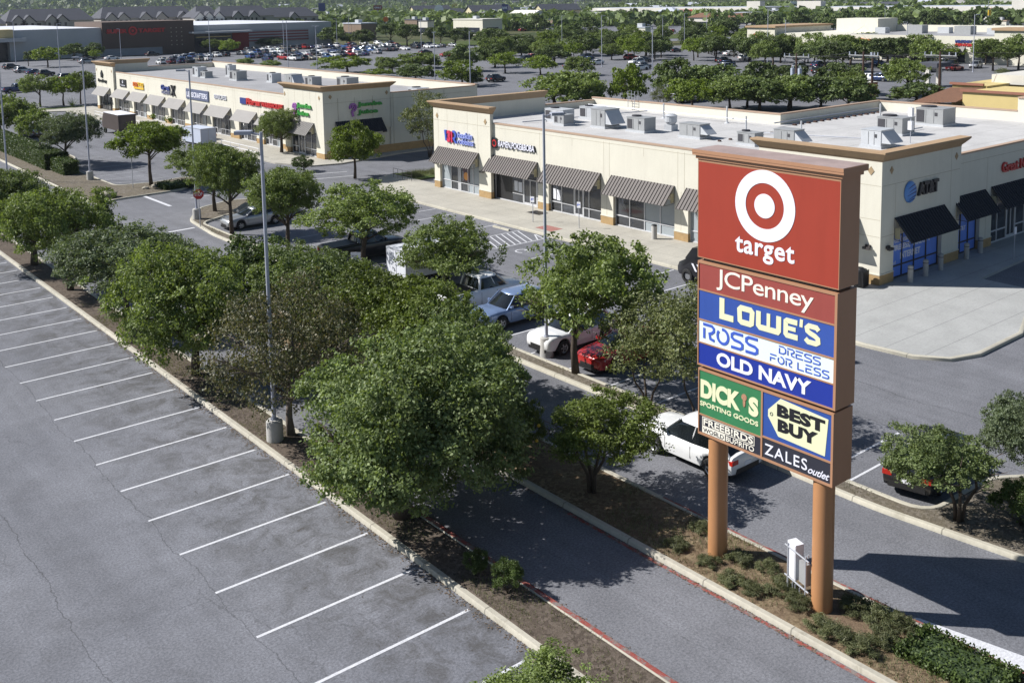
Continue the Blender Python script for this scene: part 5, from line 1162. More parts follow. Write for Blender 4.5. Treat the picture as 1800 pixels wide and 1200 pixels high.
for sx in (-1.7, 1.8):
    for sy in (-1, 1): w_ = link_mesh('wheel', me_t, t, (sx, sy * .92, .40)); link_mesh('hub', me_h, w_)
# cars with a spot of their own in the middle distance: kind, paint, pixel, heading, label
for kd, pt, px_, py_, rz, lb in (
    ('pickup', 'navy', 30, 163, 10, 'dark blue pickup crossing the empty lot at the far left'), ('suv', 'grey', 118, 141, 12, 'grey crossover parked behind the group of three small trees'),
    ('suv', 'black', 20, 122, 20, 'dark crossover at the left edge of the row before the store'), ('suv', 'silver', 40, 128, 20, 'silver crossover second in the row before the store'), ('sedan', 'navy', 62, 131, 20, 'navy sedan third in the row before the store'), ('suv', 'black', 80, 134, 20, 'black crossover fourth in the row before the store'),
    ('suv', 'black', 872, 144, 10, 'black crossover alone on the open asphalt behind the far shop'), ('sedan', 'red', 786, 100, 6, 'bright red sedan alone near the twin-head light pole'), ('sedan', 'black', 748, 95, 10, 'black sedan left of the bright red one'),
    ('suv', 'grey', 1131, 110, 0, 'dark crossover beside the light pole behind the near shop, farther one'), ('suv', 'silver', 1131, 121, 0, 'silver crossover beside the light pole behind the near shop, nearer one'), ('sedan', 'grey', 1108, 138, 10, 'grey sedan peeking out behind the bushy green tree'),
    ('sedan', 'black', 1187, 92, 8, 'black sedan on the far aisle between two light poles'), ('sedan', 'navy', 1226, 91, 8, 'navy sedan on the far aisle, right of the black one'), ('pickup', 'silver', 1210, 180, 180, 'silver pickup parked just behind the near shop parapet'),
    ('suv', 'silver', 1188, 174, 90, 'grey crossover tail showing right of the thin shrub behind the parapet'), ('suv', 'silver', 1715, 120, 190, 'silver crossover at the right behind the light pole'), ('suv', 'white', 1700, 107, 190, 'white crossover behind the silver one at the right'), ('suv', 'black', 1672, 118, 190, 'black crossover next to the silver one at the right'),
    ('suv', 'black', 1440, 130, 10, 'dark crossover behind the power pole transformers'), ('suv', 'white', 1310, 106, 5, 'white crossover under the dark oak at right'), ('suv', 'navy', 1545, 143, 90, 'navy crossover right of the double power pole'), ('sedan', 'white', 1527, 142, 90, 'white sedan left of the navy crossover, behind the power pole'), ('suv', 'black', 1517, 160, 90, 'black crossover parked just behind the double power pole'), ('sedan', 'blue', 1545, 116, 10, 'blue sedan under the oaks before the right-hand cream shops'),
    ('pickup', 'silver', 205, 92, 12, 'silver pickup before the brown store wall'), ('suv', 'grey', 158, 104, 12, 'grey crossover behind the left corner tower of the far shop'), ('suv', 'silver', 152, 112, 12, 'silver crossover beside the left tower of the far shop'), ('sedan', 'white', 197, 106, 12, 'white sedan just above the left tower of the far shop'), ('suv', 'black', 268, 99, 8, 'large black crossover below the store bullseye'),
    ('sedan', 'white', 355, 246, 95, 'white sedan partly hidden behind the yellow-green tree before the far shops'), ('sedan', 'grey', 345, 240, 95, 'grey sedan just beyond the white one before the far shops'), ('sedan', 'silver', 55, 240, 95, 'silver sedan showing through the trees at the left')):
    X0, Y0 = G(px_, py_)
    car(kd, pt, X0, Y0, R(rz), lb)
# the crowded lot before the big store: rows of nose-in cars
rr = random.Random(11); names = []
rows = [((286, 109), (345, 104), 6), ((290, 113), (372, 107), 7), ((300, 104), (395, 100), 7), ((430, 97), (520, 92), 11), ((436, 91), (600, 84), 15), ((442, 103), (560, 97), 12), ((520, 107), (640, 98), 12), ((560, 94), (690, 88), 12), ((600, 90), (700, 85), 9), ((610, 86), (760, 82), 9), ((664, 92), (720, 89), 4), ((730, 86), (800, 83), 5), ((480, 108), (545, 104), 4), ((575, 99), (650, 95), 6), ((620, 80), (690, 78), 4)]
words_ = ['first', 'second', 'third', 'fourth', 'fifth', 'sixth', 'seventh', 'eighth', 'ninth', 'tenth', 'eleventh', 'twelfth', 'thirteenth', 'fourteenth', 'fifteenth']
GRP = 'cars parked in the crowded lot before the big store'
cols_ = ['white', 'white', 'silver', 'grey', 'black', 'black', 'silver', 'navy', 'red', 'maroon', 'blue', 'grey', 'white', 'champagne']
kn = {'sedan': 'sedan', 'suv': 'crossover', 'pickup': 'pickup'}
taken = []
for ri, (p0, p1, n) in enumerate(rows):
    for i in range(n):
        t_ = i / max(n - 1, 1); X0, Y0 = G(p0[0] + (p1[0] - p0[0]) * t_, p0[1] + (p1[1] - p0[1]) * t_)
        X0 = round(X0 / 2.8) * 2.8; Y0 = round(Y0 / 6.2) * 6.2 + (0 if ri % 2 else .3)
        if any(abs(X0 - a) < 2.4 and abs(Y0 - b) < 5.2 for a, b in taken): continue
        taken.append((X0, Y0)); kd = rr.choice(['sedan', 'suv', 'suv', 'sedan', 'suv', 'pickup']); pt = rr.choice(cols_)
        if kd == 'pickup' and pt in ('maroon', 'champagne'): pt = 'red'
        o = bpy.data.objects.new({'sedan': 'sedan', 'suv': 'crossover', 'pickup': 'pickup_truck'}[kd], far_car_mesh(kd, pt)); COL.objects.link(o)
        o.location = (X0, Y0, 0); o.rotation_euler = (0, 0, PI / 2 * rr.choice((1, -1)) + rr.uniform(-.04, .04))
        names.append((X0, Y0, o, pt, kd))
# number them within their row so that each label is its own
byrow = {}
for X0, Y0, o, pt, kd in names: byrow.setdefault(round(Y0), []).append((X0, o, pt, kd))
for k_, (yy, lst) in enumerate(sorted(byrow.items())):
    lst.sort(key=lambda q: q[0])
    for i, (X0, o, pt, kd) in enumerate(lst):
        tag(o, '%s %s, %s from the left in %s car row from the near side' % (pt, kn[kd], words_[i] if i < 15 else words_[i - 15] + ' after fifteen', words_[k_]), {'sedan': 'car', 'suv': 'SUV', 'pickup': 'pickup truck'}[kd], GRP)

# ------------------------------------------------------------------ trees
def leaves_mesh(name, mat, seed, rx, rz, clumps, per, leaf, shell=.45, cr=.42, lobes=14, lob=.34, flat=.0, open_=0.0, up=.5, aspect=.6):
    """crown: many leaf-sized quads in clumps spread through a lobed volume, centred on the origin"""
    g = np.random.default_rng(seed)
    B_ = max(9, int(lobes * 1.15)); i_ = np.arange(B_) + .5                # boughs spread over the crown, each a small mound of leaf clumps
    ph = np.arccos(1 - 1.62 * i_ / B_); th = np.pi * (1 + 5 ** .5) * i_ + g.normal(size=B_) * .35; ph = ph + g.normal(size=B_) * .12
    bd = np.stack([np.sin(ph) * np.cos(th), np.sin(ph) * np.sin(th), np.cos(ph)], 1)
    br = (1 - lob * .62) * g.uniform(1 - lob * .55, 1.0, B_) * (1 + .10 * g.normal(size=B_)); bs = lob * g.uniform(.55, 1.0, B_) * .92 + .06
    if open_: bs *= 1 - open_ * .25
    wt = bs ** 2; bi = g.choice(B_, clumps, p=wt / wt.sum()); inner = g.random(clumps) < .16
    d = g.normal(size=(clumps, 3)); d += bd[bi] * .55; d[:, 2] += .22; d /= np.linalg.norm(d, axis=1)[:, None]
    rr_ = (g.uniform(.25, 1.0, clumps) ** .5)
    c = bd[bi] * br[bi][:, None] + d * (bs[bi] * rr_)[:, None] * np.array([1, 1, .72])
    c[inner] = g.normal(size=(int(inner.sum()), 3)) * .30
    c /= np.quantile(np.linalg.norm(c, axis=1), .95); c *= .96
    n = clumps; c[:, 0] *= rx; c[:, 1] *= rx; c[:, 2] *= rz
    lo = c[:, 2] < 0; c[lo, 2] *= (1 - flat)
    cs = cr * g.uniform(.45, 1.2, n)
    N = n * per; ci = np.repeat(np.arange(n), per)
    off = g.normal(size=(N, 3)); off /= np.linalg.norm(off, axis=1)[:, None]; off *= (g.random(N) ** .45)[:, None] * cs[ci][:, None]; off[:, 2] *= .7
    p = c[ci] + off
    nrm = g.normal(size=(N, 3)) + d[ci] * .7; nrm[:, 2] += up; nrm /= np.linalg.norm(nrm, axis=1)[:, None]
    a = np.cross(nrm, g.normal(size=(N, 3))); a /= np.linalg.norm(a, axis=1)[:, None]; b = np.cross(nrm, a)
    s = leaf * g.uniform(.6, 1.25, N)[:, None]; a = a * s * .5; b = b * s * .5 * aspect
    v = np.stack([p - a, p - b * 1.0 + a * .1, p + a, p + b * 1.0 + a * .1], 1).reshape(-1, 3)
    me = bpy.data.meshes.new(name); me.vertices.add(N * 4); me.vertices.foreach_set('co', v.ravel())
    me.loops.add(N * 4); me.loops.foreach_set('vertex_index', np.arange(N * 4, dtype=np.int32))
    me.polygons.add(N); me.polygons.foreach_set('loop_start', np.arange(0, N * 4, 4, dtype=np.int32)); me.polygons.foreach_set('loop_total', np.full(N, 4, dtype=np.int32))
    me.materials.append(mat); me.update(calc_edges=True); return me
def trunk_mesh(name, mat, seed, stems=1, r0=.13, spread=.12, limbs=7, reach=2.0, hc=3.6, fork=.5, rise=1.6, twigs=3):
    """trunk and limbs for a crown whose centre is at height hc"""
    g = random.Random(seed); mb = MB()
    for s in range(stems):
        a0 = 2 * PI * s / max(stems, 1) + g.uniform(-.4, .4); lean = 0 if stems == 1 else .55
        f = hc * fork; bx = math.cos(a0) * lean; by = math.sin(a0) * lean; b0 = .1 if stems > 1 else 0
        pts = [(math.cos(a0) * b0, math.sin(a0) * b0, -.1), (bx * .35 + g.uniform(-.05, .05), by * .35 + g.uniform(-.05, .05), f * .5), (bx + g.uniform(-.08, .08), by + g.uniform(-.08, .08), f), (bx * 1.3 + g.uniform(-.2, .2), by * 1.3 + g.uniform(-.2, .2), hc), (bx * 1.5 + g.uniform(-.3, .3), by * 1.5 + g.uniform(-.3, .3), hc + rise * .7)]
        q = r0 / math.sqrt(stems); mb.tube(pts, [q * 1.35, q, q * .82, q * .5, q * .15], 8)
        nl = max(2, limbs // stems)
        for i in range(nl):
            a = a0 + 2 * PI * i / nl + g.uniform(-.4, .4) if stems == 1 else a0 + g.uniform(-1.2, 1.2)
            z0 = f * g.uniform(.8, 1.0) + (hc - f) * g.uniform(0, .7); L = reach * g.uniform(.65, 1.0); t = (z0 - f) / max(hc - f, .1)
            sx = bx * (1 + .3 * max(t, 0)); sy = by * (1 + .3 * max(t, 0)); ez = z0 + rise * g.uniform(.35, .95)
            c, s_ = math.cos(a), math.sin(a)
            P2 = [(sx, sy, z0), (sx + c * L * .35, sy + s_ * L * .35, z0 + (ez - z0) * .5), (sx + c * L * .75, sy + s_ * L * .75, z0 + (ez - z0) * .85), (sx + c * L, sy + s_ * L, ez)]
            mb.tube(P2, [q * .5, q * .36, q * .22, q * .08], 6)
            for j in range(twigs):
                b = a + g.uniform(-1, 1); l2 = L * g.uniform(.3, .5); u = g.choice((1, 2)); o = P2[u]
                mb.tube([o, (o[0] + math.cos(b) * l2 * .5, o[1] + math.sin(b) * l2 * .5, o[2] + l2 * .35), (o[0] + math.cos(b) * l2, o[1] + math.sin(b) * l2, o[2] + l2 * g.uniform(.2, .8))], [q * .2, q * .12, q * .04], 5)
    return mb.mesh(name, mat, True)
LM = dict(
 oak=leaf_mat('oak_leaves', (.108, .148, .048), (.235, .295, .10), .32), oakd=leaf_mat('dark_oak_leaves', (.092, .132, .052), (.220, .272, .112), .31),
 greyoak=leaf_mat('grey_green_leaves', (.10, .135, .078), (.20, .245, .14), .28), bright=leaf_mat('bright_green_leaves', (.110, .160, .024), (.215, .280, .052), .32),
 olive=leaf_mat('olive_leaves', (.082, .105, .042), (.20, .215, .095), .25), bare=leaf_mat('sparse_rusty_leaves', (.080, .100, .050), (.20, .175, .10), .25),
 multi=leaf_mat('citrus_green_leaves', (.080, .112, .026), (.175, .220, .052), .28),
 far=leaf_mat('far_leaves', (.068, .100, .038), (.150, .195, .068), .24, .3), grass=leaf_mat('grass_blades', (.085, .105, .045), (.20, .205, .11), .25), hedge=leaf_mat('hedge_leaves', (.050, .080, .022), (.100, .140, .040), .22))
K = {}
def kind(key, mat, rx, rz, nvar, trunk, **kw):
    K[key] = dict(rx=rx, rz=rz, hc=3.6, crown=[leaves_mesh('crown', LM[mat], 100 + 17 * i + len(K) * 7, rx, rz, **kw) for i in range(nvar)], trunk=[trunk_mesh('trunk', M['bark' if trunk.pop('pale', 0) == 0 else 'bark_pale'], 50 + i + len(K) * 3, **trunk) for i in (range(1))])
kind('bigoak', 'oakd', 3.3, 2.6, 1, dict(r0=.22, limbs=9, reach=2.6, fork=.42), clumps=1500, per=60, leaf=.115, shell=.3, cr=.38, lobes=34, lob=.44)
kind('oak', 'oak', 3.0, 2.1, 2, dict(r0=.15, limbs=9, reach=2.4, fork=.5), clumps=820, per=52, leaf=.115, shell=.22, cr=.33, lobes=30, lob=.52, flat=.12)
kind('grey', 'greyoak', 3.0, 2.0, 1, dict(r0=.14, limbs=9, reach=2.4, fork=.42), clumps=820, per=52, leaf=.12, shell=.2, cr=.34, lobes=28, lob=.52, flat=.1)
kind('airy', 'oak', 2.8, 1.9, 2, dict(r0=.12, limbs=9, reach=2.4, fork=.55, twigs=4), clumps=520, per=44, leaf=.13, shell=.12, cr=.32, lobes=24, lob=.60, flat=.2, open_=.35)
kind('sparse', 'bare', 3.0, 2.2, 1, dict(r0=.12, limbs=13, reach=2.7, fork=.4, twigs=6, rise=2.2, pale=1), clumps=560, per=36, leaf=.10, shell=.08, cr=.42, lobes=22, lob=.5, flat=.1)
kind('olive', 'olive', 2.2, 2.0, 1, dict(r0=.08, stems=3, limbs=9, reach=1.7, fork=.4, twigs=3), clumps=260, per=40, leaf=.12, shell=.15, cr=.40, lobes=18, lob=.5)
kind('bright', 'bright', 2.7, 1.8, 2, dict(r0=.12, limbs=8, reach=2.1, fork=.62), clumps=360, per=50, leaf=.17, shell=.3, cr=.42, lobes=20, lob=.4, flat=.3)
kind('multi', 'multi', 2.3, 1.7, 1, dict(r0=.13, stems=4, limbs=10, reach=1.7, fork=.6), clumps=520, per=46, leaf=.11, shell=.22, cr=.30, lobes=24, lob=.5, flat=.2)
kind('holly', 'oakd', 2.3, 1.7, 1, dict(r0=.13, stems=3, limbs=9, reach=1.6, fork=.6), clumps=460, per=46, leaf=.11, shell=.2, cr=.29, lobes=24, lob=.5, flat=.25)
kind('shrub', 'hedge', 1.6, 1.2, 2, dict(r0=.1, stems=4, limbs=6, reach=.9, fork=.4), clumps=260, per=44, leaf=.11, shell=.35, cr=.30, lobes=16, lob=.35, flat=.3)
kind('mid', 'oak', 3.0, 2.1, 3, dict(r0=.14, limbs=6, reach=2.0, fork=.5, twigs=1), clumps=240, per=30, leaf=.27, shell=.35, cr=.5, lobes=18, lob=.40, flat=.25)
kind('middark', 'far', 3.0, 2.2, 3, dict(r0=.16, limbs=6, reach=2.0, fork=.42, twigs=1), clumps=240, per=30, leaf=.29, shell=.4, cr=.52, lobes=18, lob=.34, flat=.25)
kind('midbright', 'bright', 3.0, 2.0, 2, dict(r0=.13, limbs=5, reach=2.0, fork=.6, twigs=1), clumps=190, per=26, leaf=.28, shell=.35, cr=.5, lobes=18, lob=.40, flat=.35)
kind('faroak', 'far', 3.2, 2.3, 3, dict(r0=.18, limbs=3, reach=1.8, fork=.45, twigs=0), clumps=110, per=16, leaf=.62, shell=.4, cr=.65, lobes=14, lob=.35, flat=.2)
def tree(X, Y, hc, r, rz, kd, label, cat='tree', name=None, group=None, z=.12, off=(0, 0)):
    k = K[kd]; nm = name or {'bigoak': 'oak_tree', 'oak': 'oak_tree', 'grey': 'oak_tree', 'airy': 'elm_tree', 'sparse': 'elm_tree', 'shrub': 'shrub', 'holly': 'holly_tree'}.get(kd, 'tree')
    t = thing(nm, label, cat, (X, Y, z), 0, group); i = rnd.randrange(1000); a = rnd.uniform(0, 6.28)
    s = r / k['rx']; sz = rz / k['rz']
    link_mesh('trunk', k['trunk'][0], t, (0, 0, 0), rnd.uniform(0, 6), (s, s, hc / k['hc']))
    link_mesh('crown', k['crown'][i % len(k['crown'])], t, (off[0], off[1], hc), a, (s, s, sz)); return t
def tpx(bx, by, x0, x1, y0, y1, kd, label, world=None, **kw):
    """place a tree from its foot and the outline of its crown in the photo"""
    X, Y = world or G(bx, by, .12); dp = depth(X, Y, 3); dist = math.hypot(X, Y); th = math.atan2(CH - 3, dist)
    r = (x1 - x0) / 2 * dp / F; half = (y1 - y0) / 2 * dp / F
    d = ray((x0 + x1) / 2, (y0 + y1) / 2); t = (X * d[0] + Y * d[1]) / (d[0] ** 2 + d[1] ** 2); hc = CH + d[2] * t - .12
    ox, oy = d[0] * t - X, d[1] * t - Y; m = math.hypot(ox, oy); lim = r * .6
    if m > lim: ox, oy = ox * lim / m, oy * lim / m
    v = half ** 2 - (r * math.sin(th)) ** 2; rz = math.sqrt(max(v, (half * .45) ** 2)) / math.cos(th)
    hc = max(hc, rz * .55)
    f1 = {'airy': 1.10, 'oak': 1.04, 'grey': 1.04, 'bigoak': 1.0, 'bright': 1.0, 'mid': 1.2, 'middark': 1.22, 'midbright': 1.15, 'sparse': 1.05, 'holly': 1.0, 'multi': 1.05}.get(kd, 1.0)
    return tree(X, Y, hc * (.95 if kd.startswith('mid') else 1), r * f1, rz * (1 + (f1 - 1) * .9), kd, label, off=(ox, oy), **kw)
# near strip beside the first car park
tpx(742, 935, 520, 942, 572, 922, 'bigoak', 'big dense dark oak, largest crown in the photo, overhanging the lane', world=(17.2, 27.3))
tpx(523, 773, 360, 655, 478, 752, 'sparse', 'thin rusty-green tree with half-bare twigs behind the nearest light pole', world=(17.4, 35.6))
tpx(344, 658, 185, 452, 415, 655, 'oak', 'rounded green oak with a dark straight trunk, beside the white stall lines')
tpx(190, 545, 95, 335, 388, 530, 'grey', 'grey-green oak leaning over the kerb, left of the rounded green oak', world=(17.2, 54.0))
tpx(100, 490, 10, 205, 312, 480, 'oak', 'large green oak second from the left edge in the near row', world=(17.0, 63.5))
tpx(20, 450, -70, 95, 292, 440, 'bigoak', 'dark oak cut by the left edge of the photo in the near row', world=(17.0, 71.5))
t = tree(*G(950, 1240, 3.2), 2.75, 1.85, .95, 'oak', 'green tree whose top only shows at the bottom edge of the photo', off=(0, 0))
# median shrubs and small trees
for X, Y, hc, r, rz, kd, lb in ((22.9, 49.5, 2.9, 2.7, 2.1, 'shrub', 'dark green shrub tree at the far end of the median, behind the black pickup'), (23.2, 45.6, 3.0, 2.8, 2.2, 'holly', 'dense shrub tree in the median before the white trailer'), (23.2, 42.0, 3.1, 2.8, 2.2, 'holly', 'dense dark shrub tree in the median before the white pickup'), (23.3, 38.6, 3.1, 2.9, 2.2, 'multi', 'yellow-green shrub tree in the median before the pale blue crossover'),
        (23.3, 35.2, 3.2, 2.8, 2.2, 'multi', 'yellow-green shrub tree in the median before the middle light pole'), (23.2, 32.0, 2.9, 2.3, 2.1, 'holly', 'dark shrub tree in the median left of the middle light pole base'), (22.4, 29.6, 2.6, 2.0, 1.9, 'holly', 'dark shrub tree between the big oak and the small multi-trunk tree'), (22.3, 42.5, 1.7, 1.8, 1.4, 'shrub', 'low shrub under the yellow-green ones in the median, far part'), (22.4, 36.4, 1.7, 1.9, 1.5, 'shrub', 'low shrub under the yellow-green ones in the median, near part'), (22.2, 32.5, 1.5, 1.6, 1.3, 'shrub', 'low shrub under the dark trees near the big oak')):
    tree(X, Y, hc, r, rz, kd, lb, group='shrub trees along the median')
tpx(1066, 862, 960, 1172, 680, 828, 'multi', 'small multi-trunk tree on the median left of the tall sign', world=(23.1, 24.4))
t = tree(22.6, 28.0, 1.35, 1.25, 1.25, 'multi', 'citrus bush with yellow fruit at the tip of the lane island', name='citrus_bush', cat='bush')
for i in range(9):
    a = rnd.uniform(2.4, 4.9); zz = rnd.uniform(-.9, .6); rr_ = 1.2 * math.sqrt(max(0, 1 - (zz / 1.4) ** 2))
    bm = bmesh.new(); bmesh.ops.create_icosphere(bm, subdivisions=1, radius=.07); me = bpy.data.meshes.new('fruit'); bm.to_mesh(me); bm.free(); me.materials.append(M['yellow']); link_mesh('fruit', me, t, (rr_ * math.cos(a), rr_ * math.sin(a), 1.35 + zz))
# strip before the shop car park
tpx(1012, 655, 906, 1160, 405, 610, 'airy', 'open-crowned green tree with a dark trunk in front of the red sedan')
tpx(783, 518, 703, 872, 380, 505, 'airy', 'wide flat-topped green tree in front of the white trailer')
tpx(640, 470, 540, 730, 318, 430, 'airy', 'spreading green tree over the black pickup')
tpx(508, 447, 425, 572, 282, 402, 'oak', 'round dark green tree with a slim trunk between light pole and spreading tree')
tpx(408, 410, 330, 455, 245, 362, 'oak', 'green tree standing before the silver sedan')
tpx(378, 371, 302, 428, 250, 322, 'airy', 'pale green tree on the tan mulch behind the stop sign')
tpx(266, 326, 200, 328, 205, 292, 'bright', 'yellow-green forked tree on the small island by the driveway')
tree(30.1, 28.4, 2.8, 2.3, 2.0, 'olive', 'thin olive tree left of the tall sign, nearer the red sedan', group='olive trees beside the tall sign'); tree(30.1, 25.6, 3.5, 2.3, 2.3, 'olive', 'thin olive tree right against the left edge of the tall sign', group='olive trees beside the tall sign')
tpx(1683, 918, 1562, 1738, 746, 868, 'holly', 'small tree with three leaning bare stems before the black sedan', world=(32.0, 14.9), off2=None) if False else tpx(1685, 915, 1548, 1748, 738, 880, 'holly', 'small tree with leaning bare stems before the black sedan')
tree(33.2, 13.6, 2.7, 1.55, 1.35, 'grey', 'grey-green tree cut by the right edge of the photo', off=(-.5, .6))
tree(31.9, 13.75, .75, 1.05, .85, 'shrub', 'dense round clipped shrub at the right edge of the photo', cat='shrub'); tree(33.0, 12.6, .8, 1.2, .8, 'shrub', 'second clipped shrub, half outside the right edge', cat='shrub')
# left strip beyond the driveway
tpx(117, 291, 72, 178, 193, 268, 'grey', 'rounded grey-green tree with a thick dark trunk on the far soil strip')
tpx(72, 283, 30, 85, 188, 240, 'mid', 'brownish-green tree behind the clipped hedge at the left'); tpx(36, 243, -10, 60, 170, 225, 'mid', 'green tree behind the hedge, second from the left edge'); tpx(2, 240, -40, 35, 160, 232, 'mid', 'green tree at the very left edge above the hedge')
tpx(71, 187, 38, 90, 130, 168, 'mid', 'left tree of the group of three before the far tower'); tpx(112, 185, 79, 136, 133, 172, 'midbright', 'middle, brighter tree of the group of three before the far tower'); tpx(142, 182, 118, 163, 124, 165, 'mid', 'right tree of the group of three before the far tower')
def hedge(x0, x1, y0, y1, h, label, seed, mat='hedge', leaf=.16, dens=55, z=.12):
    g = np.random.default_rng(seed); V = (x1 - x0) * (y1 - y0) * h; n = int(dens * ((x1 - x0) * (y1 - y0) + 2 * h * (x1 - x0 + y1 - y0)) * 2.2)
    p = g.random((n, 3)) * [x1 - x0, y1 - y0, h]; f = g.integers(0, 5, n)
    e = .12 * g.random(n)
    p[f == 0, 2] = h - e[f == 0]; p[f == 1, 0] = e[f == 1]; p[f == 2, 0] = x1 - x0 - e[f == 2]; p[f == 3, 1] = e[f == 3]; p[f == 4, 1] = y1 - y0 - e[f == 4]
    p += g.normal(size=p.shape) * .05
    a = g.normal(size=(n, 3)); a /= np.linalg.norm(a, axis=1)[:, None]; b = np.cross(a, g.normal(size=(n, 3))); b /= np.linalg.norm(b, axis=1)[:, None]; a *= leaf * .5; b *= leaf * .35
    v = np.stack([p - a, p - b, p + a, p + b], 1).reshape(-1, 3); me = bpy.data.meshes.new('foliage'); me.from_pydata([tuple(q) for q in v], [], [(4 * i, 4 * i + 1, 4 * i + 2, 4 * i + 3) for i in range(n)]); me.materials.append(LM[mat])
    t = thing('hedge', label, 'hedge', (x0, y0, z)); link_mesh('foliage', me, t)
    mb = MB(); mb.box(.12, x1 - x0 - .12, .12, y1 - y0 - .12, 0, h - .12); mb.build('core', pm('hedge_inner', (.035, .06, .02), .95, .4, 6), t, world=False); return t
hedge(28.6, 31.0, 113, 146, 1.7, 'long clipped hedge on the far soil strip at the left', 5)
hedge(29.0, 30.6, 108.0, 112.2, 1.4, 'short dark end block of the clipped hedge at the left', 6)
def yucca(X, Y, s, label):
    t = thing('yucca', label, 'yucca', (X, Y, .12)); mb = MB(); g = random.Random(3)
    for i in range(46):
        a = g.uniform(0, 6.28); e = g.uniform(.15, 1.3); L = s * g.uniform(.8, 1.1); c, q = math.cos(a), math.sin(a); ce, se = math.cos(e), math.sin(e)
        mb.add([(-q * .05, c * .05, .2), (q * .05, -c * .05, .2), (c * ce * L, q * ce * L, .2 + se * L)], [(0, 1, 2)])
    mb.build('blades', LM['hedge'], t, world=False)
X0, Y0 = G(128, 190); yucca(X0, Y0, 2.0, 'dark spiky yucca between the small trees and the far tower')
tpx(495, 268, 448, 545, 184, 258, 'oak', 'green tree in front of the far corner shop windows'); tpx(624, 312, 570, 674, 214, 300, 'bright', 'round yellow-green ball-shaped tree before the far corner tower')
tpx(532, 300, 512, 553, 272, 302, 'shrub', 'dark round clipped shrub below the far corner tower', cat='shrub')
tpx(738, 262, 703, 800, 158, 268, 'olive', 'tall feathery green tree between the two shop rows', world=(63.0, 92.0))
# low planting: sparse grasses on the sign island, shrubs
TUFTS = [leaves_mesh('grass_tuft', LM['grass'], 400 + i, .50, .34, 70, 34, .17, shell=.2, cr=.14, lobes=10, lob=.35, flat=.55, up=.3, aspect=.10) for i in range(3)]
def tuft(X, Y, s, h, label, seed):
    o = bpy.data.objects.new('grass_tuft', TUFTS[seed % 3]); COL.objects.link(o); o.location = (X, Y, .13 + h * .28); o.scale = (s * 1.9, s * 1.9, h * 1.5); o.rotation_euler = (0, 0, seed); return o
g_ = random.Random(5)
TA = 'clump of ornamental grass on the sign island'
for i, (px_, py_, s, h, lb) in enumerate(((1505, 1075, .5, .55, 'dark grass clump just behind the foot of the right sign post'), (1545, 1090, .5, .6, 'tall grass clump right of the right sign post'), (1585, 1110, .55, .6, 'rounded grass clump farthest right on the sign island'), (1470, 1120, .5, .5, 'grass clump directly in front of the right sign post'), (1515, 1140, .55, .5, 'grass clump near the kerb, right of the right sign post'), (1550, 1125, .45, .45, 'grass clump between two larger ones right of the sign post'),
        (1405, 1065, .45, .45, 'grass clump at the foot of the meter rack'), (1375, 1035, .5, .45, 'grass clump left of the meter rack'), (1350, 1000, .4, .35, 'grass clump by the red kerb between the two sign posts'), (1300, 985, .45, .4, 'grass clump just right of the left sign post'), (1245, 990, .4, .35, 'grass clump in front of the left sign post'), (1285, 1020, .45, .35, 'brownish grass clump near the kerb below the left sign post'), (1325, 1040, .4, .35, 'small grass clump near the kerb between the sign posts'), (1440, 1100, .4, .4, 'small grass clump near the kerb under the meter rack'), (1230, 930, .4, .35, 'shaded grass clump left of the left sign post'), (1190, 960, .45, .35, 'shaded grass clump on the island left of the sign'))):
    X0, Y0 = G(px_, py_, .15); o = tuft(X0, Y0, s, h, lb, 70 + i); tag(o, lb, 'grass clump', TA)
hedge(22.9, 24.4, 10.4, 12.9, .26, 'low bright green ground cover at the tip of the sign island', 9, 'hedge', .085, 420)
tree(16.95, 22.9, .45, .42, .4, 'shrub', 'small dark weed shrub in the near strip, left one of two', cat='shrub'); tree(17.1, 21.6, .55, .5, .5, 'shrub', 'taller dark weed shrub in the near strip, right one of two', cat='shrub')
def stuff_scatter(name, label, cat, area, n, s, mat, seed, z=.13):
    g = np.random.default_rng(seed); x = g.uniform(area[0], area[1], n); y = g.uniform(area[2], area[3], n); V = []; Fc = []
    gate = np.sin(x * 2.1 + 1) * np.cos(y * 1.3) + np.sin(y * .7) * .6 + g.normal(size=n) * .4
    for i in range(n):
        if gate[i] < .1: continue
        a = g.random() * 6.28; h = s * g.uniform(.5, 1.6); l = g.uniform(-.6, .6) * h; m_2 = g.uniform(-.6, .6) * h; o = len(V)
        V += [(x[i], y[i], z), (x[i] + math.cos(a) * .02, y[i] + math.sin(a) * .02, z), (x[i] + l, y[i] + m_2, z + h)]; Fc.append((o, o + 1, o + 2))
    me = bpy.data.meshes.new(name); me.from_pydata(V, [], Fc); me.materials.append(mat); o = bpy.data.objects.new(name, me); COL.objects.link(o); tag(o, label, cat, kind='stuff')
stuff_scatter('weeds', 'thin dry weeds growing over the sign island soil', 'weeds', (21.95, 24.5, 8, 24), 9000, .10, LM['grass'], 1); stuff_scatter('weeds', 'thin dry weeds in the near planting strip', 'weeds', (16.3, 17.6, 12, 60), 12000, .07, LM['grass'], 2)
stuff_scatter('weeds', 'thin dry weeds along the strip before the shop car park', 'weeds', (29.7, 30.4, 17, 76), 3500, .07, LM['grass'], 3); stuff_scatter('dry_grass', 'dry brown grass patch left of the near shop', 'grass', (54, 60, 81.5, 84.5), 5000, .3, LM['grass'], 4)
hedge(33.6, 36.6, 92.3, 94.6, .5, 'low dark ground cover on the small island by the driveway', 12, 'hedge', .16)

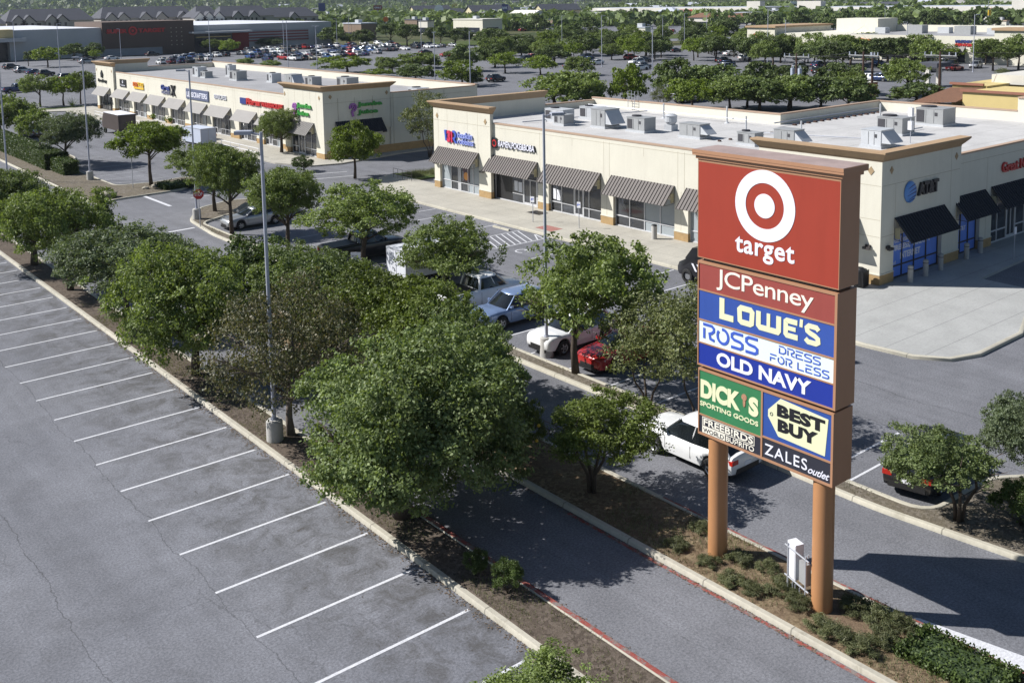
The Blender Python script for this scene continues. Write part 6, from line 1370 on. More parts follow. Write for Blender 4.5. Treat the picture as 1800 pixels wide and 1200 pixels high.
# ------------------------------------------------------------------ middle distance trees (foot x, foot y, crown box, kind, words)
MT = [
 (975, 186, 926, 1050, 124, 186, 'mid', 'bushy green tree behind the left end of the near shop roof, left half'), (1030, 188, 985, 1062, 128, 188, 'mid', 'bushy green tree behind the near shop roof, right half of the pair'),
 (1100, 185, 1068, 1140, 108, 186, 'midbright', 'lighter bush-like tree behind the parapet corner of the near shop'), (1160, 190, 1142, 1185, 150, 185, 'olive', 'thin wispy shrub between two trees behind the near shop parapet'),
 (1205, 172, 1150, 1225, 103, 170, 'middark', 'dark tree above the silver pickup behind the parapet, left one'), (1250, 170, 1200, 1300, 110, 168, 'middark', 'dark spreading tree above the silver pickup, right one'),
 (1355, 155, 1300, 1365, 108, 160, 'middark', 'green tree left of the power pole with transformers'), (1400, 155, 1355, 1420, 112, 160, 'middark', 'green tree right behind the power pole with transformers'),
 (1480, 165, 1445, 1520, 108, 155, 'middark', 'tree left of the double-arm power pole'), (1492, 182, 1468, 1520, 122, 170, 'mid', 'tall thin tree left of the double-arm power pole'),
 (1595, 170, 1555, 1628, 100, 150, 'mid', 'dense round green tree between the two right power poles'), (1610, 180, 1572, 1662, 143, 178, 'middark', 'low dark tree below the dense round one at right'),
 (732, 145, 700, 766, 112, 141, 'middark', 'rounded tree behind the far shop parapet, first right of the pale bushy one'), (610, 128, 556, 645, 96, 126, 'midbright', 'wide pale green bushy tree behind the far shop parapet'), (660, 134, 640, 690, 119, 134, 'midbright', 'low pale shrub right of the wide bushy tree'), (690, 128, 660, 700, 100, 126, 'mid', 'dark tree behind the low pale shrub'),
 (720, 120, 690, 768, 92, 122, 'mid', 'flat wide tree left of the twin-head light pole'), (812, 150, 770, 845, 105, 148, 'midbright', 'bright tree right of the twin-head light pole base'), (812, 125, 785, 838, 78, 118, 'middark', 'dark round tree right behind the twin-head pole'), (830, 152, 815, 848, 125, 150, 'middark', 'dark tree part at the roof corner behind the far shop'),
 (888, 128, 860, 916, 91, 120, 'midbright', 'bright green forked tree behind the lone black crossover'), (870, 118, 842, 892, 76, 112, 'middark', 'dark dense tree left of the bright forked one'), (950, 131, 923, 980, 97, 127, 'midbright', 'bright green round tree left of centre, on the open aisle'), (975, 112, 945, 998, 78, 108, 'middark', 'dark flat oak behind the bright round tree'), (1017, 132, 995, 1043, 98, 130, 'mid', 'green tree above the bushy pair, with a flat top'),
 (898, 92, 884, 945, 60, 95, 'middark', 'leafy tree with a thin trunk before the low shops, left part'), (917, 97, 905, 945, 66, 100, 'middark', 'greyish tree beside the thin-trunk one'), (1022, 98, 995, 1055, 60, 92, 'middark', 'broad oak in the middle background row'), (1030, 98, 1015, 1052, 64, 96, 'mid', 'bright-edged oak next to the broad one'), (1075, 105, 1055, 1095, 76, 100, 'mid', 'small round tree beside the asphalt island pole'), (1080, 85, 1055, 1115, 55, 85, 'middark', 'broad dark oak behind the small round tree'),
 (1135, 98, 1115, 1178, 62, 95, 'middark', 'oak left of the two dark far-aisle cars'), (1216, 80, 1195, 1240, 38, 70, 'middark', 'oak behind the two dark far-aisle cars'), (1258, 108, 1235, 1290, 62, 98, 'middark', 'oak right of the two dark far-aisle cars'), (1275, 75, 1252, 1295, 32, 66, 'middark', 'tall dark round oak left of the cream tower'), (1317, 108, 1288, 1345, 62, 102, 'middark', 'broad oak with a double trunk before the cream tower'),
 (1372, 110, 1348, 1402, 58, 103, 'mid', 'leafy tree under the cream shop front, first'), (1432, 112, 1402, 1455, 56, 105, 'mid', 'leafy tree under the cream shop front, second'), (1495, 115, 1458, 1528, 62, 105, 'mid', 'leafy tree under the cream shop front, third'), (1560, 108, 1535, 1595, 66, 98, 'middark', 'leafy tree under the cream shop front, fourth'), (1618, 108, 1597, 1655, 60, 98, 'mid', 'leafy tree under the cream shop front, fifth'), (1660, 110, 1635, 1695, 75, 100, 'midbright', 'bright tree before the two grey awnings at right'), (1745, 124, 1712, 1768, 68, 105, 'mid', 'leafy tree left of the right edge with a slim trunk'), (1790, 122, 1768, 1830, 58, 105, 'mid', 'leafy tree cut by the right edge in the background'), (1760, 138, 1748, 1775, 118, 135, 'olive', 'small palm-like shrub on the right aisle'),
 (585, 82, 560, 605, 48, 74, 'middark', 'dark round tree at the end of the big store'), (610, 80, 598, 618, 58, 76, 'mid', 'small tree right of the dark one at the store end'), (645, 80, 618, 658, 52, 78, 'middark', 'round oak beside the small white-flag posts'), (687, 80, 664, 700, 40, 64, 'middark', 'first lollipop oak of the verge row'), (716, 82, 696, 736, 40, 68, 'middark', 'second, wider lollipop oak of the verge row'), (758, 78, 745, 775, 46, 68, 'middark', 'third lollipop oak of the verge row'), (775, 80, 762, 790, 46, 68, 'middark', 'fourth lollipop oak of the verge row'), (800, 80, 785, 830, 48, 75, 'middark', 'fifth oak of the verge row, right of the pair'), (860, 84, 838, 885, 48, 80, 'middark', 'sixth oak of the verge row'),
 (84, 118, 58, 108, 80, 110, 'midbright', 'bright green tree before the left store wall'), (130, 105, 108, 150, 76, 100, 'middark', 'dark tree before the left store wall, left of the brown part'), (165, 103, 150, 180, 74, 100, 'middark', 'dark tree touching the brown store part'), (50, 116, 42, 62, 88, 108, 'middark', 'small dark tree left of the bright one'), (166, 108, 157, 177, 86, 102, 'midbright', 'small bright tree right before the brown store part'), (291, 92, 277, 304, 70, 88, 'midbright', 'small pale tree before the dotted store wall'), (402, 96, 385, 420, 67, 92, 'midbright', 'round bright tree before the red store entrance'), (378, 92, 355, 392, 68, 88, 'mid', 'darker tree left of the round bright one'), (470, 86, 447, 500, 64, 82, 'grey', 'wide grey-green tree before the striped store wall'),
 (440, 112, 415, 445, 102, 114, 'mid', 'low bush in the parking island, left'), (478, 120, 462, 495, 105, 118, 'mid', 'low bush in the parking island, right'), (610, 55, 596, 625, 40, 56, 'faroak', 'dark tree behind the end of the big store')]
for bx, by, x0, x1, y0, y1, kd, lb in MT: tpx(bx, by, x0, x1, y0, y1, kd, lb, group='trees of the car parks behind the shops', z=0)
for i, (x, y, hc, r, rz, kd, lb) in enumerate(((119, 103, 2.5, 4.2, 2.4, 'midbright', 'pale left end of the big hedge-like tree mass behind the near shop'), (122.5, 98.5, 2.7, 4.4, 2.6, 'mid', 'second crown from the left of the tree mass behind the near shop'), (124.5, 94.5, 2.7, 4.4, 2.6, 'middark', 'third crown of the tree mass behind the near shop, at the parapet corner'),
        (127.5, 91.5, 2.7, 4.4, 2.6, 'mid', 'fourth crown of the tree mass behind the near shop'), (130.5, 88.0, 2.7, 4.4, 2.6, 'middark', 'fifth crown of the tree mass behind the near shop'), (133.0, 85.0, 2.6, 4.0, 2.5, 'middark', 'dark right end of the tree mass behind the near shop'), (126, 98, 2.9, 4.2, 2.4, 'mid', 'rear left crown of the tree mass behind the near shop'), (130, 93, 2.9, 4.2, 2.4, 'middark', 'rear right crown of the tree mass behind the near shop'))):
    tree(x, y, hc, r, rz, kd, lb, group='tree mass behind the near shop', z=0)

g_ = random.Random(77); n_ = 0
while n_ < 75:
    if n_ < 45: px_, py_, kd = g_.uniform(850, 1330), g_.uniform(74, 108), g_.choice(('middark', 'mid', 'middark', 'midbright'))
    else: px_, py_, kd = g_.uniform(1330, 1830), g_.uniform(98, 128), g_.choice(('middark', 'mid'))
    X, Y = G(px_, py_)
    if any(math.hypot(X - o.location.x, Y - o.location.y) < 5.5 for o in COL.objects if o.type == 'EMPTY' and not o.parent and abs(o.location.x - X) < 9): continue
    r = g_.uniform(2.8, 4.4); tree(X, Y, r * .98, r, r * .78, kd, 'middle-distance round oak in the tree-lined aisles behind the near shop', group='oaks of the tree-lined aisles', z=0); n_ += 1
g_ = random.Random(78); n_ = 0
while n_ < 34:
    px_, py_ = g_.choice((g_.uniform(860, 1330), g_.uniform(1400, 1800))), g_.uniform(88, 128); X, Y = G(px_, py_)
    if any(math.hypot(X - o.location.x, Y - o.location.y) < 5.0 for o in COL.objects if not o.parent and abs(o.location.x - X) < 9): continue
    kd = g_.choice(('sedan', 'suv')); o = bpy.data.objects.new({'sedan': 'sedan', 'suv': 'crossover'}[kd], far_car_mesh(kd, g_.choice(('white', 'silver', 'black', 'navy', 'grey', 'red')))); COL.objects.link(o); o.location = (X, Y, 0); o.rotation_euler = (0, 0, g_.choice((0, PI, 0)) + g_.uniform(-.05, .05))
    tag(o, 'parked car half hidden between the oaks of the middle-distance aisles', 'car', 'cars between the aisle oaks'); n_ += 1

# ------------------------------------------------------------------ background buildings
def onY(x, y, Y0):
    d = ray(x, y); t = Y0 / d[1]; return d[0] * t, CH + d[2] * t
def onX(x, y, X0):
    d = ray(x, y); t = X0 / d[0]; return d[1] * t, CH + d[2] * t
# the big store
TS = thing('big_store', 'very large low store with brown front block and pale grey wings across the car park', 'store', (140, 400, 0)); YT = 362.0
fY = Frame((0, YT, 0), (1, 0, 0), (0, -1, 0))
mb = MB(); mb.box(83.5, 112.8, YT + .02, YT + 90, 0, 9.9); mb.box(145.2, 202, YT + .02, YT + 95, 0, 9.7); mb.build('grey_wall', M['tgt_grey'], TS)
mb = MB(); mb.box(112.81, 145.19, YT - 1.0, YT + 30, 2.6, 11.7); mb.box(133.5, 145.19, YT - 1.0, YT + 20, 0, 2.599); mb.build('brown_wall', M['tgt_brown'], TS)
mb = MB(); mb.box(112.82, 133.49, YT - .7, YT + 30, 0, 2.59); mb.build('grey_base', pm('block_bluegrey', (.30, .32, .36), .85, .15, .3), TS)
mb = MB(); mb.box(40, 83.49, YT + 6, YT + 90, 0, 8.0); mb.build('left_wing_wall', M['tgt_grey'], TS)
mb = MB(); mb.box(36, 88, YT - 3, YT + 5.9, 6.2, 7.4); mb.build('entrance_canopy', M['tgt_grey'], TS)
mb = MB(); mb.box(40, 84.4, YT + 3.0, YT + 5.95, 0, 6.1); mb.build('entrance_glass', M['tgt_dark'], TS)
mb = MB(); mb.box(80.5, 84.6, YT - 1, YT + 5.8, 7.5, 10.2); mb.build('tan_block', pm('block_tan', (.60, .48, .25), .85), TS)
mb = MB(); mb.box(40, 112.7, YT + .4, YT + 89, 9.91 - 1.9, 9.95); mb.box(145.3, 201.5, YT + .6, YT + 94, 9.71, 9.8); mb.build('roof', pm('store_roof_pale', (.62, .64, .70), .7, .06, .05), TS)
mb = MB(); mb.box(143.2, 166, YT - 5, YT - 1.05, 6.9, 7.5); mb.build('entrance_canopy', M['tgt_grey'], TS)
mb = MB(); mb.box(145.3, 160, YT - .35, YT - .1, 0, 6.5); mb.build('entrance_glass', M['tgt_dark'], TS)
mb = MB(); mb.box(160.01, 166.5, YT - .6, YT - .1, 0, 6.6); mb.build('red_wall', M['tgt_red'], TS)
mb = MB(); mb.box(166.51, 191.5, YT - .5, YT - .1, 3.0, 7.2); mb.build('striped_wall', striped('red_grey_stripes', (.30, .29, .30), (.22, .035, .03), 2, 1.05, .42), TS)
mb = MB(); mb.box(146, 159, YT - 1.5, YT - .4, 5.3, 5.6); mb.build('canopy_light_strip', pm('warm_fascia', (.75, .6, .3), .6), TS)
fB2 = Frame((0, YT - 1.02, 0), (1, 0, 0), (0, -1, 0))
xa, xb = onY(187, 55, YT - 1)[0], onY(290, 52, YT - 1)[0]; xm = onY(233, 55, YT - 1)[0]; zc = 8.55
m_ = MB(); text_into(m_, fB2, 'SUPER', xa, xm - 1.9, zc - .75, zc + .75, 0, .3, offset=.05); text_into(m_, fB2, 'TARGET', xm + 1.9, xb, zc - .75, zc + .75, 0, .3, offset=.05); m_.build('lettering', M['ltr_red'], TS)
m_ = MB(); disc_into(m_, fB2, xm, zc, .95, 1.55, 0, .3, 28); disc_into(m_, fB2, xm, zc, 0, .5, 0, .3, 20); m_.build('bullseye', M['ltr_red'], TS)
m_ = MB()
for i in range(3):
    for j in range(5): fB2.box(m_, xb + 2.0 + i * 1.9, xb + 2.35 + i * 1.9, 9.0 - j * 1.5, 9.25 - j * 1.5, 0, .05)
m_.build('wall_lamp_grid', pm('lamp_tiles', (.6, .55, .42), .5), TS)
def rtu(parent, x, y, z, s, mat='hvac'):
    mb = MB(); mb.box(x, x + s, y, y + s * 1.4, z, z + s * .7); mb.build('roof_unit', M[mat], parent)

# apartments behind the store
def apartment(px0, px1, Yf, zt, label, gables, lit=False):
    x0, x1 = onY(px0, 40, Yf)[0], onY(px1, 38, Yf)[0]; ze = zt - 5.2; dp_ = 16
    t = thing('apartment_building', label, 'apartment building', ((x0 + x1) / 2, Yf + 8, 0), 0, 'apartment blocks behind the big store')
    mb = MB(); mb.box(x0, x1, Yf, Yf + dp_, 0, ze); mb.build('wall', M['apt_wall'], t)
    mb = MB(); n = max(1, int((x1 - x0) / 26)); w_ = (x1 - x0) / n
    for i in range(n):
        a, b = x0 + i * w_ - .5, x0 + (i + 1) * w_ + .5; h = zt - (i % 2) * .9
        mb.rings([[(a, Yf - .6, ze), (a, Yf + dp_ + .6, ze), (a + (4 if i == 0 else 0), Yf + dp_ / 2, h)], [(b, Yf - .6, ze), (b, Yf + dp_ + .6, ze), (b - (4 if i == n - 1 else 0), Yf + dp_ / 2, h)]], True)
    mb.build('roof', M['apt_roof'], t)
    for gx in gables:
        a = x0 + (x1 - x0) * gx; mb = MB(); mb.rings([[(a - 2.6, y, 0), (a + 2.6, y, 0), (a + 2.6, y, ze - .3), (a, y, ze + 2.2), (a - 2.6, y, ze - .3)] for y in (Yf - 1.4, Yf - .001)], True); g_2 = mb.build('gable_bay', M['far_white'] if lit else M['apt_wall'], t)
        mb = MB(); mb.rings([[(a - 3.0, y, ze - .5), (a, y, ze + 2.35), (a + 3.0, y, ze - .5), (a + 3.0, y, ze - .2), (a, y, ze + 2.7), (a - 3.0, y, ze - .2)] for y in (Yf - 1.8, Yf + 3)], True); mb.build('gable_roof', M['apt_roof'], g_2)
        for s_ in (-1.2, 1.2): mb = MB(); mb.box(a + s_ - .5, a + s_ + .5, Yf - 1.43, Yf - 1.401, ze - 2.4, ze - .8); mb.box(a + s_ - .5, a + s_ + .5, Yf - 1.43, Yf - 1.401, ze - 5.6, ze - 4.0); mb.build('window', M['tgt_dark'], g_2)
    k = int((x1 - x0) / 5.2)
    for i in range(k):
        a = x0 + 2.5 + i * 5.2
        mb = MB(); mb.box(a - .8, a + .8, Yf - .05, Yf - .001, ze - 2.5, ze - .9); mb.box(a - .8, a + .8, Yf - .05, Yf - .001, ze - 5.6, ze - 4.0); mb.build('window', M['tgt_dark'], t)
apartment(-60, 10, 470, 15.8, 'apartment block cut by the left edge behind the big store', (.5,)); apartment(12, 165, 476, 16.6, 'long grey-roofed apartment block at the left behind the store roof', (.12, .24, .5, .62))
apartment(178, 345, 478, 16.9, 'long apartment block behind the brown store front', (.1, .22, .45, .62, .85)); apartment(345, 392, 458, 16.6, 'apartment block end with three bright cream gables', (.12, .45, .82), True)
apartment(388, 482, 486, 16.4, 'apartment block right of the cream gables', (.3, .6)); apartment(470, 560, 520, 15.0, 'lower apartment block farther right, above the store roof', (.5,))

# cream shop row on the right, beyond the oaks
D = thing('shop_building', 'long cream shop row far right behind oaks, roof full of air conditioners', 'shopping building', (250, 130, 0)); XD = 240.0
fD = Frame((XD, 186, 0), (0, -1, 0), (-1, 0, 0)); YD = lambda y: 186 - y
mb = MB(); mb.box(XD, XD + 26, 60, 176.4, 0, 6.5); mb.build('wall', M['stucco'], D)
mb = MB(); mb.box(XD - 1.2, XD + 26, 176.41, 186, 0, 8.0); mb.box(XD - 1.2, XD + 6, 70, 114.5, 0, 8.0); mb.build('corner_tower', M['stucco'], D)
mb = MB(); mb.box(XD - 1.7, XD + 26.4, 175.9, 186.4, 8.01, 8.5); mb.box(XD - 1.7, XD + 6.5, 70, 115, 8.01, 8.6); mb.build('cornice', M['cornice'], D)
for q_ in ((XD + 25.6, XD + 26, 60, 155, 6.51, 8.3), (XD + 16, XD + 26, 155.01, 168, 6.51, 10.2),): mb = MB(); mb.box(*q_); mb.build('parapet_wall', M['stucco'], D)
mb = MB(); mb.box(XD + .4, XD + 25.5, 62, 154, 6.501, 6.55); mb.build('roof_deck', M['deck_grey'], D)
for i in range(11): rtu(D, XD + 8 + (i % 3) * 3, 148 - i * 7.2 - (i % 2) * 1.5, 6.56, 2.2 + (i % 2) * .8, ('hvac_light', 'hvac')[i % 2])
for y in (168, 160, 152, 144, 136, 128, 120): awning(D, fD, YD(y), YD(y) + 6, M['awn_grey'], 4.0, 2.7, seams=False, returns=False)
for y in (168, 160, 152, 144, 136, 128, 120): mb = MB(); fD.box(mb, YD(y), YD(y) + 6, .2, 2.9, 0, .02); mb.build('storefront_window', M['glass'], D)
fDt = Frame((XD - 1.2, 186, 0), (0, -1, 0), (-1, 0, 0))
m_ = MB(); disc_into(m_, fDt, 3, 5.6, .45, .8, .02, .2, 20); m_.build('round_shop_logo', M['ltr_red'], D); lettering('shop_lettering', fDt, 'Supercuts', (4.2, 9, 5.0, 5.8), pm('lettering_brown', (.12, .08, .07), .5), D, d=(.02, .2), offset=.03)
lettering('shop_lettering', fD, 'MILITARY', (YD(124.5), YD(120.3), 4.9, 5.6), M['ltr_navy'], D, d=(.02, .2), offset=.05); lettering('shop_lettering', fD, 'SERVICES', (YD(124.5), YD(120.3), 4.1, 4.75), M['ltr_red'], D, d=(.02, .2), offset=.05)
lettering('shop_lettering', fD, 'GameStop', (YD(155), YD(147), 4.8, 5.6), M['orange'], D, d=(.02, .2), offset=.03)
# yellow building with tiled roof and its neighbours
Yb = thing('yellow_building', 'yellow stucco building with terracotta tile roof behind the near shop', 'building', (150, 68, 0))
mb = MB(); mb.box(140, 152, 62.5, 71.3, 0, 3.1); mb.box(147, 160, 71.31, 76.5, 0, 3.4); mb.build('wall', M['yellow_stucco'], Yb)
mb = MB(); mb.box(139.7, 140.1, 62.1, 71.6, 3.11, 3.45); mb.box(140.11, 152, 62.1, 62.5, 3.11, 3.45); mb.box(146.7, 147.1, 71.7, 76.8, 3.41, 3.75); mb.build('parapet_cap', pm('cap_redbrown', (.28, .12, .08), .8), Yb)
mb = MB(); mb.rings([[(138.5, 71.5, 1.7), (146.5, 71.5, 1.7), (146.5, 71.5, 3.2)], [(137.5, 78.0, 1.2), (146.5, 78.0, 1.2), (146.5, 76.5, 3.0)]], True); mb.build('tile_roof', M['tile'], Yb)
mb = MB(); mb.box(154, 168, 66, 74, 3.2, 4.6); mb.build('roof_screen', M['far_white'], Yb)
D2 = thing('service_building', 'pale building with rooftop unit at the right edge beyond the yellow one', 'building', (175, 62, 0)); mb = MB(); mb.box(168, 190, 50, 66, 0, 3.6); mb.build('wall', M['stucco'], D2); mb = MB(); mb.box(167.7, 190, 49.7, 66.3, 3.61, 3.9); mb.build('cornice', M['cornice'], D2); rtu(D2, 172, 58, 3.91, 3, 'hvac')
t = thing('mailbox_kiosk', 'grey roofed drive-up kiosk with posts beyond the near shop', 'kiosk', (*G(1640, 152), 0)); mb = MB(); mb.box(-2.5, 2.5, -2, 2, 3.6, 4.4); mb.build('roof', M['apt_roof'], t, world=False)
for x in (-2, 2): mb = MB(); mb.box(x - .3, x + .3, -.4, .4, 0, 3.59); mb.build('post', M['far_white'], t, world=False)
X0, Y0 = G(1532, 178); t = thing('food_trailer', 'red and yellow painted food trailer behind the near shop parapet', 'trailer', (X0, Y0 + 2, 0)); mb = MB(); mb.box(-3, 3, -1.2, 1.2, .5, 2.8); mb.build('body', pm('trailer_painted', (.42, .12, .05), .6, .8, 1.6), t, world=False); mb = MB(); mb.box(-3.05, 3.05, -1.25, 1.25, 2.81, 2.9); mb.build('roof', M['far_white'], t, world=False); mb = MB(); mb.box(-3.01, -3.0, -1, 1, 1.2, 2.3); mb.box(-1.5, 1.5, -1.22, -1.201, 1.2, 2.3); mb.build('menu_panel', M['yellow'], t, world=False)
# long pale shopping centre in the far distance
def far_row(X0, Ya, Yb_, h, label, letters=(), depth_=40, tower=()):
    t = thing('shopping_centre', label, 'shopping building', (X0, (Ya + Yb_) / 2, 0)); mb = MB(); mb.box(X0, X0 + depth_, Ya, Yb_, 0, h); mb.build('wall', M['far_white'], t)
    mb = MB(); mb.box(X0 + 1, X0 + depth_, Ya + 1, Yb_ - 1, h, h + .3); mb.build('roof', M['far_roof'], t)
    for a, b, hh in tower: mb = MB(); mb.box(X0 - 2, X0 + 4, a, b, 0, hh); mb.build('entrance_tower', M['far_white'], t)
    fr = Frame((X0 - .05, Yb_, 0), (0, -1, 0), (-1, 0, 0))
    for w_, a, c in letters: lettering('shop_lettering', fr, w_, (Yb_ - a, Yb_ - a + len(w_) * 3.0, h * .62, h * .85), M[c], t, d=(.02, .3), offset=.06)
    mb = MB(); fr.box(mb, 4, Yb_ - Ya - 4, .1, h * .42, 0, .05); mb.build('shopfront_glass', M['tgt_dark'], t); return t
far_row(620, 470, 650, 8.5, 'long white shopping centre in the far distance, left of the grey roofed tower', (('CLOTHING', 560, 'ltr_red'),), tower=((470, 482, 13),))
far_row(640, 270, 440, 8.0, 'long white shopping centre in the far distance at the right', (('HOME', 400, 'ltr_dark'), ('SPORTS', 360, 'ltr_navy'), ('SHOES', 318, 'ltr_red')), tower=((432, 452, 12.5), (285, 296, 13)))
# small businesses: px x0, x1, foot y, top y, wall, roof, label
BZ = [(585, 655, 72, 26, 'brown_wall', 'far_roof', 'low dark shop behind the store end with white roof units'), (590, 625, 60, 40, 'tgt_red', 'far_white', 'small red-fronted shop before the low dark one'), (700, 745, 56, 34, 'brown_wall', 'apt_roof', 'brown diner building behind the verge oaks'), (728, 760, 60, 36, 'far_white', 'apt_roof', 'pale restaurant with dark windows behind the verge oaks'),
      (773, 872, 62, 30, 'stucco', 'far_white', 'cream flat-roofed shop with white roof units left of centre'), (832, 890, 38, 20, 'grey_wall', 'far_roof', 'dark glass-fronted shop above the cream flat-roofed one'), (950, 1010, 50, 34, 'brown_wall', 'apt_roof', 'brown shop behind the middle oaks'), (905, 960, 44, 32, 'far_white', 'far_roof', 'pale low shop with cars in front, centre distance'),
      (935, 995, 30, 22, 'far_white', 'far_roof', 'fuel station canopy with a pale blue fascia'), (1108, 1140, 66, 48, 'far_white', 'far_roof', 'white kiosk bank with a drive-through lane'), (1145, 1195, 40, 18, 'far_white', 'far_roof', 'store with a sloping white metal roof'), (1120, 1150, 42, 30, 'tgt_red', 'apt_roof', 'small red-walled restaurant left of the sloping roof'),
      (1200, 1262, 46, 30, 'far_white', 'tile', 'white building with an orange tiled hip roof'), (1262, 1330, 44, 30, 'grey_wall', 'tile', 'grey-blue building with a small orange roof'), (1345, 1372, 34, 18, 'grey_wall', 'far_roof', 'dark shop with a white sign board, far right of centre'), (1388, 1412, 22, 8, 'far_white', 'far_roof', 'tall white store front with black lettering'),
      (1465, 1508, 36, 18, 'yellow_stucco', 'far_roof', 'yellow-green commercial building in the distance'), (1690, 1740, 42, 28, 'far_white', 'far_roof', 'car wash with a pale roof at the right'), (1745, 1770, 50, 38, 'stucco', 'cap', 'small cream box building near the right edge'), (630, 700, 32, 18, 'grey_wall', 'apt_roof', 'grey distant hall left of the burger sign'), (560, 585, 40, 22, 'grey_wall', 'far_roof', 'grey distant office slab above the store roof'), (1030, 1090, 40, 22, 'far_white', 'far_roof', 'white distant dealership building with parked cars')]
for i, (x0, x1, yb, yt, wm, rm, lb) in enumerate(BZ):
    X0, Y0 = G((x0 + x1) / 2, yb); dp = depth(X0, Y0); L = (x1 - x0) * dp / F / 1.15; h = max(3.2, (yb - yt) * dp / F * .92)
    if math.hypot(X0, Y0) > 1500: continue
    h = min(h, 7.5 if i != 15 else 11)
    t = thing('commercial_building', lb, 'building', (X0, Y0, 0), 0); mb = MB(); dx = L * .5
    mb.box(0, dx, -L / 2, L / 2, 0, h); mb.build('wall', M[wm], t, world=False)
    mb = MB()
    if rm == 'tile' or i in (10,): mb.rings([[(-.8, -L / 2 - .8, h), (dx + .8, -L / 2 - .8, h), (dx + .8, L / 2 + .8, h), (-.8, L / 2 + .8, h)], [(dx * .4, -L * .15, h + 2.6), (dx * .6, -L * .15, h + 2.6), (dx * .6, L * .15, h + 2.6), (dx * .4, L * .15, h + 2.6)]], True)
    else: mb.box(-.25, dx + .25, -L / 2 - .25, L / 2 + .25, h + .001, h + .5)
    mb.build('roof', M[rm], t, world=False)
    mb = MB(); mb.box(-.06, -.01, -L * .4, L * .4, .4, h * .5); mb.build('shopfront_glass', M['tgt_dark'], t, world=False)
    mb = MB(); mb.box(dx * .2, dx * .8, -L / 2 - .06, -L / 2 - .01, .6, h * .5); mb.build('window', M['tgt_dark'], t, world=False)
    mb = MB(); mb.box(dx * .3, dx * .3 + 2, -L * .1, -L * .1 + 3, h + .5, h + 1.9); mb.build('roof_unit', M['hvac_light'], t, world=False)
# gabled blocks far behind
for i, (px_, yb, lb) in enumerate(((724, 34, 'cream gabled block left of the yellow arches sign'), (824, 36, 'cream gabled block right of the yellow arches sign'), (946, 34, 'cream gabled block farthest right on the skyline'))):
    X0, Y0 = G(px_, yb); t = thing('gabled_building', lb, 'apartment building', (X0, Y0, 0), R(-8), 'gabled blocks on the skyline')
    mb = MB(); mb.rings([[(x, -7, 0), (x, 7, 0), (x, 7, 7.5), (x, 0, 12), (x, -7, 7.5)] for x in (0, 40)], True); mb.build('wall', pm('gable_cream', (.62, .55, .36), .85), t, world=False)
    mb = MB(); mb.rings([[(x, -8, 7.1), (x, 0, 12.5), (x, 8, 7.1), (x, 8, 7.5), (x, 0, 13), (x, -8, 7.5)] for x in (-1, 41)], True); mb.build('roof', M['apt_roof'], t, world=False)
    mb = MB(); mb.box(-.1, -.01, -1, 1, 5, 7); mb.build('window', M['tgt_dark'], t, world=False)
# roadside pole signs in the distance
def pole_sign(px_, yb, yt, wpx, hpx, mat, label, word=None, wm='ltr_white', shape='box'):
    X0, Y0 = G(px_, yb); dp = depth(X0, Y0); sc = dp / F; h = (yb - yt) * sc; w_ = wpx * sc; hh = hpx * sc
    t = thing('pole_sign', label, 'sign', (X0, Y0, 0), R(52)); fr = Frame((0, 0, 0), (0, -1, 0), (-1, 0, 0))
    mb = MB(); mb.box(-.0, .5, -.3, .3, 0, h - hh * .5); mb.build('post', M['galv'], t, world=False); mb = MB()
    if shape == 'disc': disc_into(mb, fr, 0, h - hh / 2, 0, hh / 2, .05, .6, 24)
    elif shape == 'arches':
        for s in (-1, 1): stroke_into(mb, fr, [(s * w_ * .45, h - hh), (s * w_ * .40, h - hh * .35), (s * w_ * .22, h), (s * w_ * .05, h - hh * .35), (s * .05, h - hh * .8)], w_ * .09, .05, .4)
    else: fr.box(mb, -w_ / 2, w_ / 2, h - hh, h, .05, .6)
    mb.build('sign_face', mat, t, world=False)
    if word: m_ = MB(); text_into(m_, fr, word, -w_ * .4, w_ * .4, h - hh * .68, h - hh * .32, .6, .7, offset=.04); m_.build('lettering', M[wm], t, world=False)
pole_sign(679, 62, 30, 9, 9, M['orange'], 'round orange pole sign before the verge oaks', shape='disc'); pole_sign(567, 42, 6, 12, 14, M['ltr_navy'], 'dark blue square pole sign above the store roof, left')
pole_sign(665, 40, 10, 15, 8, M['tgt_red'], 'dark red box sign on a post over the distant hall', 'GRILL'); pole_sign(772, 36, 9, 9, 16, M['white_paint'], 'white arched pole sign left of the yellow arches', shape='disc'); pole_sign(800, 34, 7, 9, 8, M['yellow'], 'yellow arches pole sign on the skyline', shape='arches')
pole_sign(888, 42, 8, 11, 13, M['ltr_navy'], 'dark blue pole sign in the middle distance', 'BANK'); pole_sign(909, 40, 13, 12, 14, M['hvac'], 'grey stacked pole sign in the middle distance'); pole_sign(1400, 24, 3, 22, 12, M['white_paint'], 'large white sign board with dark lettering at the far right', 'GORDMANS', 'ltr_dark')
pole_sign(1738, 48, 18, 5, 10, M['yellow'], 'yellow column sign near the car wash at the right')
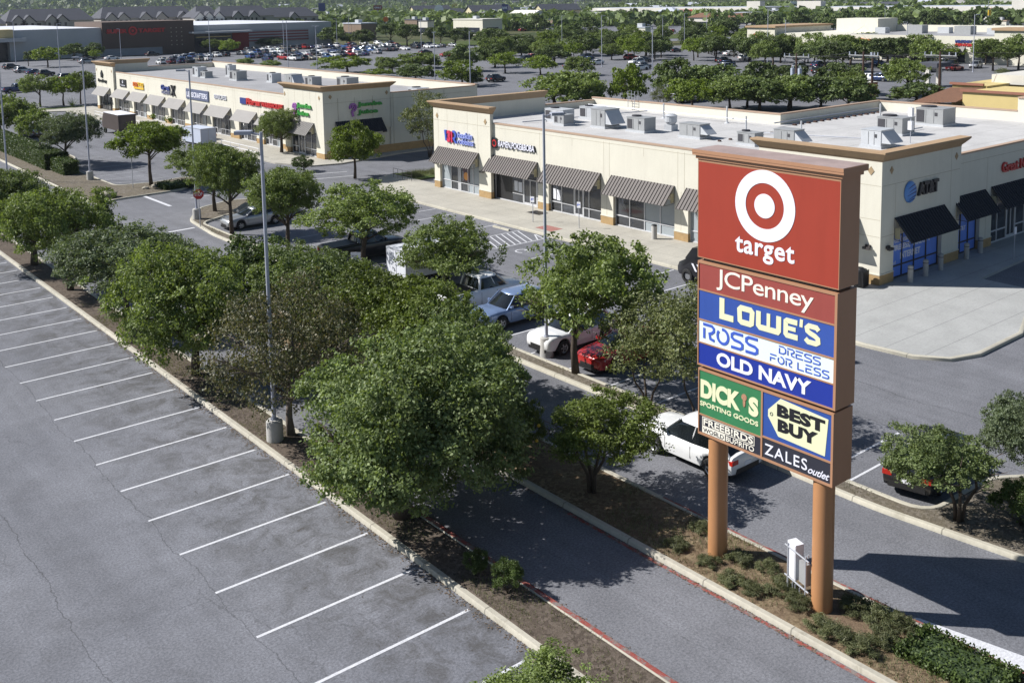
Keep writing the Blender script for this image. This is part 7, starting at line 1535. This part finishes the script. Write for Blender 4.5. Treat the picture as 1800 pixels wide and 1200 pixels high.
# power poles with cross-arms, insulators and wires
def power_pole(px_, yb, yt, label, trans=False, arm=2.6):
    X0, Y0 = G(px_, yb); d = ray(px_, yt); k = math.hypot(X0, Y0) / math.hypot(d[0], d[1]); h = CH + d[2] * k
    t = thing('power_pole', label, 'power pole', (X0, Y0, 0), 0, 'wooden power poles'); mb = MB(); mb.cyl(0, 0, 0, h, .24, .15, 8); mb.build('pole', M['wood'], t, world=False)
    for z, o in ((h - .6, 0), (h - .9, .25)): mb = MB(); mb.box(-.08 + o, .08 + o, -arm, arm, z - .08, z + .08); mb.build('cross_arm', M['hvac'], t, world=False)
    for y in (-arm + .15, -arm * .55, arm * .55, arm - .15): mb = MB(); mb.cyl(0, y, h - .52, h - .05, .10, .07, 6); mb.build('insulator', M['porcelain'], t, world=False)
    if trans:
        for y in (-.75, .75): mb = MB(); mb.cyl(0, y, h - 4.0, h - 2.6, .36, k=12); mb.cyl(0, y - .15, h - 2.59, h - 2.1, .06, k=6); mb.cyl(0, y + .15, h - 2.59, h - 2.1, .06, k=6); mb.build('transformer', M['porcelain'], t, world=False)
    return (X0, Y0, h)
A = power_pole(1399, 165, 94, 'dark power pole carrying two grey transformers behind the near shop', True); Bp = power_pole(1516, 182, 91, 'dark power pole with crowded insulators behind the near shop roof'); Cp = power_pole(1650, 184, 91, 'dark power pole with crowded insulators nearest the yellow building'); power_pole(1532, 180, 92, 'thin grey pole beside the power pole with crowded insulators', False, .5)
def wire(a, b, label, sag=.6, r=.025, z=0.0):
    n = 10; mb = MB(); mb.tube([(a[0] + (b[0] - a[0]) * i / n, a[1] + (b[1] - a[1]) * i / n, a[2] + (b[2] - a[2]) * i / n - sag * 4 * (i / n) * (1 - i / n) + z) for i in range(n + 1)], r, 4)
    o = mb.build('power_line', M['hvac_dark']); tag(o, label, 'power line', 'overhead power lines')
for nm, (p, q) in dict(first=(A, Bp), second=(Bp, Cp)).items():
    for o, w_ in ((-2.2, 'outer left'), (2.2, 'outer right')): wire((p[0], p[1] + o, p[2] - .1), (q[0], q[1] + o, q[2] - .1), 'overhead wire of the %s span between the dark power poles, %s one' % (nm, w_))
wire((Cp[0], Cp[1], Cp[2] - .1), (Cp[0] + 40, Cp[1] - 60, Cp[2] + 1), 'overhead wire leaving the right edge from the last power pole'); wire((A[0], A[1], A[2] - .1), (A[0] + 120, A[1] + 60, 9), 'overhead wire running away from the transformer pole', 1.2)
for i, z in enumerate((0, 1.2)): wire((560, 640, 17 - z), (420, 180, 17.2 - z), 'thin high wire crossing the far background, %s one' % ('upper', 'lower')[i], 2, .09)

# ------------------------------------------------------------------ distant trees, woods and hills
def blocked(X, Y):
    if 29 < X < 300 and Y < 235: return True
    if X < 212 and Y < 358: return True
    if 30 < X < 206 and 350 < Y < 462: return True
    if 120 < X < 330 and 462 < Y < 510: return X < 330
    if 618 < X < 684 and 265 < Y < 655: return True
    return False
BZP = [G((a + b) / 2, c) for a, b, c, *_ in BZ]
n_ = 0; g_ = random.Random(21); pts_ = []
while n_ < 150:
    px_ = g_.uniform(480, 1850); py_ = g_.triangular(26, 64, 44); X, Y = G(px_, py_)
    dd = math.hypot(X, Y)
    if blocked(X, Y) or dd > 1000 or dd < 250 or any(0 < X - a < 25 and abs(Y - b) < 18 or (-30 < X - a <= 0 and abs(Y - b) < 9) for a, b in BZP) or any(abs(X - a) + abs(Y - b) < 5 for a, b in pts_): continue
    pts_.append((X, Y)); r = g_.uniform(2.6, 4.8); tree(X, Y, r * 1.15, r, r * .82, 'faroak', 'small dark rounded tree among the distant roadside shops', group='trees among the distant shops', z=0); n_ += 1
def wood(name, label, n, region, seed, size=(2.6, 5), leaf=1.7, per=16, mat='far'):
    g = np.random.default_rng(seed); C = []; tries = 0
    while len(C) < n and tries < n * 12:
        tries += 1
        px_ = g.uniform(*region[0]); dist = math.exp(g.uniform(math.log(region[1][0]), math.log(region[1][1]))); d = ray(px_, 0); k = dist / math.hypot(d[0], d[1]); X, Y = d[0] * k, d[1] * k
        if blocked(X, Y): continue
        if math.sin(X * .013 + seed) * math.cos(Y * .011) + .35 * math.sin(X * .05) * math.sin(Y * .043) < region[2]: continue
        if any(-25 < X - a < 30 and abs(Y - b) < 14 for a, b in BZP): continue
        C.append((X, Y, terr(X, Y), g.uniform(*size) * (1 + dist / 5000)))
    C = np.array(C); n = len(C); ci = np.repeat(np.arange(n), per); N = len(ci); d = g.normal(size=(N, 3)); d /= np.linalg.norm(d, axis=1)[:, None]; s = C[ci, 3]
    p = np.stack([C[ci, 0] + d[:, 0] * s, C[ci, 1] + d[:, 1] * s, C[ci, 2] + s * .85 + d[:, 2] * s * .75], 1)
    nr = d + g.normal(size=(N, 3)) * .5; nr /= np.linalg.norm(nr, axis=1)[:, None]; a = np.cross(nr, g.normal(size=(N, 3))); a /= np.linalg.norm(a, axis=1)[:, None]; b = np.cross(nr, a); sc = (s * .36)[:, None] * g.uniform(.7, 1.4, N)[:, None]
    a *= sc; b *= sc; v = np.stack([p - a, p - b, p + a, p + b], 1).reshape(-1, 3)
    me = bpy.data.meshes.new(name); me.vertices.add(N * 4); me.vertices.foreach_set('co', v.ravel()); me.loops.add(N * 4); me.loops.foreach_set('vertex_index', np.arange(N * 4, dtype=np.int32)); me.polygons.add(N); me.polygons.foreach_set('loop_start', np.arange(0, N * 4, 4, dtype=np.int32)); me.polygons.foreach_set('loop_total', np.full(N, 4, dtype=np.int32)); me.materials.append(LM[mat]); me.update(calc_edges=True)
    o = bpy.data.objects.new(name, me); COL.objects.link(o); tag(o, label, 'woodland', kind='stuff')
def terr(X, Y):
    D_ = math.hypot(X, Y)
    if D_ < 1500: return 0
    t = min(1, (D_ - 1500) / 4200); t = t * t * (3 - 2 * t)
    return t * (95 + 28 * math.sin(X * .0011 + 1) * math.cos(Y * .0009) + 14 * math.sin(X * .004 + Y * .003) + 6 * math.sin(X * .011 - Y * .009))
mb = MB(); nr_, na_ = 26, 120; V = []
for i in range(nr_):
    D_ = 1480 * (7900 / 1480) ** (i / (nr_ - 1))
    for j in range(na_ + 1):
        a = R(-75 + 190 * j / na_) ; X, Y = D_ * math.sin(a), D_ * math.cos(a); V.append((X, Y, terr(X, Y) - (.5 if i == 0 else 0)))
mb.add(V, [(i * (na_ + 1) + j, i * (na_ + 1) + j + 1, (i + 1) * (na_ + 1) + j + 1, (i + 1) * (na_ + 1) + j) for i in range(nr_ - 1) for j in range(na_)])
M['hill'] = mulch('hill_woods', (.03, .045, .022), (.075, .085, .045), (.038, .055, .026), .02)
tag(mb.build('hills', M['hill'], smooth=True), kind='structure')
wood('woodland', 'far dark green woods and gardens spread between distant roofs', 5200, ((-150, 1950), (560, 2300), -.25), 3)
wood('woodland', 'wooded slopes of the far hills', 5200, ((-150, 1950), (2300, 5600), -.6), 4, (6, 12), per=12)
wood('woodland', 'belt of trees behind the big store and its apartments', 900, ((-150, 640), (500, 900), -.9), 5, (3, 5.5))
# far houses dotted through the woods
g_ = random.Random(8); k_ = 0
while k_ < 90:
    px_ = g_.uniform(0, 1800); dist = math.exp(g_.uniform(math.log(620), math.log(2600))); d = ray(px_, 0); kk = dist / math.hypot(d[0], d[1]); X, Y = d[0] * kk, d[1] * kk
    if blocked(X, Y) or (px_ < 560 and dist < 760): continue
    L = g_.uniform(12, 34); W2 = g_.uniform(9, 15); h = g_.uniform(4, 7); t = thing('far_house', 'tiny pale far-off building half sunk in the distant trees', 'house', (X, Y, terr(X, Y)), g_.uniform(0, 3.1), 'far-off houses in the distant trees')
    mb = MB(); mb.box(-L / 2, L / 2, -W2 / 2, W2 / 2, -1, h); mb.build('wall', M[g_.choice(['far_white', 'far_white', 'apt_wall', 'brown_wall', 'grey_wall'])], t, world=False)
    mb = MB()
    if g_.random() < .6: mb.rings([[(x, -W2 / 2 - .5, h), (x, W2 / 2 + .5, h), (x, 0, h + W2 * .28)] for x in (-L / 2 - .5, L / 2 + .5)], True)
    else: mb.box(-L / 2 - .2, L / 2 + .2, -W2 / 2 - .2, W2 / 2 + .2, h, h + .4)
    mb.build('roof', M[g_.choice(['apt_roof', 'far_roof', 'apt_roof', 'far_white'])], t, world=False); k_ += 1
# parked cars before the distant shops
g_ = random.Random(31); k_ = 0
while k_ < 60:
    px_ = g_.choice([g_.uniform(885, 1110), g_.uniform(560, 1350), g_.uniform(1560, 1800)]); py_ = g_.uniform(34, 58); X, Y = G(px_, py_)
    if blocked(X, Y) or math.hypot(X, Y) > 900: continue
    kd = g_.choice(('sedan', 'suv')); o = bpy.data.objects.new({'sedan': 'sedan', 'suv': 'crossover'}[kd], far_car_mesh(kd, g_.choice(('white', 'silver', 'black', 'white', 'grey', 'red')))); COL.objects.link(o); o.location = (X, Y, .02); o.rotation_euler = (0, 0, g_.choice((0, PI / 2, .5)))
    tag(o, 'speck-sized parked car before the distant roadside shops', 'car', 'specks of cars before the distant shops'); k_ += 1

# ------------------------------------------------------------------ air
hz = MB(); hz.box(-700, 6500, -700, 6500, -1.05, 190); m, n, l, b = new_mat('haze_air'); n.remove(b)
vp = n.new("ShaderNodeVolumePrincipled"); vp.inputs['Color'].default_value = (.72, .82, 1, 1); vp.inputs['Density'].default_value = 0.00006; vp.inputs['Anisotropy'].default_value = .2
l.new(vp.outputs[0], n["Material Output"].inputs['Volume'])
HAZE = True
if HAZE: tag(hz.build('haze', m), 'thin blue air over the whole district', 'haze', kind='stuff')
